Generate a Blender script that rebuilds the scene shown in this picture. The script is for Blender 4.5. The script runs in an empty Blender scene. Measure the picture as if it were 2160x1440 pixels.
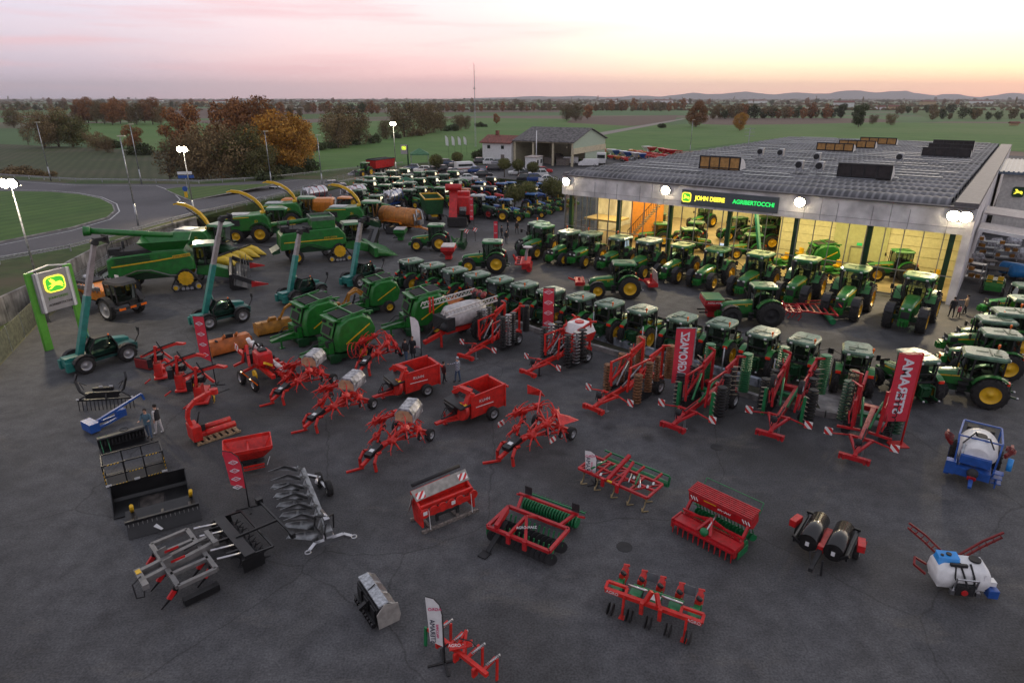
import bpy, math, random
from mathutils import Vector as V, Matrix, Euler
sc = bpy.context.scene
H = 17.0; FP = 1340.0; PT = math.atan(512 / FP); CS, SN = math.cos(PT), math.sin(PT)
def G(x, y, z=0.0):
 dx, dy = x - 1080, y - 720
 t = (H - z) / (FP * SN + dy * CS)
 return V((dx * t, (FP * CS - dy * SN) * t, z))
cam = bpy.data.cameras.new('camera'); co = bpy.data.objects.new('camera', cam); sc.collection.objects.link(co)
co.location = (0, 0, H); co.rotation_euler = (math.pi / 2 - PT, 0, 0)
cam.sensor_width = 36; cam.lens = 36 * FP / 2160; cam.clip_end = 60000; cam.clip_start = .5
sc.camera = co
SUNAZ = math.radians(48)          # from +Y towards +X
w = bpy.data.worlds.new('World'); sc.world = w; w.use_nodes = True
nt = w.node_tree; N = nt.nodes; L = nt.links; N.clear()
def ramp(nd, pts):
 cr = nd.color_ramp
 while len(cr.elements) > 1: cr.elements.remove(cr.elements[-1])
 cr.elements[0].position = pts[0][0]; cr.elements[0].color = (*pts[0][1], 1)
 for p, c in pts[1:]:
  e = cr.elements.new(p); e.color = (*c, 1)
def build_world():
 tc = N.new('ShaderNodeTexCoord'); sx = N.new('ShaderNodeSeparateXYZ'); L.new(tc.outputs['Generated'], sx.inputs[0])
 def vr(pts):
  r = N.new('ShaderNodeValToRGB'); ramp(r, pts); L.new(sx.outputs[2], r.inputs[0]); return r
 warm = vr([(0, (1.45, .85, .64)), (.018, (1.5, 1.0, .70)), (.045, (1.6, 1.36, .95)), (.085, (1.6, 1.52, 1.2)), (.13, (1.6, 1.56, 1.45)), (.3, (.78, .80, .82)), (1, (.50, .56, .66))])
 pink = vr([(0, (1.15, .72, .72)), (.03, (1.3, .78, .78)), (.07, (1.3, .92, .92)), (.13, (1.2, 1.0, 1.02)), (.3, (.68, .69, .75)), (1, (.50, .55, .65))])
 cool = vr([(0, (.56, .50, .64)), (.03, (.72, .62, .76)), (.08, (.84, .74, .88)), (.13, (.86, .80, .96)), (.3, (.52, .54, .62)), (1, (.48, .53, .62))])
 dt = N.new('ShaderNodeVectorMath'); dt.operation = 'DOT_PRODUCT'; L.new(tc.outputs['Generated'], dt.inputs[0])
 dt.inputs[1].default_value = (math.sin(SUNAZ), math.cos(SUNAZ), 0)
 nz = N.new('ShaderNodeTexNoise'); mp = N.new('ShaderNodeMapping'); mp.inputs['Scale'].default_value = (3, 3, 30); mp.inputs['Rotation'].default_value = (0, .09, 0)
 L.new(tc.outputs['Generated'], mp.inputs[0]); L.new(mp.outputs[0], nz.inputs[0]); nz.inputs['Scale'].default_value = 1.3; nz.inputs['Detail'].default_value = 5
 ad = N.new('ShaderNodeMath'); ad.operation = 'MULTIPLY_ADD'; L.new(nz.outputs[0], ad.inputs[0]); ad.inputs[1].default_value = .16; L.new(dt.outputs['Value'], ad.inputs[2])
 f1 = N.new('ShaderNodeMapRange'); f1.interpolation_type = 'SMOOTHSTEP'; L.new(ad.outputs[0], f1.inputs[0]); f1.inputs[1].default_value = .12; f1.inputs[2].default_value = .72
 f2 = N.new('ShaderNodeMapRange'); f2.interpolation_type = 'SMOOTHSTEP'; L.new(ad.outputs[0], f2.inputs[0]); f2.inputs[1].default_value = .66; f2.inputs[2].default_value = 1.02
 m1 = N.new('ShaderNodeMixRGB'); L.new(f1.outputs[0], m1.inputs[0]); L.new(cool.outputs[0], m1.inputs[1]); L.new(pink.outputs[0], m1.inputs[2])
 m2 = N.new('ShaderNodeMixRGB'); L.new(f2.outputs[0], m2.inputs[0]); L.new(m1.outputs[0], m2.inputs[1]); L.new(warm.outputs[0], m2.inputs[2])
 n2 = N.new('ShaderNodeTexNoise'); mp2 = N.new('ShaderNodeMapping'); mp2.inputs['Scale'].default_value = (2.2, 2.2, 34); mp2.inputs['Rotation'].default_value = (.0, .13, 0)
 L.new(tc.outputs['Generated'], mp2.inputs[0]); L.new(mp2.outputs[0], n2.inputs[0]); n2.inputs['Scale'].default_value = 1.6; n2.inputs['Detail'].default_value = 6
 f3 = N.new('ShaderNodeMapRange'); L.new(n2.outputs[0], f3.inputs[0]); f3.inputs[1].default_value = .50; f3.inputs[2].default_value = .72; f3.inputs[4].default_value = .6
 m3 = N.new('ShaderNodeMixRGB'); L.new(f3.outputs[0], m3.inputs[0]); L.new(m2.outputs[0], m3.inputs[1]); m3.inputs[2].default_value = (.98, .58, .64, 1)
 fade = N.new('ShaderNodeMapRange'); L.new(dt.outputs['Value'], fade.inputs[0]); fade.inputs[1].default_value = .55; fade.inputs[2].default_value = .85; fade.inputs[3].default_value = 1; fade.inputs[4].default_value = .1
 m4 = N.new('ShaderNodeMixRGB'); L.new(fade.outputs[0], m4.inputs[0]); L.new(m2.outputs[0], m4.inputs[1]); L.new(m3.outputs[0], m4.inputs[2])
 bg = N.new('ShaderNodeBackground'); L.new(m4.outputs[0], bg.inputs[0]); bg.inputs[1].default_value = 1.0
 sky = N.new('ShaderNodeTexSky'); sky.sky_type = 'NISHITA'; sky.sun_disc = False; sky.sun_elevation = math.radians(1.5); sky.sun_rotation = SUNAZ
 b2 = N.new('ShaderNodeBackground'); L.new(sky.outputs[0], b2.inputs[0]); b2.inputs[1].default_value = .05
 a = N.new('ShaderNodeAddShader'); L.new(bg.outputs[0], a.inputs[0]); L.new(b2.outputs[0], a.inputs[1])
 o = N.new('ShaderNodeOutputWorld'); L.new(a.outputs[0], o.inputs[0])
build_world()
sun = bpy.data.lights.new('sun', 'SUN'); sun.energy = .5; sun.angle = math.radians(38); sun.color = (1, .78, .58)
so = bpy.data.objects.new('sun', sun); sc.collection.objects.link(so)
so.rotation_euler = V((math.sin(SUNAZ), math.cos(SUNAZ), .16)).to_track_quat('Z', 'Y').to_euler()
sc.view_settings.view_transform = 'Standard'; sc.view_settings.look = 'None'; sc.view_settings.gamma = 1; sc.view_settings.exposure = 0
sc.cycles.use_denoising = True
sc.cycles.max_bounces = 6; sc.cycles.transparent_max_bounces = 16; sc.cycles.volume_bounces = 0
sc.cycles.sample_clamp_indirect = 4; sc.cycles.caustics_reflective = False; sc.cycles.caustics_refractive = False
MT = {}
def lin(h):
 r = []
 for i in (0, 2, 4):
  c = int(h[i:i + 2], 16) / 255; r.append(c / 12.92 if c < .04045 else ((c + .055) / 1.055) ** 2.4)
 return r
def mat(name, col, rough=.5, metal=0, var=.12, scale=3.0, bump=0, emit=None, spec=.5, coat=0, col2=None, wear=0):
 if name in MT: return MT[name]
 m = bpy.data.materials.new(name); m.use_nodes = True; n = m.node_tree.nodes; l = m.node_tree.links
 b = n['Principled BSDF']; c = lin(col) if isinstance(col, str) else col
 b.inputs['Roughness'].default_value = rough; b.inputs['Metallic'].default_value = metal
 b.inputs['Specular IOR Level'].default_value = spec
 if coat: b.inputs['Coat Weight'].default_value = coat; b.inputs['Coat Roughness'].default_value = .12
 if emit:
  b.inputs['Emission Color'].default_value = (*c, 1); b.inputs['Emission Strength'].default_value = emit
  b.inputs['Base Color'].default_value = (*c, 1)
 elif var:
  tc = n.new('ShaderNodeTexCoord'); z = n.new('ShaderNodeTexNoise'); z.inputs['Scale'].default_value = scale; z.inputs['Detail'].default_value = 6
  l.new(tc.outputs['Object'], z.inputs[0])
  r = n.new('ShaderNodeValToRGB')
  d = lin(col2) if col2 else [x * (1 - 2 * var) for x in c]
  ramp(r, [(.35, d), (.65, [min(1, x * (1 + (0 if col2 else var))) for x in c])])
  l.new(z.outputs[0], r.inputs[0]); l.new(r.outputs[0], b.inputs['Base Color'])
  if wear:
   z2 = n.new('ShaderNodeTexNoise'); z2.inputs['Scale'].default_value = 5; z2.inputs['Detail'].default_value = 9; z2.inputs['Roughness'].default_value = .75; l.new(tc.outputs['Object'], z2.inputs[0]); q = n.new('ShaderNodeMapRange'); q.inputs[1].default_value = .52; q.inputs[2].default_value = .72; q.inputs[4].default_value = wear; l.new(z2.outputs[0], q.inputs[0])
   mx = n.new('ShaderNodeMixRGB'); l.new(q.outputs[0], mx.inputs[0]); l.new(r.outputs[0], mx.inputs[1]); mx.inputs[2].default_value = (.075, .062, .05, 1); l.new(mx.outputs[0], b.inputs['Base Color'])
   q2 = n.new('ShaderNodeMapRange'); q2.inputs[1].default_value = .4; q2.inputs[2].default_value = .7; q2.inputs[3].default_value = rough * .8; q2.inputs[4].default_value = min(1, rough + .35); l.new(z2.outputs[0], q2.inputs[0]); l.new(q2.outputs[0], b.inputs['Roughness'])
  if bump:
   bp = n.new('ShaderNodeBump'); bp.inputs['Strength'].default_value = bump; bp.inputs['Distance'].default_value = .05
   l.new(z.outputs[0], bp.inputs['Height']); l.new(bp.outputs[0], b.inputs['Normal'])
 else: b.inputs['Base Color'].default_value = (*c, 1)
 MT[name] = m; return m
GRN = mat('green_paint', (.009, .155, .018), .36, coat=.25, var=.12, wear=.35)
GRD = mat('dark_green_paint', (.006, .055, .016), .4, var=.1)
RFG = mat('weathered_green_roof', (.10, .19, .12), .34, var=.25, coat=.2, wear=.4)
YEL = mat('yellow_paint', (.72, .43, .012), .4, var=.08)
RED = mat('red_paint', (.54, .010, .012), .45, coat=.12, var=.12, wear=.5)
ORR = mat('orange_red_paint', (.60, .016, .010), .45, coat=.12, var=.12, wear=.5)
CRM = mat('crimson_paint', (.44, .006, .012), .45, coat=.12, var=.12, wear=.5)
DRD = mat('dark_red_paint', (.20, .012, .012), .45, var=.1)
GRE = mat('implement_green', (.010, .17, .055), .4, var=.12)
BLK = mat('black_paint', (.010, .010, .011), .38, var=.2)
BLM = mat('matt_black', (.016, .016, .018), .7, var=.2)
RUB = mat('rubber', (.017, .016, .016), .82, var=.25, scale=8, bump=.2)
GLS = mat('cab_glass', (.02, .03, .028), .06, var=0, spec=.8)
GRY = mat('grey_paint', (.20, .20, .19), .45, var=.1)
SIL = mat('silver_metal', (.55, .55, .56), .3, 1, var=.1)
STL = mat('worn_steel', (.30, .30, .31), .38, .9, var=.25, scale=5)
GLV = mat('galvanised_steel', (.42, .44, .46), .4, .7, var=.2, scale=6)
RIMG = mat('grey_rim', (.36, .36, .37), .4, .4, var=.1)
WHT = mat('white_paint', (.75, .75, .74), .4, var=.05)
BLU = mat('blue_paint', (.018, .085, .34), .4, var=.1)
SKB = mat('sky_blue_plastic', (.03, .28, .70), .35, var=.06)
TEAL = mat('teal_paint', (.018, .19, .16), .38, var=.1, coat=.3)
ORG = mat('orange_paint', (.62, .20, .015), .42, var=.12, coat=.3)
OCH = mat('ochre_paint', (.38, .16, .012), .48, var=.18)
RUS = mat('rusty_steel', (.20, .085, .035), .75, var=.3, scale=6, bump=.3)
CON = mat('concrete', (.27, .26, .25), .85, var=.25, scale=1.2, bump=.3)
WOOD = mat('pale_wood', (.40, .27, .15), .7, var=.25, scale=6)
OWD = mat('weathered_wood', (.20, .17, .15), .8, var=.3, scale=6)
RLT = mat('red_lens', (.75, .03, .01), .25, var=0)
OLT = mat('amber_lens', (.85, .16, .01), .25, var=0)
WLT = mat('lamp_glass', (.75, .75, .72), .12, var=0)
LITD = mat('lit_headlamp', (1, .95, .85), emit=1.5)
HOT = mat('lit_floodlight', (1, .84, .56), emit=90)
SKIN = mat('skin', (.50, .28, .19), .6, var=.08)
LBL = mat('white_sticker', (.70, .70, .70), .5, var=0)
def matpat(name, c1, c2, ang=45, period=.3, rough=.5):
 "object space diagonal stripes"
 if name in MT: return MT[name]
 m = bpy.data.materials.new(name); m.use_nodes = True; n = m.node_tree.nodes; l = m.node_tree.links; b = n['Principled BSDF']; b.inputs['Roughness'].default_value = rough
 tc = n.new('ShaderNodeTexCoord'); mp = n.new('ShaderNodeMapping'); mp.inputs['Rotation'].default_value = (math.radians(ang), math.radians(ang), 0)
 wv = n.new('ShaderNodeTexWave'); wv.bands_direction = 'Z'; wv.inputs['Scale'].default_value = .314 / period; l.new(tc.outputs['Object'], mp.inputs[0]); l.new(mp.outputs[0], wv.inputs[0])
 r = n.new('ShaderNodeValToRGB'); r.color_ramp.interpolation = 'CONSTANT'; ramp(r, [(0, c1), (.5, c2)]); l.new(wv.outputs[1], r.inputs[0]); l.new(r.outputs[0], b.inputs['Base Color'])
 MT[name] = m; return m
WARN = matpat('red_white_stripes', (.75, .75, .72), (.55, .02, .02), 45, .22)
HAZ = matpat('black_yellow_stripes', (.02, .02, .02), (.7, .42, .02), 45, .12)
def frame(a, b, up=V((0, 0, 1))):
 d = (V(b) - V(a)); ln = d.length; d = d / ln if ln else V((0, 0, 1))
 u = up if abs(d.dot(up)) < .98 else V((0, 1, 0))
 x = u.cross(d).normalized(); y = d.cross(x)
 return d, x, y, ln
class B:
 def __init__(s): s.v = []; s.f = []; s.s = []
 def add(s, vs, fs, sm=False):
  o = len(s.v); s.v += [tuple(p) for p in vs]; s.f += [tuple(i + o for i in f) for f in fs]; s.s += [sm] * len(fs); return s
 def box(s, c, d, r=(0, 0, 0)):
  R = Euler([math.radians(a) for a in r]).to_matrix() if any(r) else None; c = V(c); vs = []
  for x in (-.5, .5):
   for y in (-.5, .5):
    for z in (-.5, .5):
     p = V((x * d[0], y * d[1], z * d[2])); vs.append((R @ p if R else p) + c)
  return s.add(vs, [(0, 1, 3, 2), (4, 6, 7, 5), (0, 4, 5, 1), (2, 3, 7, 6), (0, 2, 6, 4), (1, 5, 7, 3)])
 def bar(s, a, b, w, h=None, w2=None, h2=None):
  h = h or w; w2 = w2 or w; h2 = h2 or (h if w2 == w else w2); d, x, y, ln = frame(a, b); a = V(a); b = V(b)
  vs = [a + x * i * w / 2 + y * j * h / 2 for i, j in ((-1, -1), (1, -1), (1, 1), (-1, 1))] + [b + x * i * w2 / 2 + y * j * h2 / 2 for i, j in ((-1, -1), (1, -1), (1, 1), (-1, 1))]
  return s.add(vs, [(3, 2, 1, 0), (4, 5, 6, 7), (0, 1, 5, 4), (1, 2, 6, 5), (2, 3, 7, 6), (3, 0, 4, 7)])
 def path(s, pts, w, h=None):
  for a, b in zip(pts, pts[1:]): s.bar(a, b, w, h)
  return s
 def cyl(s, a, b, r, r2=None, n=12, cap=True):
  r2 = r if r2 is None else r2; d, x, y, ln = frame(a, b); a = V(a); b = V(b); vs = []
  for p, q in ((a, r), (b, r2)):
   for i in range(n): t = i * 2 * math.pi / n; vs.append(p + (x * math.cos(t) + y * math.sin(t)) * q)
  s.add(vs, [(i, (i + 1) % n, n + (i + 1) % n, n + i) for i in range(n)], True)
  if cap: o = len(s.v) - 2 * n; s.f += [tuple(o + i for i in range(n - 1, -1, -1)), tuple(o + n + i for i in range(n))]; s.s += [False, False]
  return s
 def tube(s, pts, r, n=6):
  for a, b in zip(pts, pts[1:]): s.cyl(a, b, r, n=n, cap=False)
  return s
 def lathe(s, prof, a, b, n=24):
  "prof: (t,r) with t metres from a towards b"
  d, x, y, _ = frame(a, b); a = V(a); vs = []; k = len(prof)
  for t, r in prof:
   for i in range(n): q = i * 2 * math.pi / n; vs.append(a + d * t + (x * math.cos(q) + y * math.sin(q)) * r)
  return s.add(vs, [(j * n + i, j * n + (i + 1) % n, (j + 1) * n + (i + 1) % n, (j + 1) * n + i) for j in range(k - 1) for i in range(n)], True)
 def prism(s, poly, a, b, ax='y', k=1.0, kc=None):
  "poly in (x,z) swept along y (or other axis) from a to b; far end scaled by k about kc"
  n = len(poly); vs = []
  def mk(p, q, t): return (p, t, q) if ax == 'y' else ((t, p, q) if ax == 'x' else (p, q, t))
  kc = kc or (sum(p[0] for p in poly) / n, sum(p[1] for p in poly) / n)
  for p in poly: vs.append(mk(p[0], p[1], a))
  for p in poly: vs.append(mk(kc[0] + (p[0] - kc[0]) * k, kc[1] + (p[1] - kc[1]) * k, b))
  return s.add(vs, [tuple(range(n)), tuple(range(2 * n - 1, n - 1, -1))] + [(i, i + n, (i + 1) % n + n, (i + 1) % n) for i in range(n)])
 def loft(s, secs, sm=False, cap=True):
  "list of equal-length rings"
  n = len(secs[0]); vs = [p for r in secs for p in r]
  fs = [(j * n + i, j * n + (i + 1) % n, (j + 1) * n + (i + 1) % n, (j + 1) * n + i) for j in range(len(secs) - 1) for i in range(n)]
  s.add(vs, fs, sm)
  if cap: s.add(secs[0], [tuple(range(n))[::-1]]); s.add(secs[-1], [tuple(range(n))])
  return s
 def plate(s, pts, th):
  pts = [V(p) for p in pts]; nn = (pts[1] - pts[0]).cross(pts[2] - pts[0]).normalized() * th; n = len(pts)
  return s.add(pts + [p + nn for p in pts], [tuple(range(n))[::-1], tuple(range(n, 2 * n))] + [(i, (i + 1) % n, (i + 1) % n + n, i + n) for i in range(n)])
 def sph(s, c, r, n=12, m=8):
  r = (r, r, r) if not hasattr(r, '__len__') else r; c = V(c); vs = []
  for j in range(m + 1):
   a = math.pi * j / m
   for i in range(n): q = 2 * math.pi * i / n; vs.append((c.x + r[0] * math.sin(a) * math.cos(q), c.y + r[1] * math.sin(a) * math.sin(q), c.z + r[2] * math.cos(a)))
  return s.add(vs, [(j * n + i, (j + 1) * n + i, (j + 1) * n + (i + 1) % n, j * n + (i + 1) % n) for j in range(m) for i in range(n)], True)
 def torus(s, c, R, r, ax=(0, 0, 1), n=20, m=6, a0=0, a1=360):
  d, x, y, _ = frame((0, 0, 0), ax); c = V(c); pts = []
  k = n if a1 - a0 < 360 else n + 1
  for i in range(n + 1):
   t = math.radians(a0 + (a1 - a0) * i / n); pts.append(c + (x * math.cos(t) + y * math.sin(t)) * R)
  return s.tube(pts, r, m)
 def go(s, name, m, par=None, bev=0, seg=2, sub=0):
  me = bpy.data.meshes.new(name); me.from_pydata(s.v, [], s.f); me.polygons.foreach_set('use_smooth', s.s); me.materials.append(m); me.update()
  o = bpy.data.objects.new(name, me); sc.collection.objects.link(o); o.parent = par
  if bev:
   b = o.modifiers.new('bevel', 'BEVEL'); b.width = bev; b.segments = seg; b.limit_method = 'ANGLE'; b.angle_limit = math.radians(35); b.harden_normals = False
   for p in me.polygons: p.use_smooth = True
   try: me.set_sharp_from_angle(angle=math.radians(50))
   except Exception: pass
  return o
def thing(name, label, cat, loc=(0, 0, 0), rz=0, group=None, s=1):
 o = bpy.data.objects.new(name, None); sc.collection.objects.link(o); o.location = loc; o.rotation_euler = (0, 0, math.radians(rz)); o.scale = (s, s, s)
 return tag(o, label, cat, group)
def tag(o, label, cat, group=None):
 o['label'] = label; o['category'] = cat
 if group: o['group'] = group
 return o
def struct(o, kind='structure'): o['kind'] = kind; return o
def dup(root, loc, rz, label=None, group=None, s=None):
 r = root.copy(); sc.collection.objects.link(r); r.location = loc; r.rotation_euler = (0, 0, math.radians(rz))
 if s: r.scale = (s, s, s)
 if label: r['label'] = label
 if group: r['group'] = group
 for ch in list(root.children):
  c = ch.copy(); sc.collection.objects.link(c); c.parent = r
  for g in ch.children: d = g.copy(); sc.collection.objects.link(d); d.parent = c
 return r
def head(a, b): "heading in degrees of the ground direction from pixel a to pixel b"; d = G(*b) - G(*a); return math.degrees(math.atan2(d.y, d.x))
def text(name, body, size, m, par, loc, rot, mirror=False, ext=.01, align='CENTER', sx=1, bold=0):
 c = bpy.data.curves.new(name, 'FONT'); c.body = body; c.size = size; c.extrude = ext; c.align_x = align; c.align_y = 'CENTER'; c.offset = bold
 t = bpy.data.objects.new(name, c); sc.collection.objects.link(t); dg = bpy.context.evaluated_depsgraph_get()
 me = bpy.data.meshes.new_from_object(t.evaluated_get(dg)); bpy.data.objects.remove(t)
 me.materials.clear(); me.materials.append(m)
 o = bpy.data.objects.new(name, me); sc.collection.objects.link(o); o.parent = par; o.location = loc
 o.rotation_euler = [math.radians(a) for a in rot]; o.scale = (-sx if mirror else sx, 1, 1); return o
ORD = ['first', 'second', 'third', 'fourth', 'fifth', 'sixth', 'seventh', 'eighth', 'ninth', 'tenth', 'eleventh', 'twelfth', 'thirteenth', 'fourteenth', 'fifteenth', 'sixteenth', 'seventeenth', 'eighteenth', 'nineteenth', 'twentieth']
A0 = G(1190, 514); A1 = G(2000, 640); UD = (A1 - A0).normalized(); ND = V((-UD.y, UD.x, 0)); FL = (A1 - A0).length; FA = math.degrees(math.atan2(UD.y, UD.x))
def W(a, b, z=0): return A0 + UD * a + ND * b + V((0, 0, z))
def groundmat(name, c1, c2, scale, rough=.9, bump=.3, c3=None, s3=.05, stripes=None, extra=None):
 m = bpy.data.materials.new(name); m.use_nodes = True; n = m.node_tree.nodes; l = m.node_tree.links; b = n['Principled BSDF']; b.inputs['Roughness'].default_value = rough; b.inputs['Specular IOR Level'].default_value = .3
 tc = n.new('ShaderNodeTexCoord'); z = n.new('ShaderNodeTexNoise'); z.inputs['Scale'].default_value = scale; z.inputs['Detail'].default_value = 9; z.inputs['Roughness'].default_value = .65
 l.new(tc.outputs['Object'], z.inputs[0]); r = n.new('ShaderNodeValToRGB'); ramp(r, [(.35, c1), (.65, c2)]); l.new(z.outputs[0], r.inputs[0]); col = r.outputs[0]
 def mixin(col, fac, c, mode='MIX'):
  mx = n.new('ShaderNodeMixRGB'); mx.blend_type = mode; l.new(fac, mx.inputs[0]); l.new(col, mx.inputs[1]); mx.inputs[2].default_value = (*c, 1); return mx.outputs[0]
 if c3:
  z3 = n.new('ShaderNodeTexNoise'); z3.inputs['Scale'].default_value = s3; z3.inputs['Detail'].default_value = 5; l.new(tc.outputs['Object'], z3.inputs[0])
  r3 = n.new('ShaderNodeMapRange'); r3.inputs[1].default_value = .45; r3.inputs[2].default_value = .68; l.new(z3.outputs[0], r3.inputs[0]); col = mixin(col, r3.outputs[0], c3)
 if stripes:
  ang, sc_, cc, k = stripes; mp = n.new('ShaderNodeMapping'); mp.inputs['Rotation'].default_value = (0, 0, math.radians(ang)); l.new(tc.outputs['Object'], mp.inputs[0])
  wv = n.new('ShaderNodeTexWave'); wv.inputs['Scale'].default_value = sc_; wv.inputs['Distortion'].default_value = 1.2; wv.inputs['Detail'].default_value = 3; wv.inputs['Detail Scale'].default_value = .6; l.new(mp.outputs[0], wv.inputs[0])
  mr = n.new('ShaderNodeMapRange'); mr.inputs[4].default_value = k; l.new(wv.outputs[1], mr.inputs[0]); col = mixin(col, mr.outputs[0], cc)
 if extra == 'asphalt':
  v = n.new('ShaderNodeTexVoronoi'); v.feature = 'DISTANCE_TO_EDGE'; v.inputs['Scale'].default_value = .075
  zz = n.new('ShaderNodeTexNoise'); zz.inputs['Scale'].default_value = .5; zz.inputs['Detail'].default_value = 8; l.new(tc.outputs['Object'], zz.inputs[0])
  mx = n.new('ShaderNodeMixRGB'); mx.blend_type = 'ADD'; mx.inputs[0].default_value = 4; l.new(tc.outputs['Object'], mx.inputs[1]); l.new(zz.outputs[1], mx.inputs[2]); l.new(mx.outputs[0], v.inputs[0])
  cr = n.new('ShaderNodeMapRange'); cr.inputs[1].default_value = .0; cr.inputs[2].default_value = .004; cr.inputs[3].default_value = .5; cr.inputs[4].default_value = 0; l.new(v.outputs[0], cr.inputs[0])
  col = mixin(col, cr.outputs[0], (.018, .017, .016))
  v2 = n.new('ShaderNodeTexVoronoi'); v2.inputs['Scale'].default_value = .26; mx2 = n.new('ShaderNodeMixRGB'); mx2.blend_type = 'ADD'; mx2.inputs[0].default_value = .9; l.new(tc.outputs['Object'], mx2.inputs[1]); l.new(zz.outputs[1], mx2.inputs[2]); l.new(mx2.outputs[0], v2.inputs[0])
  sp = n.new('ShaderNodeMapRange'); sp.inputs[1].default_value = .06; sp.inputs[2].default_value = .14; sp.inputs[3].default_value = .75; sp.inputs[4].default_value = 0; l.new(v2.outputs[0], sp.inputs[0])
  col = mixin(col, sp.outputs[0], (.022, .021, .022))
  z4 = n.new('ShaderNodeTexNoise'); z4.inputs['Scale'].default_value = .13; z4.inputs['Detail'].default_value = 8; z4.inputs['Roughness'].default_value = .7; mp = n.new('ShaderNodeMapping'); mp.inputs['Scale'].default_value = (1, 2.4, 1); mp.inputs['Rotation'].default_value = (0, 0, .6); mp.inputs['Location'].default_value = (31, 7, 0)
  l.new(tc.outputs['Object'], mp.inputs[0]); l.new(mp.outputs[0], z4.inputs[0]); m4 = n.new('ShaderNodeMapRange'); m4.inputs[1].default_value = .56; m4.inputs[2].default_value = .78; m4.inputs[4].default_value = .8; l.new(z4.outputs[0], m4.inputs[0]); col = mixin(col, m4.outputs[0], (.15, .135, .115))
  z5 = n.new('ShaderNodeTexNoise'); z5.inputs['Scale'].default_value = 14; z5.inputs['Detail'].default_value = 3; l.new(tc.outputs['Object'], z5.inputs[0]); m5 = n.new('ShaderNodeMapRange'); m5.inputs[1].default_value = .3; m5.inputs[2].default_value = .7; m5.inputs[3].default_value = .62; m5.inputs[4].default_value = 1.35; l.new(z5.outputs[0], m5.inputs[0])
  mm = n.new('ShaderNodeVectorMath'); mm.operation = 'SCALE'; l.new(col, mm.inputs[0]); l.new(m5.outputs[0], mm.inputs['Scale']); col = mm.outputs[0]
 l.new(col, b.inputs['Base Color'])
 bp = n.new('ShaderNodeBump'); bp.inputs['Strength'].default_value = bump; bp.inputs['Distance'].default_value = .08; l.new(z.outputs[0], bp.inputs['Height']); l.new(bp.outputs[0], b.inputs['Normal'])
 return m
def sheet(name, pts, m, kind='structure'):
 b = B(); b.add(pts, [tuple(range(len(pts)))]); o = b.go(name, m); o['kind'] = kind
 if o.data.polygons[0].normal.z < 0: o.data.flip_normals()
 return o
def px(pts, z=0, dz=0): return [G(x, y, z) + V((0, 0, dz)) for x, y in pts]
def farmat():
 m = bpy.data.materials.new('far_fields'); m.use_nodes = True; n = m.node_tree.nodes; l = m.node_tree.links; b = n['Principled BSDF']; b.inputs['Roughness'].default_value = .95
 tc = n.new('ShaderNodeTexCoord'); mp = n.new('ShaderNodeMapping'); mp.inputs['Rotation'].default_value = (0, 0, .5); mp.inputs['Scale'].default_value = (.003, .0085, 1); l.new(tc.outputs['Object'], mp.inputs[0])
 v = n.new('ShaderNodeTexVoronoi'); v.distance = 'CHEBYCHEV'; v.inputs['Scale'].default_value = 1; v.inputs['Randomness'].default_value = .8; l.new(mp.outputs[0], v.inputs[0])
 s = n.new('ShaderNodeSeparateColor'); l.new(v.outputs['Color'], s.inputs[0]); r = n.new('ShaderNodeValToRGB'); r.color_ramp.interpolation = 'CONSTANT'
 ramp(r, [(0, (.055, .12, .03)), (.25, (.14, .10, .07)), (.42, (.07, .15, .038)), (.62, (.11, .11, .055)), (.8, (.17, .12, .085)), (.9, (.055, .13, .035))]); l.new(s.outputs[0], r.inputs[0])
 z = n.new('ShaderNodeTexNoise'); z.inputs['Scale'].default_value = .02; z.inputs['Detail'].default_value = 8; l.new(tc.outputs['Object'], z.inputs[0]); mr = n.new('ShaderNodeMapRange'); mr.inputs[3].default_value = .7; mr.inputs[4].default_value = 1.3; l.new(z.outputs[0], mr.inputs[0])
 sc_ = n.new('ShaderNodeVectorMath'); sc_.operation = 'SCALE'; l.new(r.outputs[0], sc_.inputs[0]); l.new(mr.outputs[0], sc_.inputs['Scale']); l.new(sc_.outputs[0], b.inputs['Base Color']); return m
R_ = 13000
sheet('ground', [(-R_, -2000, -.14), (R_, -2000, -.14), (R_, R_, -.14), (-R_, R_, -.14)], farmat())
GRASS = groundmat('meadow_grass', (.050, .110, .020), (.085, .16, .030), .25, c3=(.10, .14, .04), s3=.03, stripes=(20, .12, (.022, .06, .012), .35))
GRAS2 = groundmat('young_crop_grass', (.062, .145, .024), (.095, .20, .036), .08, c3=(.12, .19, .05), s3=.012, stripes=(62, .05, (.048, .12, .022), .4))
CROP = groundmat('dull_crop', (.050, .066, .024), (.075, .090, .036), .3, c3=(.09, .085, .048), s3=.04, stripes=(-28, .14, (.034, .048, .018), .5))
PLOW = groundmat('ploughed_soil', (.12, .08, .058), (.16, .11, .082), .2, stripes=(55, .05, (.09, .06, .045), .5))
VERGE = groundmat('verge_grass', (.030, .058, .014), (.065, .105, .026), .8, c3=(.10, .085, .045), s3=.12, bump=.8)
ROADM = groundmat('road_asphalt', (.095, .092, .095), (.125, .12, .125), 3, c3=(.075, .073, .077), s3=.08, rough=.8, extra=None)
YARDM = groundmat('yard_asphalt', (.058, .058, .062), (.100, .100, .105), 1.1, c3=(.040, .039, .039), s3=.11, rough=.78, extra='asphalt')
PATHM = groundmat('gravel_path', (.22, .20, .17), (.30, .27, .24), 2)
LINEM = mat('road_paint', (.55, .55, .54), .7, var=.2)
sheet('field', px([(-700, 314), (0, 304), (330, 318), (480, 335), (640, 395), (-100, 400), (-900, 395)], -.10), CROP)
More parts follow.
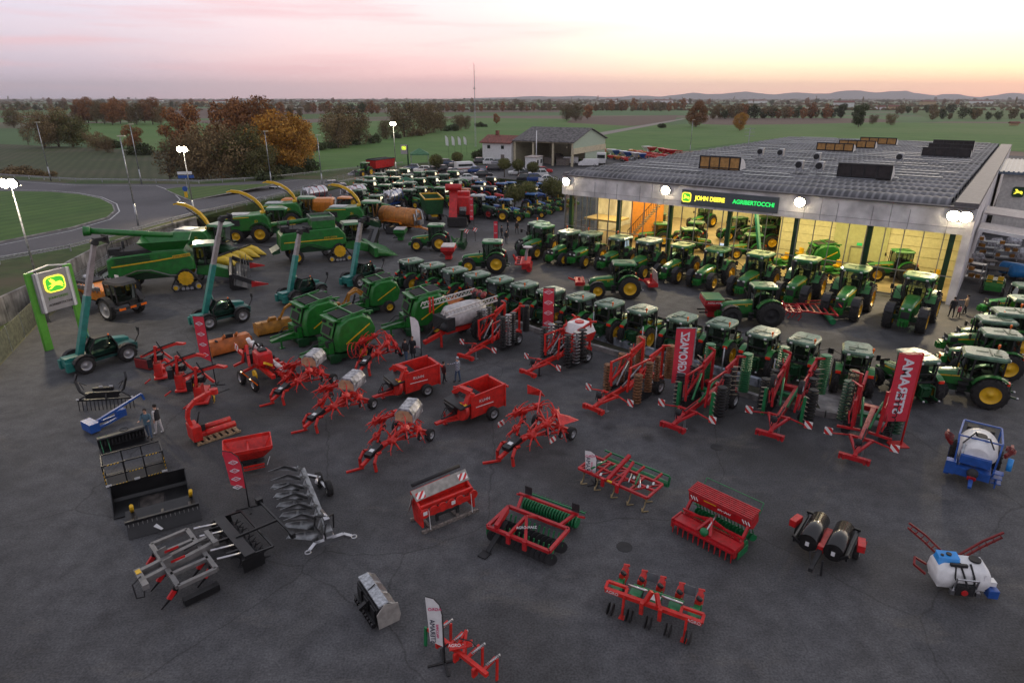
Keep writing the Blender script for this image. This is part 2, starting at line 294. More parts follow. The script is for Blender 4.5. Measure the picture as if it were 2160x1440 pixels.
sheet('field', px([(150, 262), (360, 254), (520, 268), (520, 350), (330, 318), (160, 300)], -.09), GRAS2)
sheet('field', px([(560, 262), (1000, 249), (1310, 252), (1420, 262), (1180, 300), (1200, 340), (900, 345), (640, 392), (560, 380)], -.08), GRAS2)
sheet('field', px([(620, 252), (1000, 241), (1170, 238), (1150, 228), (800, 232), (620, 240)], -.09), GRASS)
sheet('field', px([(1250, 277), (1440, 262), (1800, 258), (2300, 262), (2900, 275), (2900, 345), (2300, 330), (2000, 310), (1640, 292), (1300, 335), (1200, 340)], -.07), GRAS2)
sheet('field', px([(1210, 248), (1430, 243), (1425, 252), (1385, 262), (1330, 266), (1195, 259)], -.06), PLOW)
sheet('field', px([(1480, 262), (1480, 248), (1850, 250), (1900, 257), (1700, 262), (1540, 264)], -.05), PLOW)
sheet('field', px([(320, 231), (690, 229), (690, 240), (360, 246)], -.06), PLOW)
sheet('field', px([(-300, 228), (300, 226), (300, 232), (60, 244), (-300, 246)], -.06), GRASS)
sheet('field', px([(690, 217), (1170, 216), (1180, 224), (690, 226)], -.06), GRAS2)
sheet('field', px([(700, 232), (1180, 230), (1180, 237), (700, 238)], -.05), PLOW)
sheet('field', px([(1900, 232), (2700, 232), (2700, 258), (1960, 250)], -.06), GRASS)
sheet('path', px([(1245, 283), (1440, 250), (1447, 251), (1268, 286)], -.045), PATHM)
yard = [(-37.5, 30, 0)] + px([(-40, 815), (78, 687), (160, 625), (233, 575), (340, 525), (430, 478), (520, 452), (600, 428), (700, 394), (760, 378), (850, 357), (1000, 349), (1190, 343), (1330, 330), (1640, 312)]) + [(230, 170, 0), (260, -60, 0), (-60, -60, 0)]
sheet('yard', yard, YARDM)
def rz_(x): return 2.0 if x < 430 else max(.12, 2.0 - (x - 430) / 330 * 1.9)
near = [(-700, 700), (-100, 575), (0, 547), (150, 522), (300, 482), (420, 449), (600, 408), (730, 380), (850, 359), (960, 350)]
far = [(960, 343), (850, 350), (735, 362), (660, 372), (560, 384), (420, 389), (330, 388), (160, 388), (0, 377), (-700, 360)]
sheet('verge', [G(x, y, rz_(x)) - V((0, 0, .012)) for x, y in [(-700, 760), (-60, 657), (60, 603), (195, 527), (330, 478 + 6), (413, 462), (520, 432), (600, 415), (735, 384), (860, 360), (960, 352)]] + [G(x, y, rz_(x)) - V((0, 0, .012)) for x, y in [(960, 338), (735, 356), (560, 376), (330, 382), (0, 370), (-700, 350)]], VERGE)
def quadstrip(name, a, b, m, dz=0):
 bb = B(); vs = [G(x, y, rz_(x)) + V((0, 0, dz)) for x, y in a] + [G(x, y, rz_(x)) + V((0, 0, dz)) for x, y in b]; n = len(a)
 o = bb.add(vs, [(i, i + 1, n + i + 1, n + i) for i in range(n - 1)]).go(name, m); o['kind'] = 'structure'; return o
farr = far[::-1]
fr2 = [(-700, 360), (-100, 372), (0, 377), (160, 388), (330, 388), (420, 389), (600, 379), (735, 362), (850, 350), (960, 343)]
quadstrip('road', near, fr2, ROADM, .0)
isl = [(-700, 390), (0, 404), (110, 406), (170, 411), (215, 420), (240, 433), (244, 446), (228, 460), (150, 482), (0, 512), (-700, 640)]
spl = [(347, 401), (372, 397), (583, 388), (560, 394), (470, 411), (402, 424), (375, 414)]
for nm, pp in (('roundabout_island', isl), ('splitter_island', spl)):
 bb = B(); c = [G(x, y, 2.0) for x, y in pp]; n = len(c); up = V((0, 0, .13))
 ctr = sum(c, V((0, 0, 0))) / n; inn = [p + (ctr - p).normalized() * .25 for p in c]
 bb.add(c + [p + up for p in c], [(i, (i + 1) % n, n + (i + 1) % n, n + i) for i in range(n)]); bb.add([p + up for p in c] + [p + up for p in inn], [(i, (i + 1) % n, n + (i + 1) % n, n + i) for i in range(n)])
 struct(bb.go('kerb', CON)); sheet(nm, [p + V((0, 0, .14)) for p in inn], GRASS)
def stripe(pts, w=.16, z=2.0, dz=.006):
 bb = B(); P = [G(x, y, rz_(x)) + V((0, 0, dz)) for x, y in pts]
 for a, b in zip(P, P[1:]):
  d = (b - a).normalized(); s = V((-d.y, d.x, 0)) * w / 2; bb.add([a + s, b + s, b - s, a - s], [(0, 1, 2, 3)])
 struct(bb.go('road_line', LINEM))
stripe([(-100, 568), (0, 541), (150, 516), (300, 477), (420, 444), (600, 404), (730, 377), (850, 357)])
stripe([(-100, 377), (0, 381), (160, 391), (330, 392), (360, 402), (380, 421), (372, 428)])
stripe([(600, 384), (735, 366), (850, 353)]); stripe([(0, 517), (150, 487), (232, 463), (252, 446), (246, 430), (215, 416), (165, 407), (110, 402), (0, 400)])
for k in range(7): x = 600 + k * 36; stripe([(x, 395 - k * 5.6), (x + 14, 393 - k * 5.6)], .14)
def wallmat():
 m = mat('weathered_concrete', (.30, .28, .27), .9, var=.3, scale=.8, bump=.4); n = m.node_tree.nodes; l = m.node_tree.links; b = n['Principled BSDF']
 tc = n.new('ShaderNodeTexCoord'); mp = n.new('ShaderNodeMapping'); mp.inputs['Scale'].default_value = (2.2, 2.2, .35); z = n.new('ShaderNodeTexNoise'); z.inputs['Scale'].default_value = 1; z.inputs['Detail'].default_value = 7; l.new(tc.outputs['Object'], mp.inputs[0]); l.new(mp.outputs[0], z.inputs[0])
 r = n.new('ShaderNodeMapRange'); r.inputs[1].default_value = .45; r.inputs[2].default_value = .7; r.inputs[4].default_value = .75; l.new(z.outputs[0], r.inputs[0]); mx = n.new('ShaderNodeMixRGB'); src = b.inputs['Base Color'].links[0].from_socket; l.new(r.outputs[0], mx.inputs[0]); l.new(src, mx.inputs[1]); mx.inputs[2].default_value = (.07, .062, .055, 1); l.new(mx.outputs[0], b.inputs['Base Color']); return m
WCON = wallmat()
def walltop(x, y): return G(x, y, rz_(x))
wt = [(-60, 657), (60, 603), (130, 562), (195, 527), (262, 503), (330, 482), (413, 460)]
t = thing('retaining_wall', 'weathered grey concrete retaining wall below the ring road verge', 'retaining wall')
for i, (a, b_) in enumerate(zip(wt, wt[1:])):
 pa, pb = walltop(*a), walltop(*b_); k = max(2, int((pb - pa).length / 3)); n_ = V(((pb - pa).y, -(pb - pa).x, 0)).normalized()
 for j in range(k):
  q0 = pa.lerp(pb, j / k + .004); q1 = pa.lerp(pb, (j + 1) / k - .004); h = 2.15
  B().box(((q0.x + q1.x) / 2, (q0.y + q1.y) / 2, h / 2 - .1), ((q1 - q0).length, .22, h + .2), (0, 0, math.degrees(math.atan2((q1 - q0).y, (q1 - q0).x)))).go('wall_panel', WCON, t)
wa = [G(413, 460, 2), G(520, 432, rz_(520)), G(600, 415, rz_(600)), G(735, 384, rz_(735)), G(860, 360, .13)]
fb = [G(430, 478), G(520, 452), G(600, 428), G(735, 392), G(862, 362)]
b = B(); b.add([p - V((0, 0, .02)) for p in wa] + [p - V((0, 0, .01)) for p in fb], [(i, i + 1, 6 + i, 5 + i) for i in range(4)]); struct(b.go('grass_bank', VERGE))
sheet('grass_strip', px([(-400, 1000), (-60, 800), (70, 672), (160, 612), (233, 565), (340, 515), (425, 474), (413, 500), (330, 530), (195, 562), (60, 640), (-60, 700), (-500, 860)], .004), VERGE)
def guardrail(pts, label):
 t = thing('guardrail', label, 'guardrail'); P = [G(x, y, rz_(x)) for x, y in pts]; r = B(); q = B(); off = 0
 for a, b in zip(P, P[1:]):
  for z, hh in ((.62, .17), (.40, .05)): r.bar(a + V((0, 0, z)), b + V((0, 0, z)), .06, hh)
  k = max(1, int((b - a).length / 4.2))
  for j in range(k): p = a.lerp(b, j / k); B().bar(p, p + V((0, 0, .75)), .1, .12).go('post', GLV, t)
 r.go('rail', GLV, t)
guardrail([(-300, 640), (-100, 586), (0, 558), (150, 530), (300, 489), (420, 456), (600, 415), (735, 385), (850, 362)], 'long grey steel guardrail on the near side of the ring road')
guardrail([(-700, 362), (-100, 369), (0, 374), (160, 384), (330, 386), (420, 388), (560, 380), (735, 360), (850, 347)], 'grey steel guardrail on the field side of the ring road')
def fence(pts, label, hgt, slat, m):
 t = thing('fence', label, 'fence'); P = [G(x, y) for x, y in pts]
 for a, b in zip(P, P[1:]):
  k = max(1, int((b - a).length / 2.5))
  for j in range(k):
   p, q = a.lerp(b, j / k), a.lerp(b, (j + 1) / k); f = B();
   if slat:
    f.plate([p + V((0, 0, .08)), q + V((0, 0, .08)), q + V((0, 0, hgt)), p + V((0, 0, hgt))], .02); f.go('panel', m, t)
   else:
    for s_ in range(9): z = .1 + s_ * (hgt - .15) / 8; f.bar(p + V((0, 0, z)), q + V((0, 0, z)), .012)
    for s_ in range(1, 12): c = p.lerp(q, s_ / 12); f.bar(c, c + V((0, 0, hgt)), .008)
    f.go('mesh_panel', m, t)
   B().bar(p, p + V((0, 0, hgt + .06)), .06).go('post', GLV, t)
SLAT = mat('beige_green_slats', (.20, .20, .13), .8, var=.2, scale=4)
fence([(-40, 812), (78, 685), (150, 630)], 'beige slatted fence panels at the left edge of the yard', 1.9, True, SLAT)
fence([(150, 630), (233, 573), (340, 523), (430, 477), (520, 451), (600, 427), (700, 393), (760, 377)], 'thin wire mesh fence between the yard and the ring road', 1.8, False, GLV)
random.seed(5)
hm = B(); xs = [i * 110 - 700 for i in range(130)]; base = []; top = []
for i, x in enumerate(xs):
 u = i / len(xs); e = min(1, u * 3.5); h = 20 + e * (95 + 45 * math.sin(i * .21) * math.sin(i * .057 + 1) + 22 * math.sin(i * .9) + random.uniform(-9, 9))
 base.append((x * 1.25, 12000, -1)); top.append((x * 1.25, 12300, h * .95))
back = [(x * 1.25, 12900, -1) for x in xs]; n = len(xs)
hm.add(base + top + back, [(i, i + 1, n + i + 1, n + i) for i in range(n - 1)] + [(n + i, n + i + 1, 2 * n + i + 1, 2 * n + i) for i in range(n - 1)]); struct(hm.go('hills', mat('hazy_hills', (.10, .11, .12), .9)))
ROOFM = mat('corrugated_fibre_cement', (.095, .094, .10), .55, var=.4, scale=.3, spec=.5)
FASC = mat('concrete_fascia', (.70, .67, .67), .8, var=.14, scale=.7, bump=.15)
COLG = mat('column_green', (.014, .085, .032), .5, var=.1)
ALU = mat('window_frame_grey', (.24, .25, .27), .4, .5, var=.05)
IWAL = mat('showroom_wall', (.62, .58, .40), .8, var=.05)
IORG = mat('orange_wall', (.75, .28, .05), .7, var=.05)
IFLR = mat('showroom_floor', (.42, .33, .22), .35, var=.12, scale=1)
def ribwave():
 m = ROOFM; n = m.node_tree.nodes; l = m.node_tree.links; b = n['Principled BSDF']; tc = n.new('ShaderNodeTexCoord'); mp = n.new('ShaderNodeMapping'); mp.inputs['Rotation'].default_value = (0, 0, -math.radians(FA)); wv = n.new('ShaderNodeTexWave'); wv.bands_direction = 'X'; wv.inputs['Scale'].default_value = .314 / .64; wv.inputs['Distortion'].default_value = .3
 l.new(tc.outputs['Object'], mp.inputs[0]); l.new(mp.outputs[0], wv.inputs[0]); mx = n.new('ShaderNodeMixRGB'); src = b.inputs['Base Color'].links[0].from_socket; mr = n.new('ShaderNodeMapRange'); mr.inputs[1].default_value = .5; mr.inputs[4].default_value = .75; l.new(wv.outputs[1], mr.inputs[0]); l.new(mr.outputs[0], mx.inputs[0]); l.new(src, mx.inputs[1]); mx.inputs[2].default_value = (.22, .215, .225, 1); l.new(mx.outputs[0], b.inputs['Base Color'])  # pale stripes paint the highlight along each rib into the roof colour
ribwave()
def clearglass():
 m = bpy.data.materials.new('window_glass'); m.use_nodes = True; n = m.node_tree.nodes; l = m.node_tree.links; n.clear()
 t = n.new('ShaderNodeBsdfTransparent'); t.inputs[0].default_value = (.90, .93, .91, 1); g = n.new('ShaderNodeBsdfGlossy'); g.inputs['Roughness'].default_value = .02; f = n.new('ShaderNodeFresnel'); f.inputs[0].default_value = 1.4
 mx = n.new('ShaderNodeMixShader'); o = n.new('ShaderNodeOutputMaterial'); l.new(f.outputs[0], mx.inputs[0]); l.new(t.outputs[0], mx.inputs[1]); l.new(g.outputs[0], mx.inputs[2]); l.new(mx.outputs[0], o.inputs[0]); return m
WGL = clearglass()
class LB(B):
 "builder in facade coordinates (a, b, z)"
 def w(s, name, m, par=None, **k):
  s.v = [tuple(W(*p)) for p in s.v]; return s.go(name, m, par, **k)
SH = thing('showroom', 'wide tractor showroom with lit glass front and barrel vaulted grey roof', 'building')
ZF, ZT, DEP = 6.15, 8.35, 93
LB().box((FL / 2, 46, .03), (FL - .3, 91.5, .06)).w('showroom_floor', IFLR, SH)
k = 7; f = LB()
for i in range(k): a, b_ = FL * i / k, FL * (i + 1) / k; f.box(((a + b_) / 2, -.25, (ZF + ZT) / 2), (b_ - a - .03, .5, ZT - ZF))
f.w('fascia', FASC, SH)
f = LB()
for i in range(14): a = FL * (i + .5) / 14; f.box((a, -.515, (ZF + ZT) / 2 - .2), (.03, .03, ZT - ZF - .5))
f.box((FL / 2, -.515, 6.7), (FL - .2, .03, .02)); f.w('fascia_joint', mat('fascia_seam', (.24, .23, .235), .8), SH)
LB().box((FL / 2, -.3, ZT + .06), (FL + .5, .9, .12)).w('roof_edge', mat('roof_flashing', (.10, .09, .09), .5, var=.1), SH)
for a in [.6, 7.2, 13.6, 20.2, 26.9, 33.4, 39.8]: LB().box((a, .5, ZF / 2), (.42, .42, ZF)).w('column', COLG, SH)
ms = [FL * i / 27 for i in range(28)]
f = LB()
for a in ms: f.box((a, .1, ZF / 2), (.07, .12, ZF))
for z in (.06, 2.35, ZF - .05): f.box((FL / 2, .1, z), (FL, .1, .08))
f.w('window_frame', ALU, SH)
for i in range(27):
 a, b_ = ms[i] + .04, ms[i + 1] - .04
 LB().add([(a, .1, .1), (b_, .1, .1), (b_, .1, ZF - .1), (a, .1, ZF - .1)], [(0, 1, 2, 3)]).w('window_pane', WGL, SH)
f = LB(); [f.box((-.05, b_, ZF / 2), (.1, .08, ZF)) for b_ in (0, 2, 4, 6, 8)]; f.box((-.05, 4, 2.35), (.1, 8, .07)); f.w('side_frame', ALU, SH)
LB().add([(0, .2, .1), (0, 8, .1), (0, 8, ZF), (0, .2, ZF)], [(0, 1, 2, 3)]).w('side_pane', WGL, SH)
LB().box((-.2, DEP / 2 + 4, ZT / 2), (.4, DEP - 8, ZT)).box((-.2, 4, (ZF + ZT) / 2), (.4, 8.4, ZT - ZF)).w('left_wall', FASC, SH)
LB().box((FL + .15, DEP / 2, ZT / 2), (.5, DEP + 1, ZT)).w('right_wall', FASC, SH)
LB().box((FL + .1, -.35, 3.1), (.6, .25, 6.2)).w('corner_post', FASC, SH)
LB().box((FL / 2, DEP, ZT / 2), (FL, .4, ZT)).w('rear_wall', FASC, SH)
LB().box((31.85, 9.6, 3.1), (17.6, .3, 6.2)).w('partition', IWAL, SH)
LB().box((23.1, 17.5, 3.1), (.3, 15.6, 6.2)).w('partition', IWAL, SH)
LB().box((11.5, 26, 3.1), (23, .3, 6.2)).w('partition', IWAL, SH)
f = LB(); [f.box((31.85, 9.43, z), (17.4, .03, .03)) for z in (.9, 1.9, 2.9, 3.9, 4.9)]; f.w('partition_groove', mat('groove', (.30, .26, .15), .8), SH)
f = LB(); f.box((31.4, 9.36, 2.6), (5.2, .1, 5.1)); f.w('sliding_door', mat('sliding_door', (.42, .43, .25), .7, var=.05), SH)
f = LB(); f.bar((30.6, 9.25, .06), (30.6, 9.25, 2.2), .07).bar((32.2, 9.25, .06), (32.2, 9.25, 2.2), .07).bar((30.6, 9.25, 2.2), (32.2, 9.25, 2.2), .07); f.w('door_frame', GRY, SH)
LB().box((31.4, 9.25, 2.5), (.5, .06, .28)).w('exit_sign', mat('exit_green', (.02, .35, .10), emit=.8), SH)
LB().box((3.3, 4.5, 2.9), (4.6, 3.4, .22)).w('gallery', mat('gallery_wood', (.45, .33, .18), .6), SH)
f = LB(); f.box((6.7, 8.9, 3.1), (4.4, .2, 6.2)); f.w('orange_wall', IORG, SH)
f = LB();
for i in range(15): f.box((5.6 + i * .27, 6.6, .3 + i * .33), (.3, 1.1, .08))
f.w('staircase', OWD, SH); f = LB()
for i in range(15): f.bar((5.6 + i * .27, 6.0, .4 + i * .33), (5.6 + i * .27, 6.0, 1.4 + i * .33), .04)
f.bar((5.6, 6, 1.4), (9.4, 6, 6.0), .07); f.w('handrail', BLM, SH)
f = LB();
for a in (1.6, 2.8, 4.2): f.bar((a, 3.3, .06), (a, 3.3, 2.9), .12)
f.w('gallery_post', WOOD, SH)
LB().box((FL / 2, 46.3, ZF + .12), (FL - .3, 91.7, .1)).w('ceiling', mat('ceiling', (.55, .52, .42), .8), SH)
LTM = mat('warm_tube_light', (1, .74, .30), emit=9)
random.seed(3)
for i, (a, b_) in enumerate([(x, y) for x in (3.5, 8, 12.5, 16) for y in (3, 10, 18)] + [(x, 4) for x in (20.5, 25, 29.5, 34, 38)]):
 o = LB().box((a, b_, ZF - .02), (.9, 1.9, .06)).w('ceiling_lamp', LTM, SH)
def area(a, b_, z, sx, sy, e, col, name='showroom_light'):
 l = bpy.data.lights.new(name, 'AREA'); l.shape = 'RECTANGLE'; l.size = sx; l.size_y = sy; l.energy = e; l.color = col
 o = bpy.data.objects.new(name, l); sc.collection.objects.link(o); o.location = W(a, b_, z); o.rotation_euler = (0, 0, math.radians(FA)); return o
area(29, 4.6, 5.95, 20, 6, 1900, (1, .78, .32)); area(9, 5, 5.95, 14, 7, 1200, (1, .78, .32)); area(9, 18, 5.95, 14, 12, 1900, (1, .78, .36))
def vault(bb, a0, a1, b0, b1, z, rise, step=.32):
 na = int((a1 - a0) / step); nb = 8; o = len(bb.v); vs = []
 for i in range(na + 1):
  a = a0 + (a1 - a0) * i / na; rr = (i % 2) * .08
  for j in range(nb + 1): t = math.pi * j / nb; vs.append((a, (b0 + b1) / 2 - math.cos(t) * (b1 - b0) / 2, z + math.sin(t) * (rise + rr)))
 bb.add(vs, [(i * (nb + 1) + j, (i + 1) * (nb + 1) + j, (i + 1) * (nb + 1) + j + 1, i * (nb + 1) + j + 1) for i in range(na) for j in range(nb)], True)
nv = 28; vw = DEP / nv
f = LB()
for i in range(nv): vault(f, .2, FL - 1.6, i * vw, (i + 1) * vw - .3, ZT - .05, .62)
f.w('roof', ROOFM, SH)
LB().box((FL / 2, DEP / 2, ZT - .08), (FL + .3, DEP + .4, .16)).w('roof_slab', mat('roof_gutter', (.07, .07, .072), .7), SH)
LB().box((FL - .45, DEP / 2, ZT + .22), (1.7, DEP + .3, .44)).w('roof_parapet', mat('parapet_sheet', (.13, .12, .12), .5), SH)
LB().box((-.1, DEP / 2, ZT + .15), (.5, DEP + .3, .3)).w('roof_parapet', mat('parapet_sheet', (.13, .12, .12), .5), SH)
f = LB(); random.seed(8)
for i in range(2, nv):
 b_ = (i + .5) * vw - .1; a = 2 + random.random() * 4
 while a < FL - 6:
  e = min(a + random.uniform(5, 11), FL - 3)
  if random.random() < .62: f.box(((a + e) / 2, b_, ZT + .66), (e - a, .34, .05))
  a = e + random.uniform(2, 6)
f.w('ridge_highlight_cap', mat('bright_zinc', (.36, .40, .44), .3, .8, var=.1), SH)  # zinc flashing strips on the crests, made bright to paint in the ridge highlights
DGL = {'o': mat('amber_glazing', (.45, .24, .07), .3, var=.15), 'd': mat('dark_glazing', (.03, .025, .025), .25, var=.2)}
def dormer(a0, a1, b_, kind, n=4):
 hs = 1 if b_ < 20 else .72
 t = thing('skylight', 'x', 'skylight'); z = ZT + .45
 g = LB(); g.box(((a0 + a1) / 2, b_, z + .75), (a1 - a0, .08, 1.4 * hs)); g.w('glazing', DGL[kind], t)
 g = LB();
 for i in range(n + 1): a = a0 + (a1 - a0) * i / n; g.box((a, b_ - .05, z + .75), (.14, .1, 1.5 * hs))
 g.box(((a0 + a1) / 2, b_ - .05, z + .75 + .75 * hs), (a1 - a0 + .15, .14, .14)).box(((a0 + a1) / 2, b_ - .05, z + .2), (a1 - a0 + .15, .14, .1)); g.w('frame', BLM, t)
 g = LB(); vs = []
 for a in (a0 - .1, a1 + .1):
  for j in range(9): q = math.pi / 2 * j / 8; vs.append((a, b_ + .05 + 1.9 * math.sin(q), z + (.65 + .75 * hs) * math.cos(q)))
 g.add(vs, [(j, j + 1, j + 10, j + 9) for j in range(8)], True); g.w('curved_roof', ROOFM, t)
 g = LB();
 for a in (a0 - .1, a1 + .1): g.add([(a, b_, z)] + [(a, b_ + .05 + 1.9 * math.sin(math.pi / 2 * j / 8), z + (.65 + .75 * hs) * math.cos(math.pi / 2 * j / 8)) for j in range(9)], [tuple(range(10))])
 g.w('end_wall', WHT, t); return t
SKL = [(11.2, 16.2, 13.5, 'o', 'amber glazed skylight nearest the shop front on the left of the showroom roof'),
 (15.5, 21, 53, 'o', 'lowest of the three amber glazed skylights far back on the showroom roof'), (16.8, 22.5, 63, 'o', 'middle of the three amber glazed skylights far back on the showroom roof'), (18, 24, 75, 'o', 'farthest of the amber glazed skylights on the showroom roof'),
 (27.2, 32.4, 13.5, 'd', 'dark glazed skylight nearest the shop front on the right of the showroom roof'), (31.0, 37, 51, 'd', 'lowest of the three dark glazed skylights far back on the roof'), (30.6, 36.6, 62, 'd', 'middle of the three dark glazed skylights far back on the roof'), (30, 36, 74, 'd', 'farthest of the dark glazed skylights on the showroom roof')]
for a0, a1, b_, kd, lb in SKL: tag(dormer(a0, a1, b_, kd), lb, 'skylight', 'skylights on the showroom roof')
def acunit(a, b_, lb, s=.68):
 t = thing('air_conditioner', lb, 'air conditioner', W(a, b_, ZT + 1.0), FA, 'air conditioning units on the roof')
 B().box((0, 0, .5), (s, .9, 1.0)).go('case', GLV, t, bev=.04); B().cyl((-s * .12, -.47, .52), (-s * .12, -.45, .52), .36, n=16).go('fan', BLM, t)
 b = B(); [b.bar((x, y, -.4), (x, y, 0), .06) for x in (-.4, .4) for y in (-.3, .3)]; b.go('foot', GLV, t)
for a, b_, lb in [(13.2, 31, 'left one of the two air conditioners side by side on the left of the roof'), (16, 31, 'right one of the two air conditioners side by side on the left of the roof'), (21.8, 27, 'single air conditioner alone in the middle of the roof'), (23.0, 14, 'left of the pair of white air conditioners beside the dark skylight'), (25.2, 14, 'right of the pair of white air conditioners beside the dark skylight'), (30.5, 33, 'white air conditioner alone at the right of the roof')]: acunit(a, b_, lb)
b = B(); p = W(5, 50, ZT); b.bar(p, p + V((0, 0, 4)), .08); [b.bar(p + V((-.9, 0, z)), p + V((.9, 0, z)), .05) for z in (2.6, 3.2, 3.8)]; tag(b.go('aerial', GLV), 'television aerial standing near the left edge of the showroom roof', 'aerial')
DEER = [(-.95, -.15), (-.55, -.05), (-.35, .12), (-.62, .38), (-.72, .72), (-.55, .5), (-.42, .78), (-.36, .48), (-.18, .62), (-.22, .4), (-.02, .42), (-.15, .24), (.3, .2), (.62, .26), (.82, .08), (.95, -.35), (.7, -.12), (.55, -.05), (.78, -.42), (.95, -.62), (.45, -.3), (.2, -.22), (-.1, -.2), (-.32, -.3), (-.6, -.5), (-.95, -.55), (-.62, -.36), (-.4, -.15)]
def deer(b, s, y0, y1, flip=1): b.prism([(x * s * flip, z * s) for x, z in DEER][::flip], y0, y1); return b
LYEL = mat('lit_yellow_letters', (1, .86, .06), emit=1.7); LGRN = mat('lit_green_letters', (.03, .95, .16), emit=1.0); LGR2 = mat('lit_green_shield', (.05, .42, .03), emit=1.0)
SG = thing('fascia_sign', 'long grey sign board with lit yellow and green lettering on the shop front', 'sign', W(20.2, -.62, 7.2), FA, None, .88)
B().box((0, 0, 0), (11.4, .2, 1.75)).go('board', mat('sign_board_grey', (.085, .10, .115), .4, var=.05), SG, bev=.03)
def rrect(w_, h, r, n=5): return [(sx * (w_ / 2 - r) + r * math.cos(math.radians(a)), sz * (h / 2 - r) + r * math.sin(math.radians(a))) for sx, sz, st in ((1, 1, 0), (-1, 1, 90), (-1, -1, 180), (1, -1, 270)) for a in [st + 90 * i / n for i in range(n + 1)]]
b = B(); b.prism([(x - 5.05, z) for x, z in rrect(1.15, 1.15, .3)], -.15, -.11); b.go('emblem_border', LYEL, SG)
b = B(); b.prism([(x - 5.05, z) for x, z in rrect(.95, .95, .22)], -.17, -.15); b.go('emblem_field', LGR2, SG)
b = B(); deer(b, .42, -.20, -.17, 1); b.v = [(x - 5.05, y, z) for x, y, z in b.v]; b.go('emblem_deer', LYEL, SG)
text('lettering', 'John Deere'.replace('ohn', 'OHN').replace('eere', 'EERE'), .70, LYEL, SG, (-2.15, -.13, 0), (90, 0, 0), sx=.9, bold=.02)
text('lettering', 'AGRIBERTOCCHI', .66, LGRN, SG, (2.95, -.13, -.02), (90, 0, 0), sx=.92, bold=.015)
def spot(loc, tgt, e, col=(1, .80, .50), ang=120, size=.3):
 l = bpy.data.lights.new('flood_beam', 'SPOT'); l.energy = e; l.color = col; l.spot_size = math.radians(ang); l.spot_blend = .8; l.shadow_soft_size = size
 o = bpy.data.objects.new('flood_beam', l); sc.collection.objects.link(o); o.location = loc; o.rotation_euler = (V(loc) - V(tgt)).to_track_quat('Z', 'Y').to_euler()
def floodlight(a, lb, nlamps=1):
 t = thing('floodlight', lb, 'floodlight', W(a, -.6, 7.75), FA, 'floodlights along the shop front')
 for q in range(nlamps):
  x = (q - (nlamps - 1) / 2) * .85
  B().cyl((x, -.05, .08), (x, -.3, 0), .46, .5, n=18).go('housing', BLM, t); B().cyl((x, -.3, 0), (x, -.36, -.02), .46, n=20).go('lit_lens', HOT, t)
 B().bar((0, 0, -.1), (0, .1, -.1), .1).go('bracket', GLV, t); spot(W(a, -1.25, 7.6), W(a, -9, 0), 2600 * nlamps)
for a, lb, k in [(.6, 'glaring floodlight at the left corner of the shop front', 1), (13.4, 'glaring floodlight between the left corner and the sign board', 1), (27.2, 'glaring floodlight just right of the sign board', 1), (40.0, 'twin glaring floodlight at the right corner of the shop front', 2)]: floodlight(a, lb, k)
NB = thing('workshop_building', 'white two storey workshop with blue grey roof at the right edge', 'building', W(FL + 1, 41, 0), FA)
B().box((15, 11, 3.9), (30, 22, 7.8)).go('wall', mat('cream_render', (.64, .62, .57), .85, var=.08), NB)
b = B(); b.prism([(-.6, 7.8), (31, 7.8), (31, 8.1), (-.6, 8.1)], -.8, 22.8); vault_ = b.go('roof', mat('blue_grey_roof', (.13, .17, .22), .4, .3, var=.12), NB)
b = B()
for i in range(60): b.bar((-.6 + i * .52, -.8, 8.15), (-.6 + i * .52, 22.8, 8.15), .2, .12)
b.go('roof_rib', mat('blue_grey_rib', (.15, .20, .26), .4, .3, var=.1), NB)
for k in range(4):
 wn = B().box((5.5 + k * 2.6, -.04, 5.2), (2.3, .12, 1.9)).go('window', GLS, NB); b = B(); [b.bar((5.5 + k * 2.6 + dx, -.14, 4.25), (5.5 + k * 2.6 + dx, -.14, 6.15), .1) for dx in (-1.15, 0, 1.15)]; [b.bar((4.35 + k * 2.6, -.14, z), (6.65 + k * 2.6, -.14, z), .08) for z in (4.25, 6.15)]; b.go('window_frame', WHT, wn)
b = B(); b.prism(rrect(1.3, 1.3, .3), -.15, -.05); sgn = b.go('emblem_board', GRD, NB); sgn.location = (2.0, -.06, 5.6); b = B(); deer(b, .52, -.2, -.15); o = b.go('emblem_deer', LYEL, sgn)
CN = thing('canopy', 'pale sloping canopy roof beside the right end of the showroom', 'canopy', W(FL + .6, 0, 0), FA)
b = B(); b.prism([(0, 5.6), (14, 4.4), (14, 4.25), (0, 5.45)], 7, 12); b.prism([(0, 6.3), (14, 5.3), (14, 5.15), (0, 6.15)], 13.5, 19); b.go('roof_sheet', mat('pale_sheet', (.42, .38, .36), .6, var=.1), CN)
b = B(); [b.bar((13.6, y, 0), (13.6, y, 4.3), .18) for y in (7.3, 11.7, 18.6)]; b.go('post', GLV, CN); b = B(); b.box((7, 6.93, 5.0), (14, .1, .3), (0, 4.9, 0)); b.go('edge_beam', WHT, CN)
random.seed(21)
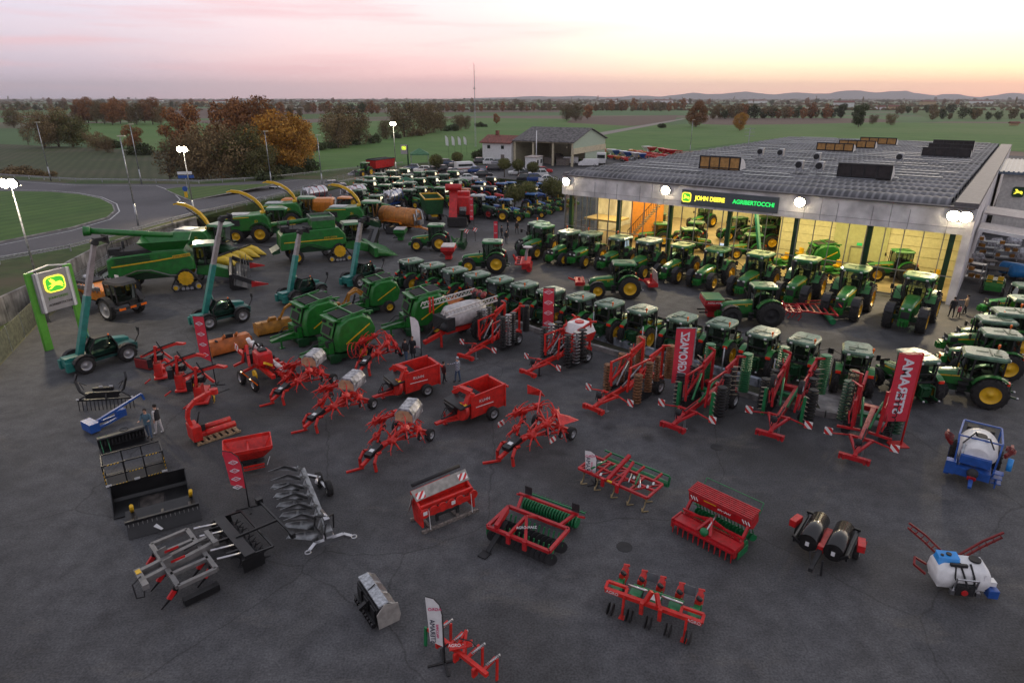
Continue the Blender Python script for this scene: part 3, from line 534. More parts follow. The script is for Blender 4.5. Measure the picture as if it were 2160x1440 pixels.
def clutter_item(kind, p, rz, lb, cat, s=1):
 t = thing(kind, lb, cat, p, rz, 'things stored beside the showroom', s)
 if kind == 'crate':
  b = B(); b.box((0, 0, .45), (1.0, 1.2, .7)); [b.box((0, y, .06), (1.1, .12, .12)) for y in (-.5, 0, .5)]; b.go('box', OWD, t); B().box((0, -.61, .5), (.4, .02, .3)).go('sheet', LBL, t)
 elif kind == 'wrapped_pallet':
  b = B(); b.loft([[(-.6, -.5, .15), (.6, -.5, .15), (.6, .5, .15), (-.6, .5, .15)], [(-.62, -.5, .8), (.6, -.55, .9), (.55, .5, .8), (-.6, .5, .9)], [(-.3, -.3, 1.2), (.4, -.2, 1.15), (.3, .3, 1.25), (-.35, .2, 1.1)]]); b.go('wrapped_goods', mat('clear_wrap', (.45, .45, .47), .2, .2, var=.3, scale=5), t, bev=.05); b = B(); [b.box((0, y, .07), (1.3, .12, .14)) for y in (-.4, 0, .4)]; b.go('pallet', OWD, t)
 elif kind == 'metal_rack':
  b = B(); [b.bar((x, y, 0), (x, y, 1.6), .06) for x in (-.9, .9) for y in (-.4, .4)]; [b.box((0, 0, z), (1.9, .9, .05)) for z in (.3, .9, 1.5)]; b.go('frame', GLV, t); b = B(); [b.box((random.uniform(-.7, .7), random.uniform(-.2, .2), z + .17), (.35, .4, .3)) for z in (.3, .3, .9, .9, 1.5)]; b.go('parts_bin', OCH, t)
 elif kind == 'tank':
  B().cyl((-.8, 0, .75), (.8, 0, .75), .55, n=18).sph((-.8, 0, .75), (.25, .55, .55)).sph((.8, 0, .75), (.25, .55, .55)).go('shell', SKB, t); b = B(); [b.box((x, 0, .12), (.15, 1, .24)) for x in (-.5, .5)]; b.go('cradle', BLM, t)
IT = [('crate', 2095, 492, 'cardboard box under the canopy, left of three'), ('crate', 2118, 494, 'cardboard box under the canopy, middle of three'), ('crate', 2142, 496, 'cardboard box under the canopy, right of three'),
('wrapped_pallet', 2062, 520, 'film wrapped pallet below the cardboard boxes on the left'), ('wrapped_pallet', 2098, 526, 'film wrapped pallet in the middle of the store yard'), ('wrapped_pallet', 2135, 522, 'film wrapped pallet near the right image edge, upper'), ('wrapped_pallet', 2150, 548, 'film wrapped pallet near the right image edge, lower'), ('wrapped_pallet', 2058, 560, 'crumpled film wrapped pallet beside the showroom corner'),
('metal_rack', 2078, 540, 'metal parts rack left in the store yard'), ('metal_rack', 2118, 548, 'metal parts rack right in the store yard'), ('metal_rack', 2045, 590, 'metal parts rack right against the showroom wall'), ('tank', 2132, 584, 'sky blue plastic tank behind the utility vehicle'), ('tank', 2152, 590, 'sky blue plastic tank at the right image edge'), ('crate', 2085, 566, 'weathered wooden crate beside the wrapped pallets')]
for i, (k_, x, y, lb) in enumerate(IT): clutter_item(k_, G(x, y), FA + random.uniform(-25, 25), lb, k_.replace('_', ' '), 1.15)
def gable(par, x0, x1, y0, y1, ze, zr, m, ov=.5, th=.18, name='roof'):
 b = B(); ym = (y0 + y1) / 2; s = (zr - ze) / (ym - y0)
 for sg in (1, -1):
  ya = y0 - ov if sg == 1 else y1 + ov; za = ze - ov * s
  b.loft([[(x, ya, za), (x, ym, zr), (x, ym, zr + th), (x, ya, za + th)] for x in (x0 - ov, x1 + ov)])
 return b.go(name, m, par)
TILE = mat('dark_roof_tiles', (.13, .12, .115), .8, var=.35, scale=1.5); RTILE = mat('red_roof_tiles', (.22, .075, .055), .8, var=.25, scale=2); PALEG = mat('pale_green_render', (.42, .52, .40), .85, var=.1); CRMW = mat('cream_wall', (.58, .52, .36), .85, var=.1)
g0, g1 = G(1208, 352), G(1275, 338)      # gable end base
ga = math.degrees(math.atan2((g1 - g0).y, (g1 - g0).x)); gw = (g1 - g0).length
SHD = thing('open_barn', 'open sided barn with grey tiled roof and pale green gable', 'building', g0, ga)   # local +x along the gable, barn extends to +y
gl = 18; ze, zr = 6.2, 9.2
b = B(); b.prism([(0, 4.6), (gw, 4.6), (gw, ze), (gw / 2, zr), (0, ze)], 0, .3); b.go('gable', PALEG, SHD)
B().box((gw / 2, -.02, 3.9), (gw, .3, 1.5)).go('cream_band', CRMW, SHD); B().box((gw * .68, .15, 1.6), (gw * .62, .25, 3.2)).go('lower_wall', PALEG, SHD)
[B().bar((x, y, 0), (x, y, ze), .5).go('pillar', CRMW, SHD) for x in (.2, gw - .2) for y in (.3, 6, 12, gl - .3)]
B().box((gw - .1, gl / 2, 3), (.3, gl, 6)).box((gw / 2, gl, 3), (gw, .3, 6)).go('wall', CRMW, SHD)
b = B(); [b.box((.3, y, 4.9), (.3, .3, .3)) for y in (2,)]; b.box((.2, gl / 2, ze - .2), (.35, gl, .4)).go('beam', CRMW, SHD)
b = B(); s = (zr - ze) / (gw / 2); ov = .7
for sg in (1, -1):
 xa, za = (-ov, ze - ov * s) if sg == 1 else (gw + ov, ze - ov * s); b.loft([[(xa, y, za + .05), (gw / 2, y, zr + .05), (gw / 2, y, zr + .25), (xa, y, za + .25)] for y in (-.5, gl + .3)])
b.go('roof', TILE, SHD)
b = B(); [b.box((random.uniform(2, gw - 2), random.uniform(3, gl - 3), .8), (random.uniform(1, 2.5), random.uniform(1, 3), 1.6)) for _ in range(9)]; b.go('stored_goods', OWD, SHD)
def at(o, p): M = Matrix.Translation(o.location) @ o.rotation_euler.to_matrix().to_4x4(); return M @ V(p)
HS = thing('farm_house', 'low white house with red tiled roof joined to the barn', 'building', at(SHD, (-.3, gl + .2, 0)), ga)
B().box((3.5, 4.9, 2.8), (8, 9.4, 5.6)).go('wall', WHT, HS)
b = B()
for sg in (1, -1):
 xa = -1.2 if sg == 1 else 8.2; b.loft([[(xa, y, 5.3), (3.5, y, 7.1), (3.5, y, 7.35), (xa, y, 5.55)] for y in (.05, 10.2)])
rf = b.go('roof', RTILE, HS); B().box((3.5, 7, 7.7), (.8, .8, 1.6)).go('chimney', RTILE, rf)
for y in (3, 7.5): wn = B().box((-.53, y, 4.3), (.12, .9, .9)).go('window', GLS, HS)
B().box((-.53, 3, 1.2), (.1, 1.1, 2.3)).go('door', OWD, HS)
KB = thing('white_cabin', 'small white site cabin in front of the barn', 'cabin', G(1126, 354), ga + 8)
B().box((0, 0, 1.4), (5, 3, 2.8)).go('wall', WHT, KB); B().box((0, 0, 2.88), (5.4, 3.4, .16)).go('roof', mat('cabin_roof', (.45, .38, .34), .7), KB)
for x in (-1.2, 1.4): B().box((x, -1.53, 1.6), (1, .1, 1)).go('window', GLS, KB)
def gazebo(p, lb, m, s=1):
 t = thing('gazebo', lb, 'gazebo', p, 10, None, s); b = B(); [b.bar((x, y, 0), (x, y, 2.2), .08) for x in (-1.8, 1.8) for y in (-1.8, 1.8)]; b.go('pole', GLV, t)
 B().loft([[(-2, -2, 2.0), (2, -2, 2.0), (2, 2, 2.0), (-2, 2, 2.0)], [(-1.9, -1.9, 2.3), (1.9, -1.9, 2.3), (1.9, 1.9, 2.3), (-1.9, 1.9, 2.3)], [(-.05, -.05, 3.3), (.05, -.05, 3.3), (.05, .05, 3.3), (-.05, .05, 3.3)]], cap=False).go('cover', m, t)
gazebo(G(886, 347), 'pale green gazebo beside the far round trees', mat('pale_green_cloth', (.07, .19, .09), .8), 1.3); gazebo(G(858, 410), 'dark green folding gazebo behind the silver tankers', mat('dark_green_cloth', (.02, .12, .06), .7))
random.seed(11)
HW = [WHT, mat('ochre_render', (.50, .36, .20), .85), mat('pink_render', (.45, .30, .25), .85)]
FH = [(14, 211, 60, 'w'), (268, 214, 18, 'o'), (425, 219, 26, 'o'), (462, 220, 30, 'w'), (556, 215, 16, 'w'), (652, 216, 34, 'w'), (1055, 212, 24, 'o'), (1170, 214, 28, 'w'), (1400, 217, 46, 'w'), (1452, 218, 20, 'w'), (1885, 232, 20, 'o'), (1858, 232, 18, 'w'), (1780, 226, 40, 'w'), (1600, 218, 44, 'w'), (1960, 222, 30, 'o'), (2070, 219, 40, 'w'), (900, 213, 30, 'w'), (770, 213, 20, 'o'), (330, 216, 26, 'w'), (1290, 215, 30, 'w'), (2140, 265, 14, 'o')]
fhc = ['left', 'left of centre', 'right of centre', 'right']
for i, (x, y, wd, c) in enumerate(FH):
 p = G(x, y); d = p.length; s = wd * .8 * d / FP
 t = thing('farmhouse', '%s walled farmhouse near the horizon, %s from the left of the distant houses' % ('white' if c == 'w' else 'ochre', 'x'), 'house', p, random.uniform(-20, 20), 'distant farmhouses')
 hh = min(9, s * .35); dp = min(14, s * .5)
 B().box((0, dp / 2, hh / 2), (s, dp, hh)).go('wall', HW[0] if c == 'w' else HW[1], t)
 b = B();
 for sg in (1, -1): ya = -.6 if sg == 1 else dp + .6; b.loft([[(xx, ya, hh - .3), (xx, dp / 2, hh + dp * .22), (xx, dp / 2, hh + dp * .22 + .4), (xx, ya, hh + .1)] for xx in (-s / 2 - .6, s / 2 + .6)])
 b.go('roof', RTILE, t); t['x'] = x
for i, t in enumerate(sorted([o for o in sc.objects if 'x' in o.keys()], key=lambda o: o['x'])):
 nm = ORD[i] if i < 20 else 'twenty-first'; t['label'] = t['label'].replace('x from', nm + ' from'); del t['x']
for (x, y, hh) in [(1261, 214, 30), (1721, 214, 26)]:
 p = G(x, y); t = thing('bell_tower', 'slim bell tower on the horizon %s' % ('above the middle of the photo' if x < 1500 else 'above the showroom roof'), 'tower', p); B().box((0, 0, hh / 2), (5, 5, hh)).go('shaft', HW[2], t); B().cyl((0, 0, hh), (0, 0, hh + 8), 3.6, .1, n=4).go('spire', RTILE, t)
def leafmat(name, c1, c2, c3=None):
 m = bpy.data.materials.new(name); m.use_nodes = True; n = m.node_tree.nodes; l = m.node_tree.links; b = n['Principled BSDF']; b.inputs['Roughness'].default_value = .8; b.inputs['Specular IOR Level'].default_value = .2
 at_ = n.new('ShaderNodeNewGeometry'); r = n.new('ShaderNodeValToRGB'); ramp(r, [(0, c1), (.55, c2), (1, c3 or c2)]); l.new(at_.outputs['Random Per Island'], r.inputs[0])
 oi = n.new('ShaderNodeObjectInfo'); mr = n.new('ShaderNodeMapRange'); mr.inputs[3].default_value = .7; mr.inputs[4].default_value = 1.25; l.new(oi.outputs['Random'], mr.inputs[0])
 s = n.new('ShaderNodeVectorMath'); s.operation = 'SCALE'; l.new(r.outputs[0], s.inputs[0]); l.new(mr.outputs[0], s.inputs['Scale']); l.new(s.outputs[0], b.inputs['Base Color']); return m
LRUST = leafmat('rust_leaves', (.17, .075, .035), (.27, .115, .045), (.36, .17, .055)); LORA = leafmat('orange_leaves', (.32, .15, .025), (.52, .25, .04), (.60, .34, .06)); LBRN = leafmat('brown_leaves', (.12, .085, .045), (.19, .135, .065), (.25, .175, .08)); LOLI = leafmat('olive_leaves', (.085, .09, .032), (.15, .145, .05), (.20, .17, .06)); LDRK = leafmat('dark_green_leaves', (.035, .05, .02), (.06, .078, .03), (.085, .095, .04)); LTOP = leafmat('clipped_leaves', (.07, .085, .025), (.12, .125, .04), (.16, .15, .05))
BARK = mat('bark', (.10, .075, .055), .9, var=.3, scale=5)
def crown(bb, rnd, blobs, n, ls):
 tot = sum(r ** 2 for _, r in blobs)
 for c, r in blobs:
  for _ in range(int(n * r * r / tot)):
   d = V((rnd.gauss(0, 1), rnd.gauss(0, 1), rnd.gauss(0, 1))).normalized(); rr = r * (.55 + .5 * rnd.random()); p = V(c) + V((d.x, d.y, d.z * .85)) * rr
   u = V((rnd.gauss(0, 1), rnd.gauss(0, 1), rnd.gauss(0, 1))).normalized(); v_ = u.cross(d + V((.01, 0, 0))).normalized(); a = ls * rnd.uniform(.6, 1.3)
   u = (u + d * .2).normalized() * a; v_ = v_ * a
   bb.add([p - u, p + v_ * .7, p + u, p - v_ * .7], [(0, 1, 2, 3)])
def make_tree(name, seed, h, wd, leaf, n, ls, style='round', base=.22):
 rnd = random.Random(seed); t = thing(name, '', 'tree'); tk = B(); cr = B(); blobs = []
 if style == 'column': spots = [(V((rnd.uniform(-.3, .3) * wd, rnd.uniform(-.3, .3) * wd, h * z)), wd * .5 * (1.1 - abs(z - .5))) for z in (.25, .4, .55, .7, .85)]
 elif style == 'bush': spots = [(V((rnd.uniform(-.5, .5) * wd, rnd.uniform(-.5, .5) * wd, h * rnd.uniform(.25, .6))), wd * rnd.uniform(.25, .38)) for _ in range(6)]
 else:
  spots = []
  for i in range(11 if style == 'round' else 8):
   z = base + .12 + (.80 - base) * (i / 10 if style == 'round' else i / 7); ww = math.sin(math.pi * min(1, (z - base) / (1.12 - base))) * .38 * wd; a = i * 2.4 + rnd.random()
   spots.append((V((math.cos(a) * ww * rnd.uniform(.5, 1.1), math.sin(a) * ww * rnd.uniform(.5, 1.1), h * z)), wd * rnd.uniform(.17, .29)))
 r0 = h * .022 + .05; top = V((0, 0, h * .75)); tk.cyl((0, 0, -.1), (0, 0, h * base * 1.3), r0, r0 * .75, n=8, cap=False); tk.cyl((0, 0, h * base * 1.3), (rnd.uniform(-.3, .3), rnd.uniform(-.3, .3), h * .8), r0 * .75, r0 * .15, n=6, cap=False)
 for c, r in spots:
  z0 = min(c.z * .75, h * .7) * rnd.uniform(.55, .95); a = V((0, 0, z0)); mid = a.lerp(c, .6) + V((0, 0, -r * .15)); tk.cyl(a, mid, r0 * .38, r0 * .2, n=5, cap=False).cyl(mid, c, r0 * .2, .03, n=4, cap=False)
  if style != 'bush':
   for _ in range(6): q = c + V((rnd.gauss(0, 1), rnd.gauss(0, 1), rnd.gauss(.5, 1))).normalized() * r * 1.05; tk.cyl(mid.lerp(c, rnd.random()), q, .05, .015, n=3, cap=False)
  blobs.append((c, r))
 crown(cr, rnd, blobs, n, ls); tk.go('trunk', BARK, t); cr.go('crown', leaf, t); t.location = (0, -300, 0); return t
PT_ = {}
def tree(kind, p, s, lb, grp, seed=[0]):
 seed[0] += 1; rz = (seed[0] * 137.5) % 360
 spec = dict(rust=('autumn_tree', 1, 11, 11, LRUST, 6500, .24), rust2=('autumn_tree', 2, 12, 10, LRUST, 5500, .24), orange=('autumn_tree', 3, 13, 11, LORA, 6500, .24), brown=('brown_tree', 4, 11, 12, LBRN, 4600, .22), brown2=('brown_tree', 5, 9, 10, LBRN, 3600, .22), olive=('olive_tree', 6, 10, 11, LOLI, 5500, .24), dark=('dark_tree', 7, 10, 9, LDRK, 3000, .34),
 bush=('bush', 8, 3, 4, LDRK, 1100, .22, 'bush', .1), bushb=('bush', 9, 3.5, 5, LBRN, 1000, .24, 'bush', .1), sparse=('bare_tree', 10, 11, 8, LBRN, 700, .25), farb=('distant_tree', 11, 12, 12, LBRN, 900, .62), faro=('distant_tree', 12, 12, 11, LOLI, 900, .62), fard=('distant_tree', 13, 12, 12, LDRK, 900, .62), farr=('distant_tree', 14, 13, 10, LRUST, 900, .6), popl=('poplar', 15, 18, 4, LBRN, 380, .8, 'column', .1))[kind]
 if kind not in PT_: PT_[kind] = make_tree(*spec[:7], *(spec[7:] or ('round', .08))); t = PT_[kind]; t['category'] = 'bush' if 'bush' in kind else 'tree'; t.location = p; t.scale = (s, s, s); t['label'] = lb; t['group'] = grp
 else: t = dup(PT_[kind], p, rz, lb, grp, s)
 return t
sz = dict(rust=11, rust2=12, orange=13, brown=11, brown2=9, olive=10, dark=10, bush=3, bushb=3.5, sparse=11)
near_t = [('rust', 395, 322, 14.5, 'round rust brown tree standing alone left of the tall autumn grove'), ('orange', 612, 370, 13.5, 'tallest golden orange tree on the right edge of the autumn grove'), ('orange', 575, 372, 14, 'golden orange tree second from the right edge of the autumn grove'), ('rust2', 545, 345, 16, 'rust red tree at the top of the autumn grove'), ('rust', 500, 335, 16, 'rust brown tree behind the left half of the autumn grove'), ('olive', 520, 385, 10.5, 'yellowish olive tree at the front of the autumn grove'), ('brown', 470, 388, 11.5, 'dull brown tree at the front of the autumn grove beside the road'), ('brown', 430, 385, 10, 'dull brown bushy tree at the left front of the autumn grove'), ('sparse', 360, 385, 8.5, 'nearly bare tree at the left end of the autumn grove'), ('brown2', 400, 380, 8.5, 'low brown tree beside the lit lamp post behind the ring road'), ('olive', 560, 388, 7, 'low yellow green tree at the foot of the golden orange trees'), ('orange', 640, 352, 12, 'golden orange tree leaning out on the far side of the grove'),
('brown', 95, 312, 12, 'broad brown tree at the left of the field edge row'), ('brown', 125, 310, 13, 'tallest brown tree of the field edge row on the left'), ('olive', 155, 310, 11, 'olive brown tree third in the field edge row'), ('brown2', 205, 318, 6, 'small reddish brown tree right of the field edge row'), ('rust2', 285, 322, 8, 'lone orange tree between two unlit lamp posts'), ('brown2', 228, 322, 5, 'small brown tree above the dark bushes'), ('brown', 30, 270, 11, 'dark brown tree at the far left edge'), ('brown2', -20, 268, 10, 'brown tree cut by the left image edge'), ('sparse', 60, 305, 7, 'bare bush like tree near the pale field corner'),
('dark', 1810, 268, 13, 'tall dark round tree on the right beyond the showroom roof'), ('orange', 1560, 276, 9.5, 'round golden tree standing alone above the showroom roof'), ('rust', 1468, 268, 15, 'tall brown red tree left of the lone golden tree'), ('brown', 1215, 256, 13, 'brown tree group above the barn, middle one'), ('brown', 1195, 255, 12, 'brown tree group above the barn, left one'), ('rust2', 1240, 252, 11, 'brown tree group above the barn, right one'), ('rust2', 1047, 262, 6.5, 'small orange tree right of the radio mast'), ('dark', 1773, 250, 12, 'dark tree left of the tall dark round tree'), ('brown2', 1840, 262, 6, 'small round brown tree right of the tall dark round tree'), ('brown2', 1878, 264, 7, 'small brown tree by the ochre houses'), ('dark', 1775, 235, 9, 'dark tree farther out behind the small field')]
for kd, x, y, hh, lb in near_t: tree(kd, G(x, y, -.1), hh / sz[kd], lb, 'trees around the fields')
random.seed(77)
for i in range(11): x = 170 + i * 17; tree(random.choice(['rust2', 'rust', 'brown']), G(x, 262 + random.uniform(-4, 3), -.1), random.uniform(.95, 1.4), 'reddish brown tree in the tree belt behind the left green field', 'tree belt behind the left green field')
for i in range(22):
 u = i / 21; tree(random.choice(['bush', 'bushb', 'bush', 'brown2']), G(660 + u * 360 + random.uniform(-5, 5), 318 - u * 52 + random.uniform(-2, 2), -.1), random.uniform(.55, 1.35) * (1.3 if random.random() < .25 else .9), 'low dark hedgerow bush along the large green meadow', 'hedgerow along the large meadow')
for i in range(9): tree('bush', G(560 + i * 11, 392 - i * 4, -.1), random.uniform(.7, 1.4), 'dark green bush at the foot of the autumn grove', 'bushes at the foot of the autumn grove')
for i in range(6): tree('bushb', G(-30 + i * 26, 392 - i * 3 + random.uniform(-4, 4), -.1), random.uniform(.6, 1.1), 'brown roadside bush at the far left beyond the guardrail', 'roadside bushes at the far left')
for i in range(4): tree('bush', G(222 + i * 9, 312, -.1), random.uniform(.9, 1.2), 'dark bush below the lone orange tree', 'dark bushes below the lone orange tree')
for x in (1392, 1400): tree('bush', G(x, 270, -.1), 1.0, 'dark bush beside the pale field path', 'bushes beside the field path')
tree('bush', G(302, 326, -.1), 1.5, 'dark conical bush right of the lone orange tree', 'trees around the fields')
for i in range(7): tree('bush', G(1008 + i * 7, 336 - i * 1.0), random.uniform(.7, 1.1), 'dark shrub behind the white flags beside the white house', 'shrubs beside the white house')
BELT = [(640, 700, 238, 6, 'br', 1.0), (735, 800, 240, 6, 'dr', 1.0), (850, 1000, 236, 12, 'brd', .9), (1000, 1180, 234, 13, 'br', .9), (1255, 1440, 234, 18, 'brr', 1.15), (1500, 1760, 250, 26, 'bdr', .9), (1880, 2010, 240, 8, 'bd', .8), (1950, 2160, 252, 10, 'bd', .7), (300, 480, 226, 10, 'bd', .8), (470, 640, 246, 12, 'bdr', .9), (0, 170, 232, 12, 'bdo', 1.0), (200, 420, 240, 10, 'bo', .7)]
KM = dict(b='farb', r='farr', d='fard', o='faro')
for x0, x1, y, n_, ks, hs in BELT:
 for i in range(n_): x = x0 + (x1 - x0) * (i + random.random() * .9) / n_; tree(KM[random.choice(ks)], G(x, y + random.uniform(-1.5, 1.5), -.1), random.uniform(.6, 1.15) * hs, 'brownish autumn tree in the tree belts of the middle distance', 'trees in the middle distance belts')
for i in range(95):
 x = -120 + i * 25.5 + random.uniform(-12, 12); y = random.choice([212.5, 214, 216.5, 219, 222]); k_ = random.choice(['farb', 'fard', 'faro', 'popl', 'farb', 'farr'])
 tree(k_, G(x, y, -.1), random.uniform(.8, 1.5) * (1.35 if y < 215 else 1), 'small hazy tree in the tree line along the horizon', 'trees along the horizon')
rnd = random.Random(4); b = B()
for i in range(9000):
 x = rnd.uniform(-250, 2450); y = rnd.choice([209.9, 210.6, 211.4, 212.6, 214.2, 216.5, 221, 226, 233]); p = G(x, y); s = p.y / 700; hh = rnd.random() ** 1.6 * ((5 if y > 220 else 10) if y > 211 else 17); hh *= .35 + abs(math.sin(x * .021 + y)) * .65
 q = p + V((0, 0, hh)); a = rnd.random() * 3; u = V((math.cos(a), math.sin(a) * .3, rnd.uniform(-.2, .2))) * s * rnd.uniform(1.5, 4.5); v_ = V((0, .2, 1)) * min(4, s * 1.5) * rnd.uniform(.6, 1.4)
 b.add([q - u, q - v_, q + u, q + v_], [(0, 1, 2, 3)])
o = b.go('woodland', leafmat('woodland_leaves', (.06, .06, .035), (.12, .095, .05), (.16, .10, .05))); struct(o, 'stuff')
def clipped(p, r, hz, lb):
 t = thing('round_tree', lb, 'tree', p, random.uniform(0, 360), 'clipped round trees in the yard'); b = B(); rn = random.Random(int(r * 1000 + p.x * 7)); crown(b, rn, [(V((0, 0, hz)), r)], 2600, .13); crown(b, rn, [(V((0, 0, hz)), r * .6)], 500, .25)
 B().cyl((0, 0, -.1), (0, 0, hz - r * .3), .12, .09, n=8).go('trunk', BARK, t); b.go('crown', LTOP, t)
for x, y, r, hz, lb in [(921, 366, 1.75, 3.0, 'round clipped tree left of the parked cars'), (965, 357, 1.5, 3.0, 'round clipped tree beside the striped minibus'), (1064, 374, 1.5, 3.0, 'round clipped tree beside the pickup with lit tail lamp'), (1093, 374, 1.4, 2.8, 'round clipped tree just left of the white cabin'), (1124, 380, 1.4, 2.8, 'round clipped tree just right of the white cabin'), (1085, 444, 1.75, 2.8, 'large round clipped tree left of three beside the blue tractors'), (1114, 438, 1.6, 2.9, 'round clipped tree overlapping the large one by the blue tractors'), (1163, 432, 1.9, 3.1, 'large round clipped tree beside the showroom corner'), (1182, 436, 1.6, 2.8, 'round clipped tree half hidden by the showroom corner'), (1018, 680, 1.1, .9, 'low clipped shrub between tractors and the white sprayer')]: clipped(G(x, y), r, hz, lb)
def hedge(pts, w_, h_, lb):
 rn = random.Random(9); b = B()
 for (p, q) in zip(pts, pts[1:]):
  ln = (q - p).length
  for _ in range(int(ln * 170)):
   c = p.lerp(q, rn.random()); d = (q - p).normalized(); s = V((-d.y, d.x, 0)); e = rn.random()
   c = c + s * (rn.uniform(-1, 1) * w_ / 2) + V((0, 0, h_ * (1 if e < .5 else rn.random()))); u = V((rn.gauss(0, 1), rn.gauss(0, 1), rn.gauss(0, 1))).normalized() * .15; v_ = u.cross(V((rn.random(), 1, .3))).normalized() * .12; b.add([c - u, c - v_, c + u, c + v_], [(0, 1, 2, 3)])
 tag(b.go('hedge', LDRK), lb, 'hedge')
hedge([G(1050, 388), G(1110, 394), G(1165, 398)], 1.4, 1.0, 'low dark hedge between the parked cars and the round trees')
hedge([G(1075, 452), G(1120, 447), G(1185, 444)], 1.4, .8, 'low dark hedge under the three large round trees')
def wheel(par, c, R, wd, rim, name='wheel', lugs=True, side=1, turf=False, rr=.56, hub=None):
 "axis along local y; side=+1 means the outer face looks to +y"
 x, y, z = c; b = B(); h = wd / 2; ri = R * rr
 b.lathe([(0, ri), (wd * .03, ri * 1.06), (wd * .02, R * .82), (wd * .1, R * .93), (wd * .25, R * .955), (wd * .75, R * .955), (wd * .9, R * .93), (wd * .98, R * .82), (wd * .97, ri * 1.06), (wd, ri)], (x, y - h, z), (x, y + h, z), 28)
 if lugs:
  n = max(14, int(R * 22));
  for i in range(n):
   for sd in (-1, 1):
    t0 = 2 * math.pi * (i + (.5 if sd > 0 else 0)) / n; t1 = t0 + 1.1 * 2 * math.pi / n
    p = (x + math.cos(t0) * R * .965, y, z + math.sin(t0) * R * .965); q = (x + math.cos(t1) * R * .945, y + sd * h * .97, z + math.sin(t1) * R * .945)
    b.bar(p, q, R * .05, R * .075)
 t = b.go(name, RUB, par)
 o = y + side * h; s = side; r = B()
 r.lathe([(0, ri * 1.03), (wd * .06, ri * .98), (wd * .22, ri * .93), (wd * .3, ri * .7), (wd * .22, ri * .42), (wd * .2, ri * .3), (wd * .08, ri * .27), (wd * .06, .001)], (x, o - s * .01, z), (x, o - s * 1, z), 24)
 for i in range(8): a = i * math.pi / 4; r.cyl((x + math.cos(a) * ri * .36, o - s * wd * .2, z + math.sin(a) * ri * .36), (x + math.cos(a) * ri * .36, o - s * wd * .12, z + math.sin(a) * ri * .36), ri * .035, n=5)
 r.lathe([(0, ri * 1.03), (wd * .25, ri * .9), (wd * .3, .001)], (x, y - s * h + s * .01, z), (x, y - s * h + s * 1, z), 20)
 m = r.go('rim', rim, t); return t
def arc(cx, cz, R, a0, a1, n=8): return [(cx + R * math.cos(math.radians(a0 + (a1 - a0) * i / n)), cz + R * math.sin(math.radians(a0 + (a1 - a0) * i / n))) for i in range(n + 1)]
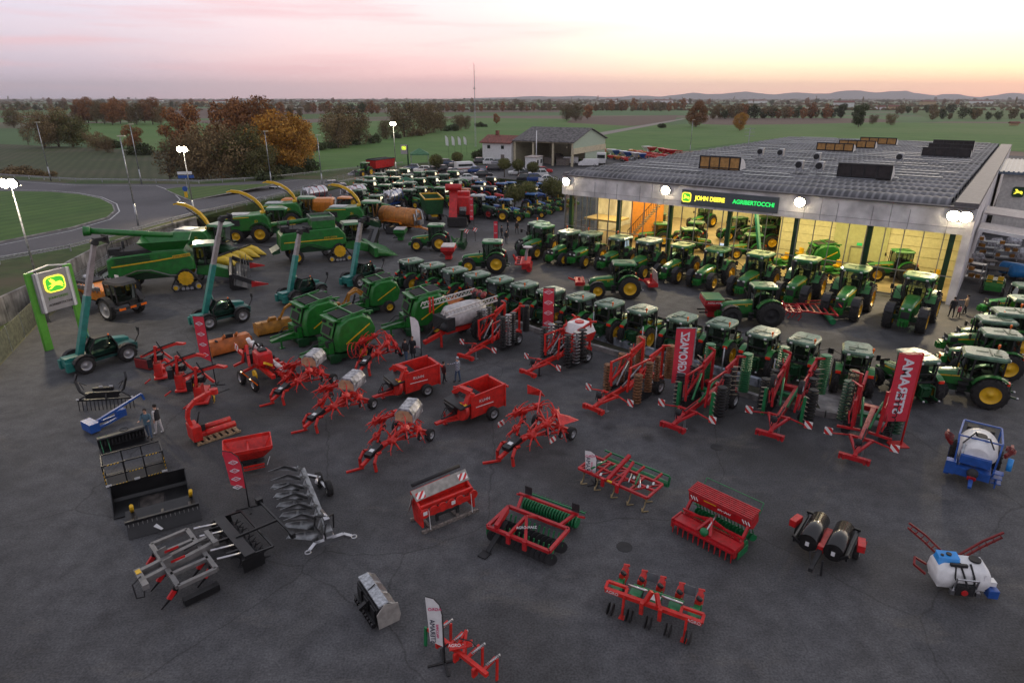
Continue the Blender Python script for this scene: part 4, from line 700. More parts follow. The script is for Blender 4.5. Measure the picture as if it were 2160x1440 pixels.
def make_tractor(name, label, cat='tractor', paint=None, rim=None, roofm=None, Rr=.92, Rf=.66, wr=.52, wf=.42, wb=2.5, hl=1.9, cabw=1.5, track=1.72, hoodh=1.62, stripe=True, cabz=2.72, big=False, open_=False, beacon=True, duals=False):
 paint = paint or GRN; rim = rim or YEL; roofm = roofm or paint
 T = thing(name, label, cat); xr = -wb * .42; xf = wb * .58; hb = track / 2
 b = B(); b.box((xr + .9, 0, .75), (2.2, .5, .55)).box(((xf + xr) / 2 + .5, 0, .85), (wb * .9, .36, .4)).box((xr, 0, Rr), (.55, track - .3, .42)).box((xf, 0, Rf), (.3, track - .2, .26)).bar((xr - .2, 0, 1.0), (xr - .75, 0, .9), .4, .5); b.go('chassis', GRD if paint is GRN else BLM, T)
 hz0, hz1 = .85, hoodh; x0 = xr + 1.15; x1 = xf + .62; W1, W0 = .34, .44; secs = []
 for x, wv, zt, zb in ((x0, W0, hz1 + .05, hz0), (x0 + .5, W0, hz1 + .02, hz0), (x1 - .5, W1 + .02, hz1 - .12, hz0 + .03), (x1 - .12, W1, hz1 - .2, hz0 + .05), (x1, W1 * .82, hz1 - .32, hz0 + .1)):
  secs.append([(x, -wv, zb), (x, -wv, zt - .16), (x, -wv * .72, zt - .02), (x, 0, zt), (x, wv * .72, zt - .02), (x, wv, zt - .16), (x, wv, zb)])
 b = B(); b.loft(secs); hd = b.go('hood', paint, T, bev=.03)
 b = B(); b.box((x1 + .01, 0, hz0 + .33), (.06, .5, .42)).box((x1 - .45, W1 + .015, hz0 + .3), (.6, .02, .3)).box((x1 - .45, -W1 - .015, hz0 + .3), (.6, .02, .3)); b.go('grille', BLM, hd)
 for s in (-1, 1): B().box((x1 + .02, s * .2, hz1 - .36), (.06, .16, .1)).go('headlight', WLT, hd)
 if stripe:
  b = B()
  for s in (-1, 1): b.bar((x0 + .15, s * (W0 + .012), hz1 - .16), (x1 - .55, s * (W1 + .035), hz1 - .3), .03, .06)
  b.go('stripe', YEL, hd)
 if big:
  for s in (-1, 1): text('lettering', '8R' if big == 2 else '6R', .2, YEL, hd, (x0 + .55, s * (W0 + .02), hz1 - .32), (90, 0, 0 if s < 0 else 180), ext=.004)
 b = B(); b.box((x1 + .12, 0, .72), (.3, .62, .4)); [b.box((x1 + .3, s * .17, .66), (.28, .06, .34)) for s in (-1, 0, 1)]; b.go('front_weight', paint if big or paint is GRN else BLM, T)
 for s in (-1, 1):
  wheel(T, (xr, s * (hb + wr * .12), Rr), Rr, wr, rim, side=s); wheel(T, (xf, s * (hb - .02), Rf), Rf, wf, rim, side=s)
  if duals: wheel(T, (xr, s * (hb + wr * 1.3), Rr), Rr, wr, rim, side=s)
  b = B(); A = arc(xr, Rr, Rr + .07, 25, 132, 8); A2 = arc(xr, Rr, Rr + .12, 25, 132, 8)
  b.prism(A + A2[::-1], s * (hb - wr * .5), s * (hb + wr * .36)); b.go('fender', paint, T)
  B().box((xr - Rr * .76, s * (hb - .02), Rr + Rr * .78), (.1, .26, .15)).go('tail_light', RLT, T)
  if not open_:
   b = B(); b.tube([(x0 + .1, s * .5, 1.7), (x0 + .35, s * (cabw / 2 + .42), cabz - .62)], .02); b.box((x0 + .36, s * (cabw / 2 + .45), cabz - .72), (.07, .2, .32)); b.go('mirror', BLK, T)
  b = B(); [b.box((xr + Rr + .32, s * (hb - .18), z), (.42, .36, .04)) for z in (.5, .78, 1.06)]; b.box((xr + Rr + .32, s * (hb - .3), .8), (.3, .05, .6)); b.go('step', BLM, T)
  if big: b = B(); A = arc(xf, Rf, Rf + .07, 30, 130, 5); A2 = arc(xf, Rf, Rf + .10, 30, 130, 5); b.prism(A + A2[::-1], s * (hb - wf * .5), s * (hb + wf * .4)); b.go('front_fender', BLM, T)
 cx0, cx1, cz0, cz1 = xr - .35, x0 + .1, 1.25, cabz - .12; w0 = cabw / 2
 if not open_:
  b = B(); secs = [[(cx0 + .1, -w0 * .8, z) if 0 else (cx0, -w * .82, z), (cx0, w * .82, z), (cx0 + .35, w, z), (cx1 - .35, w, z), (cx1 + dx, w * .7, z), (cx1 + dx, -w * .7, z), (cx1 - .35, -w, z), (cx0 + .35, -w, z)] for z, w, dx in ((cz0, w0 * .86, 0), (cz1 - .5, w0, .05), (cz1, w0 * .95, -.05))]
  b.loft(secs); b.go('cab_glass', GLSC, T)
  b = B()
  for s in (-1, 1):
   for x, w, dx in ((cx0, w0 * .80, 0), (cx0 + .35, w0 * .99, 0), (cx1 - .35, w0 * .99, 0), (cx1, w0 * .7, 0)): b.bar((x, s * w * .9, cz0), (x, s * w * 1.01, cz1), .07)
   b.bar((cx0, s * w0 * .9, cz0 + .05), (cx1, s * w0 * .9, cz0 + .05), .08)
  b.bar((cx0 - .01, -w0 * .8, cz0 + .1), (cx0 - .01, w0 * .8, cz0 + .1), .1).bar((cx0 - .02, -w0 * .7, cz0 + .55), (cx0 - .02, w0 * .7, cz0 + .55), .05); b.go('cab_frame', BLM, T)
  b = B(); b.box((cx0 + .5, 0, 1.55), (.5, .5, .14)).box((cx0 + .25, 0, 1.88), (.14, .48, .6)); b.torus((cx1 - .45, 0, 1.95), .2, .02, (1, 0, 1), 12, 5); b.go('seat', mat('seat_fabric', (.03, .035, .03), .8), T)
  z0 = cabz - .12
  def ring(k, z, e=0): return [(cx0 - .12 - e, -w0 * .80 * k, z), (cx0 + .1, -w0 * 1.04 * k, z), (cx1 - .25, -w0 * 1.04 * k, z), (cx1 + .12 + e, -w0 * .8 * k, z), (cx1 + .12 + e, w0 * .8 * k, z), (cx1 - .25, w0 * 1.04 * k, z), (cx0 + .1, w0 * 1.04 * k, z), (cx0 - .12 - e, w0 * .80 * k, z)]
  rb = B(); rb.loft([ring(1, z0), ring(1.03, z0 + .12, .02), ring(.9, z0 + .21, -.06)]); rr = rb.go('cab_roof', roofm, T)
  b = B(); b.box(((cx0 + cx1) / 2 - .2, 0, z0 + .23), (.06, w0 * 1.3, .02)).box(((cx0 + cx1) / 2 + .15, 0, z0 + .23), (.5, .04, .02)).box(((cx0 + cx1) / 2 - .45, w0 * .4, z0 + .23), (.3, .3, .025)); b.go('roof_seam', GRD if paint is GRN else BLM, rr)
  for s in (-1, 1): B().box((cx1 + .13, s * w0 * .62, z0 + .06), (.05, .16, .09)).box((cx0 - .15, s * w0 * .62, z0 + .06), (.05, .14, .09)).go('work_light', WLT, rr)
  if beacon: B().cyl((cx0 + .2, -w0 * .98, z0 + .15), (cx0 + .2, -w0 * .98, z0 + .34), .03, n=6).cyl((cx0 + .2, -w0 * .98, z0 + .32), (cx0 + .2, -w0 * .98, z0 + .46), .065, .05, n=8).go('beacon', OLT, T)
  b = B(); b.cyl((x0 + .25, -w0 * .75, 1.3), (x0 + .2, -w0 * .75, cabz + .02), .05, n=8); b.go('exhaust', BLM, T)
 else:
  b = B(); b.box((cx0 + .45, 0, 1.25), (.5, .5, .12)).box((cx0 + .22, 0, 1.5), (.12, .48, .5)); b.go('seat', YEL, T)
  b = B(); b.path([(xr - .1, -.5, 1.1), (xr - .25, -.5, 2.2), (xr - .25, .5, 2.2), (xr - .1, .5, 1.1)], .06); b.go('roll_bar', BLM, T)
  b = B(); b.bar((x0 - .1, 0, 1.2), (x0 - .35, 0, 1.7), .05).torus((x0 - .36, 0, 1.7), .18, .02, (-1, 0, 2), 12, 5); b.go('steering_wheel', BLM, T)
 b = B()
 for s in (-1, 1): b.bar((xr - .3, s * .3, .72), (xr - 1.15, s * .42, .62), .07, .09).bar((xr - .35, s * .28, 1.25), (xr - .8, s * .35, 1.2), .08).bar((xr - .8, s * .35, 1.2), (xr - .85, s * .38, .66), .05).bar((xr - .35, s * .25, .55), (xr - .6, s * .25, 1.25), .08)
 b.bar((xr - .3, 0, 1.1), (xr - .95, 0, 1.15), .06).bar((xr - .2, 0, .5), (xr - .9, 0, .45), .12, .06).box((xr - .42, 0, 1.0), (.25, .5, .5)); b.tube([(xr - .5, -.2, 1.2), (xr - .75, -.15, .9), (xr - .6, 0, .7)], .02).tube([(xr - .5, .15, 1.25), (xr - .8, .1, 1.0), (xr - .55, .1, .8)], .02); b.go('linkage', GRD if paint is GRN else BLM, T)
 b = B(); [b.sph((xr - 1.17, s * .42, .62), .07, 8, 5) for s in (-1, 1)]; b.go('hook', SIL, T)
 return T
def glsc():
 m = bpy.data.materials.new('cab_glazing'); m.use_nodes = True; n = m.node_tree.nodes; l = m.node_tree.links; n.clear()
 t = n.new('ShaderNodeBsdfTransparent'); t.inputs[0].default_value = (.42, .52, .46, 1); g = n.new('ShaderNodeBsdfGlossy'); g.inputs['Roughness'].default_value = .03; g.inputs[0].default_value = (.5, .56, .53, 1)
 f = n.new('ShaderNodeFresnel'); f.inputs[0].default_value = 1.28; mx = n.new('ShaderNodeMixShader'); o = n.new('ShaderNodeOutputMaterial'); l.new(f.outputs[0], mx.inputs[0]); l.new(t.outputs[0], mx.inputs[1]); l.new(g.outputs[0], mx.inputs[2]); l.new(mx.outputs[0], o.inputs[0]); return m
GLSC = glsc()
NH = math.degrees(math.atan2(ND.y, ND.x))
PR = {}
SPEC = dict(
small=dict(name='tractor', roofm=RFG, Rr=.80, Rf=.56, wr=.40, wf=.32, wb=2.2, track=1.60, cabw=1.42, cabz=2.52, hoodh=1.5),
mid=dict(name='tractor', roofm=mat('cab_green', (.03, .17, .05), .35, var=.12, coat=.4), Rr=.95, Rf=.68, wr=.55, wf=.44, wb=2.6, track=1.8, cabw=1.6, cabz=2.85, hoodh=1.7, beacon=False, big=1),
large=dict(name='tractor', roofm=MT['cab_green'], Rr=1.05, Rf=.82, wr=.68, wf=.56, wb=2.95, track=1.95, cabw=1.75, cabz=3.15, hoodh=1.95, beacon=False, big=2),
blackrim=dict(name='tractor', rim=BLM, roofm=MT['cab_green'], Rr=1.05, Rf=.8, wr=.68, wf=.56, wb=2.9, track=1.95, cabw=1.7, cabz=3.1, hoodh=1.85, beacon=False, big=1),
open=dict(name='open_tractor', open_=True, Rr=.62, Rf=.42, wr=.36, wf=.26, wb=1.8, track=1.3, hoodh=1.25, hl=1.4),
blue=dict(name='tractor', paint=mat('tractor_blue', (.012, .09, .36), .35, var=.1, coat=.3), rim=GRY, roofm=mat('blue_roof', (.03, .14, .36), .4), Rr=.88, Rf=.62, stripe=False),
red=dict(name='tractor', paint=RED, rim=GRY, roofm=mat('grey_roof', (.10, .12, .13), .4), stripe=False), orange=dict(name='tractor', paint=ORG, rim=GRY, roofm=mat('orange_roof', (.5, .12, .03), .4), stripe=False),
fendt=dict(name='tractor', paint=GRD, rim=mat('red_rim', (.36, .02, .02), .5), roofm=mat('white_roof', (.45, .50, .50), .35), stripe=False, Rr=.95, Rf=.68, wb=2.6, cabz=2.85, beacon=False))
def place(kind, p, rz, label, group=None, s=1.0):
 if kind not in PR: t = PR[kind] = make_tractor(label=label, **SPEC[kind]); t.location = p; t.rotation_euler = (0, 0, math.radians(rz)); t.scale = (s, s, s); t['label'] = label; t['group'] = group or 'x'
 else: t = dup(PR[kind], p, rz, label, group, s)
 if not group and 'group' in t.keys(): del t['group']
 return t
g1_ = 'row of green tractors with pale roofs seen from behind'
ra = [(871, 547), (916, 556), (963, 566), (1010, 575), (1059, 586), (1110, 596), (1166, 609), (1229, 621), (1290, 635), (1359, 648), (1443, 665), (1528, 676), (1615, 696), (1701, 710), (1810, 730), (1933, 744)]
for i, (x, y) in enumerate(ra):
 z = 2.6 * 1.12; p = G(x, y, z); hd_ = NH + (-15 + i * .9 if i < 14 else (12 if i == 14 else 42)); fx = V((math.cos(math.radians(hd_)), math.sin(math.radians(hd_)), 0)); p = V((p.x, p.y, 0)) + fx * .32
 extra = {14: ', standing apart', 15: ' by the banner'}.get(i, '')
 place('small', p, hd_, 'pale roofed green tractor, %s from the left in the front row%s' % (ORD[i], extra), g1_, 1.12)
rg = [('small', 2056, 737, 152, 1.2, 'nearest green tractor at the right edge, showing its big yellow rear rim'), ('small', 2093, 696, 160, 1.15, 'green tractor just behind the nearest one at the right edge'), ('small', 2084, 668, 164, 1.15, 'green tractor with shiny bonnet third from the front at the right edge'), ('small', 2118, 652, 163, 1.25, 'green tractor fourth from the front at the right edge, rear yellow rim visible'), ('small', 2152, 625, 165, 1.15, 'green tractor cut by the right image edge, lower one'), ('small', 2158, 598, 165, 1.15, 'green tractor cut by the right image edge, upper one')]
for kd, x, y, a, s, lb in rg: p = G(x, y, 2.65 * s); place(kd, (p.x, p.y, 0), a, lb, 'green tractors at the right edge', s)
rb_ = [('small', 1135, 470, 1.1), ('mid', 1144, 476, 1), ('small', 1199, 488, 1.12), ('small', 1245, 492, 1.12), ('small', 1308, 500, 1.12), ('small', 1368, 507, 1.18), ('mid', 1438, 516, 1), ('mid', 1511, 525, 1.03), ('mid', 1602, 535, 1.08), ('large', 1700, 546, 1), ('large', 1804, 566, 1), ('large', 1940, 582, 1.03)]
for i, (kd, x, y, s) in enumerate(rb_):
 s *= 1.17; z = dict(small=2.55, mid=2.9, large=3.2)[kd] * s; p = G(x, y, z); a = NH + 180 - 6 + (4 if i > 8 else 0); fx = V((math.cos(math.radians(a)), math.sin(math.radians(a)), 0)); p = V((p.x, p.y, 0)) + fx * .5
 place(kd, p, a, 'green tractor facing the camera before the glass front, %s from the left in that row' % ORD[i], 'row of green tractors parked along the glass front', s)
mt = [('mid', 913, 472, 178, 1.06, 'green tractor with a front tank and green rear tool between the combines and the row'), ('mid', 1030, 506, 176, 1.12, 'green tractor carrying a white and red front hopper and a red seeder behind'), ('mid', 1307, 551, 178, 1.1, 'green tractor carrying red mowers front and rear before the glass front'), ('blackrim', 1598, 605, 176, 1.02, 'green tractor with black rims between a red green spreader and a red cultivator')]
MTS = []
for kd, x, y, a, s, lb in mt: p = G(x, y, 2.95 * s); MTS.append(place(kd, (p.x - .3, p.y, 0), a, lb, None, s))
for i, (x, y) in enumerate([(1078, 458), (1128, 450), (1147, 443), (1168, 436), (1190, 430)]): place('open', G(x, y + 8), -14, 'small open green tractor with yellow rims and seat by the hedge, %s from the left' % ORD[i], 'open compact tractors by the hedge', 1.35 if i == 0 else 1.2)
cb = [('fendt', 1017, 419, 'dark green tractor with red rims and white roof'), ('blue', 1040, 415, 'blue tractor right beside the one with red rims'), ('orange', 986, 398, 'orange tractor with orange roof behind the tall red machine'), ('red', 1013, 392, 'red tractor with grey roof right of the orange one'), ('red', 1042, 393, 'red tractor with grey roof second right of the orange one'), ('blue', 1064, 386, 'blue tractor with grey roof behind the large round trees'), ('blue', 1083, 384, 'blue tractor just left above the two large round trees'), ('red', 1042, 373, 'red roofed tractor beside the dark parked cars'), ('blue', 1020, 383, 'blue tractor in the middle of the coloured tractors'), ('blue', 1130, 391, 'bright blue tractor above the two round trees'), ('blue', 1150, 386, 'bright blue tractor nearest the showroom corner'), ('blue', 1128, 408, 'blue tractor half hidden behind the two round trees'), ('blue', 1075, 420, 'blue tractor in front of the large round tree'), ('red', 1012, 378, 'red tractor at the back of the coloured tractors')]
for kd, x, y, lb in cb: p = G(x, y, 2.8); place(kd, (p.x, p.y, 0), -28, lb, 'coloured tractors in the used machine lot', 1.15 if kd == 'fendt' else 1.0)
gb = [(766, 381), (788, 377), (806, 369), (832, 364), (860, 359), (764, 392), (786, 385), (813, 380), (840, 375), (865, 371), (891, 368), (915, 365), (764, 402), (820, 395), (848, 390), (870, 389), (893, 380), (918, 376), (941, 371), (964, 367), (868, 402), (893, 398), (950, 388), (967, 383), (800, 414), (940, 401)]
for i, (x, y) in enumerate(gb):
 p = G(x, y, 2.8); place('mid' if i % 3 == 1 else 'small', (p.x, p.y, 0), -24 + (i * 37 % 23) - 11, 'used dark green tractor packed in the block of tractors behind the tankers', 'block of used green tractors', (1.08 if i % 3 == 1 else 1.15) + (i % 4) * .03)
ins = [('mid', 9.4, 6.0, 170, 'green tractor inside the showroom below the gallery'), ('mid', 15.9, 15.5, 200, 'green tractor inside the showroom beside the staircase'), ('large', 18.9, 20.5, 235, 'green tractor inside the showroom at the back facing the window'), ('mid', 14.6, 5.4, 0, 'green tractor inside the showroom second behind the glass from the left'), ('large', 21.4, 23.5, 60, 'green tractor inside the showroom seen from behind at the far end'), ('mid', 20.3, 12.0, 178, 'green tractor inside the showroom in the middle of the hall'), ('mid', 20.7, 6.0, 180, 'green tractor inside the showroom just behind the third column'), ('small', 5.5, 14, 190, 'green tractor inside the showroom half hidden behind the orange wall'), ('large', 35.2, 5.3, 172, 'large green tractor inside the showroom behind the right hand panes'), ('mid', 12.5, 9.5, 150, 'green tractor inside the showroom behind the second column'), ('large', 18.5, 16, 200, 'large green tractor inside the showroom near the slanted boom'), ('mid', 9.5, 20.5, 215, 'green tractor inside the showroom deepest on the left')]
for kd, a, b_, rz, lb in ins: place(kd, W(a, b_, .06), rz, lb, 'tractors inside the showroom', .95)
pT = G(768, 372, .2); place('mid', pT, head((800, 368), (735, 378)), 'green tractor towing a red trailer on the road beyond the yard', None, 1.05)
def make_car(label, paint, kind='hatch'):
 T = thing('parked_car', label, 'car'); L_, Wd = (4.3, 1.78) if kind != 'suv' else (4.6, 1.85); z0, zb, zt = .22, .92, 1.48
 if kind == 'suv': zb, zt = 1.05, 1.68
 if kind == 'sedan': zt = 1.42
 xs = [-2.15, -2.1, -1.75, -.9, .2, .95, 1.9, 2.12]; prof = [(x * L_ / 4.3, (zb - .12 if i in (0, 7) else (zb - .06 if i == 6 else zb))) for i, x in enumerate(xs)]
 b = B(); secs = []
 for i, (x, z) in enumerate(prof): w_ = Wd / 2 * (.86 if i in (0, 7) else (.97 if i in (1, 6) else 1)); secs.append([(x, -w_ * .96, z0 + (.15 if i in (0, 7) else 0)), (x, -w_, .55), (x, -w_ * .93, z), (x, w_ * .93, z), (x, w_, .55), (x, w_ * .96, z0 + (.15 if i in (0, 7) else 0))])
 b.loft(secs); b.go('body', paint, T, bev=.04)
 g = Wd / 2; xr0, xr1 = (-2.0, -1.55) if kind != 'sedan' else (-1.75, -.95)
 b = B(); b.loft([[(xr0, -g * .86, zb - .02), (xr0, g * .86, zb - .02), (1.05, g * .86, zb - .02), (1.05, -g * .86, zb - .02)], [(xr1, -g * .7, zt), (xr1, g * .7, zt), (.25, g * .7, zt), (.25, -g * .7, zt)]]); b.go('glasshouse', GLS, T)
 b = B(); b.loft([[(xr1 - .02, -g * .71, zt), (xr1 - .02, g * .71, zt), (.28, g * .71, zt), (.28, -g * .71, zt)], [(xr1 + .1, -g * .6, zt + .05), (xr1 + .1, g * .6, zt + .05), (.15, g * .6, zt + .05), (.15, -g * .6, zt + .05)]])
 for s in (-1, 1): b.bar((1.05, s * g * .86, zb), (.26, s * g * .7, zt), .06).bar((xr0, s * g * .86, zb), (xr1, s * g * .7, zt), .1).bar((-.5, s * g * .87, zb), (-.5, s * g * .71, zt), .07)
 b.go('roof', paint, T)
 for s in (-1, 1):
  for x in (-1.3, 1.32): wheel(T, (x, s * (g - .12), .32), .32, .22, RIMG, lugs=False, side=s, rr=.64)
  B().box((2.06, s * .62, .68), (.16, .34, .14)).go('headlight', WLT, T); B().box((-2.1, s * .66, .78), (.1, .26, .16)).go('tail_light', RLT, T)
 B().box((0, 0, .3), (4.0, 1.6, .2)).go('underbody', BLM, T); return T
CP = dict(w=WHT, d=mat('car_black', (.015, .016, .02), .2, coat=.6, var=0), s=mat('car_silver', (.32, .33, .35), .25, .6, coat=.6, var=0), b=mat('car_blue', (.02, .06, .22), .25, coat=.6, var=0), g=mat('car_grey_blue', (.10, .14, .20), .25, .4, coat=.6, var=0), r=RED)
CPR = {}
def car(k, kind, p, rz, lb, grp='cars parked by the barn and the used tractors'):
 key = k + kind
 if key not in CPR: t = CPR[key] = make_car(lb, CP[k], kind); t.location = p; t.rotation_euler = (0, 0, math.radians(rz)); t['group'] = grp
 else: t = dup(CPR[key], p, rz, lb, grp)
 return t
CARS = [('w', 'hatch', 590, 411, 2, 'white hatchback parked beside the ring road fence above the forage harvesters'), ('s', 'hatch', 557, 435, 5, 'silver car half hidden behind the forage harvesters'), ('g', 'hatch', 945, 347, 12, 'grey blue car between the two far round trees'), ('w', 'hatch', 891, 363, 178, 'white hatchback at the left end of the parked cars'), ('d', 'sedan', 912, 364, 185, 'black car right of the leftmost white hatchback'), ('d', 'suv', 938, 363, 12, 'black car with raised tailgate beside the minibus'), ('d', 'hatch', 950, 357, 178, 'black hatchback just behind the striped minibus'), ('s', 'hatch', 961, 368, 12, 'silver car before the striped minibus'), ('b', 'sedan', 1004, 364, 14, 'blue saloon right of the striped minibus'), ('d', 'suv', 1016, 346, 6, 'black car under the white house wall, left'), ('w', 'suv', 1036, 347, 6, 'white car under the white house wall'), ('s', 'sedan', 1052, 347, 6, 'silver car under the white house wall, right'), ('d', 'suv', 1046, 361, 2, 'dark pickup with a lit red tail lamp'), ('w', 'hatch', 1091, 369, 182, 'white car with open bonnet left of the black one'), ('d', 'sedan', 1112, 370, 182, 'black saloon between two white cars below the cabin'), ('w', 'suv', 1135, 373, 184, 'white estate car below the cabin with its door open'), ('d', 'sedan', 1020, 373, 8, 'dark saloon in front of the red roofed tractor'), ('d', 'suv', 1111, 383, 6, 'black car in the lower line of parked cars, left'), ('b', 'suv', 1132, 383, 6, 'dark blue car in the lower line of parked cars'), ('w', 'sedan', 1156, 384, 6, 'white saloon in the lower line beside the round trees'), ('w', 'sedan', 988, 381, 6, 'white car behind the block of green tractors'), ('g', 'hatch', 868, 359, 176, 'grey car left of the leftmost white hatchback'), ('s', 'sedan', 754, 374, 12, 'silver car just behind the tractor with the red trailer'), ('s', 'hatch', 708, 396, 20, 'silver car behind the wire fence above the silver tanker'), ('r', 'hatch', 1147, 365, 4, 'red car behind the small cabin')]
for k, kd, x, y, rz, lb in CARS: car(k, kd, G(x, y), rz, lb)
B().box((0, 0, 0), (.12, .3, .16)).go('lit_tail_lamp', mat('lit_red', (1, .03, .02), emit=8), [o for o in sc.objects if o.get('label', '').startswith('dark pickup')][0]).location = (-2.24, .66, .95)
def van(name, p, rz, lb, bus=False, s=1):
 T = thing(name, lb, 'minibus' if bus else 'van', p, rz, None, s); z = 2.5 if bus else 1.95
 b = B(); b.loft([[(x, -w_, .3), (x, -w_, zz * .6), (x, -w_ * .88, zz), (x, w_ * .88, zz), (x, w_, zz * .6), (x, w_, .3)] for x, w_, zz in ((-2.7, .95, z), (1.2, .97, z), (1.75, .97, z * .72), (2.5, .92, z * .5), (2.65, .8, z * .4))]); b.go('body', WHT, T, bev=.05)
 b = B(); [b.box((-.6, s_ * .965, z * .7), (3.6, .03, .5)) for s_ in (-1, 1)] if bus else None; b.add([(1.3, -.82, z * .95), (1.3, .82, z * .95), (1.82, .88, z * .72), (1.82, -.88, z * .72)], [(0, 1, 2, 3)]); b.v = [(x + (.03 if abs(y) < .9 else 0), y, zz) for x, y, zz in b.v]; b.go('window', GLS, T)
 if bus: b = B(); [b.box((-.4, s_ * .975, 1.0), (4.3, .02, .1)) for s_ in (-1, 1)]; b.go('red_stripe', RED, T); b = B(); [b.box((-.4, s_ * .975, .85), (4.3, .02, .1)) for s_ in (-1, 1)]; b.go('green_stripe', GRN, T)
 for s_ in (-1, 1):
  for x in (-1.7, 1.6): wheel(T, (x, s_ * .85, .35), .35, .24, RIMG, lugs=False, side=s_, rr=.6)
  B().box((2.55, s_ * .7, .8), (.12, .3, .2)).go('headlight', WLT, T)
van('minibus', G(984, 364), 28, 'white minibus with red and green stripe among the parked cars', True, 1.05)
van('delivery_van', G(1199, 346), 175, 'white van right of the barn, left one'); van('delivery_van', G(1240, 351), 178, 'white van right of the barn, nearer one')
TK = thing('truck', 'white truck with a blue cab side parked behind the showroom roof', 'truck', G(1268, 347), 260)
B().box((1.6, 0, 1.9), (2.0, 2.4, 2.8)).go('cab', WHT, TK, bev=.12); B().box((2.62, 0, 2.3), (.05, 2.1, .9)).go('windscreen', GLS, TK); B().box((-2.6, 0, 1.0), (6, 2.3, .3)).box((.3, 0, 1.8), (.2, 2.3, 1.7)).go('flatbed', BLU, TK)
for s_ in (-1, 1):
 for x in (1.8, -2.8, -4.2): wheel(TK, (x, s_ * .95, .5), .5, .32, RIMG, lugs=False, side=s_)
random.seed(31)
def small_implement(p, rz, m, lb, s=1, k=0):
 t = thing('farm_implement', lb, 'farm implement', p, rz, 'implements stored behind the barn', s); b = B()
 if k == 0: [b.bar((x, -1.6, .9), (x, 1.6, .9), .14) for x in (-.6, 0, .6)]; [b.bar((x, y, .9), (x - .2, y, .1), .07) for x in (-.6, 0, .6) for y in (-1.4, -.7, 0, .7, 1.4)]; b.bar((0, 0, .9), (1.3, 0, .7), .16)
 elif k == 1: b.loft([[(-.9, -1.2, 1.7), (.9, -1.2, 1.7), (.9, 1.2, 1.7), (-.9, 1.2, 1.7)], [(-.3, -.5, .7), (.3, -.5, .7), (.3, .5, .7), (-.3, .5, .7)]]); b.bar((0, 0, .8), (1.2, 0, .3), .2)
 else: b.box((0, 0, .7), (1.0, 2.6, .5)); [b.cyl((.5, y, .35), (.5, y + .06, .35), .3, n=12) for y in (-1.2, -.6, 0, .6, 1.2)]; b.bar((0, 0, .9), (1.4, 0, .8), .16)
 b.go('frame', m, t)
 wheel(t, (-.5, -1.0, .35), .35, .2, RIMG, lugs=False, side=-1); wheel(t, (-.5, 1.0, .35), .35, .2, RIMG, lugs=False, side=1)
LN = {0: 'tined', 1: 'hopper', 2: 'box framed'}
cls = [('red', RED), ('orange', ORG), ('blue', BLU), ('yellow', YEL), ('red', ORR), ('white', WHT)]
for i in range(34):
 x = 1285 + i * 4.2 + random.uniform(-3, 3); y = 322 + (i * 7 % 19); c = cls[(i * 5) % 6] if i < 20 else cls[0]; k_ = i % 3
 small_implement(G(x, y), random.uniform(0, 360), c[1], '%s painted %s implement in the crowd stored behind the barn' % (c[0], LN[k_]), 1.2, k_)
def track_unit(par, x, y, s=1, R=.95, side=1):
 b = B(); P = [(-1.15, .30), (-.95, .02), (.95, .02), (1.15, .30), (1.05, .55), (.45, R + .62), (.2, R + .85), (-.2, R + .85), (-.45, R + .62), (-1.05, .55)]; P = [(x + p * s, z * s + .02) for p, z in P]; I = [(x + (p - x) * .90, .1 + (z - .1) * .90) for p, z in P]
 n = len(P)
 for i in range(n): a, c = P[i], P[(i + 1) % n]; b.bar((a[0], y, a[1]), (c[0], y, c[1]), .62, .09)
 for i in range(n):
  a, c = P[i], P[(i + 1) % n]; k = max(1, int(math.hypot(c[0] - a[0], c[1] - a[1]) / .17))
  for j in range(k): u = (j + .5) / k; b.bar((a[0] + (c[0] - a[0]) * u, y - .3, a[1] + (c[1] - a[1]) * u), (a[0] + (c[0] - a[0]) * u, y + .3, a[1] + (c[1] - a[1]) * u), .07, .13)
 t = b.go('track', RUB, par); w_ = B(); o = y + side * .3
 w_.cyl((x, y - .25, R + .2), (x, o + side * .02, R + .2), .56, n=20); [w_.bar((x, o + side * .03, R + .2), (x + .6 * math.cos(a), o + side * .03, R + .2 + .6 * math.sin(a)), .09, .06) for a in [k * math.pi / 6 for k in range(12)]]; w_.go('drive_wheel', YEL, t)
 w_ = B(); [w_.cyl((x + dx, y - .28, .32), (x + dx, o, .32), .26, n=14) for dx in (-.86, .86)]; [w_.cyl((x + dx, y - .28, .2), (x + dx, o, .2), .14, n=10) for dx in (-.32, 0, .32)]; w_.go('roller_wheel', RIMG, t)
 w_ = B(); [w_.cyl((x + dx, o, .32), (x + dx, o + side * .03, .32), .17, n=12) for dx in (-.86, .86)]; w_.go('roller_hub', YEL, t)
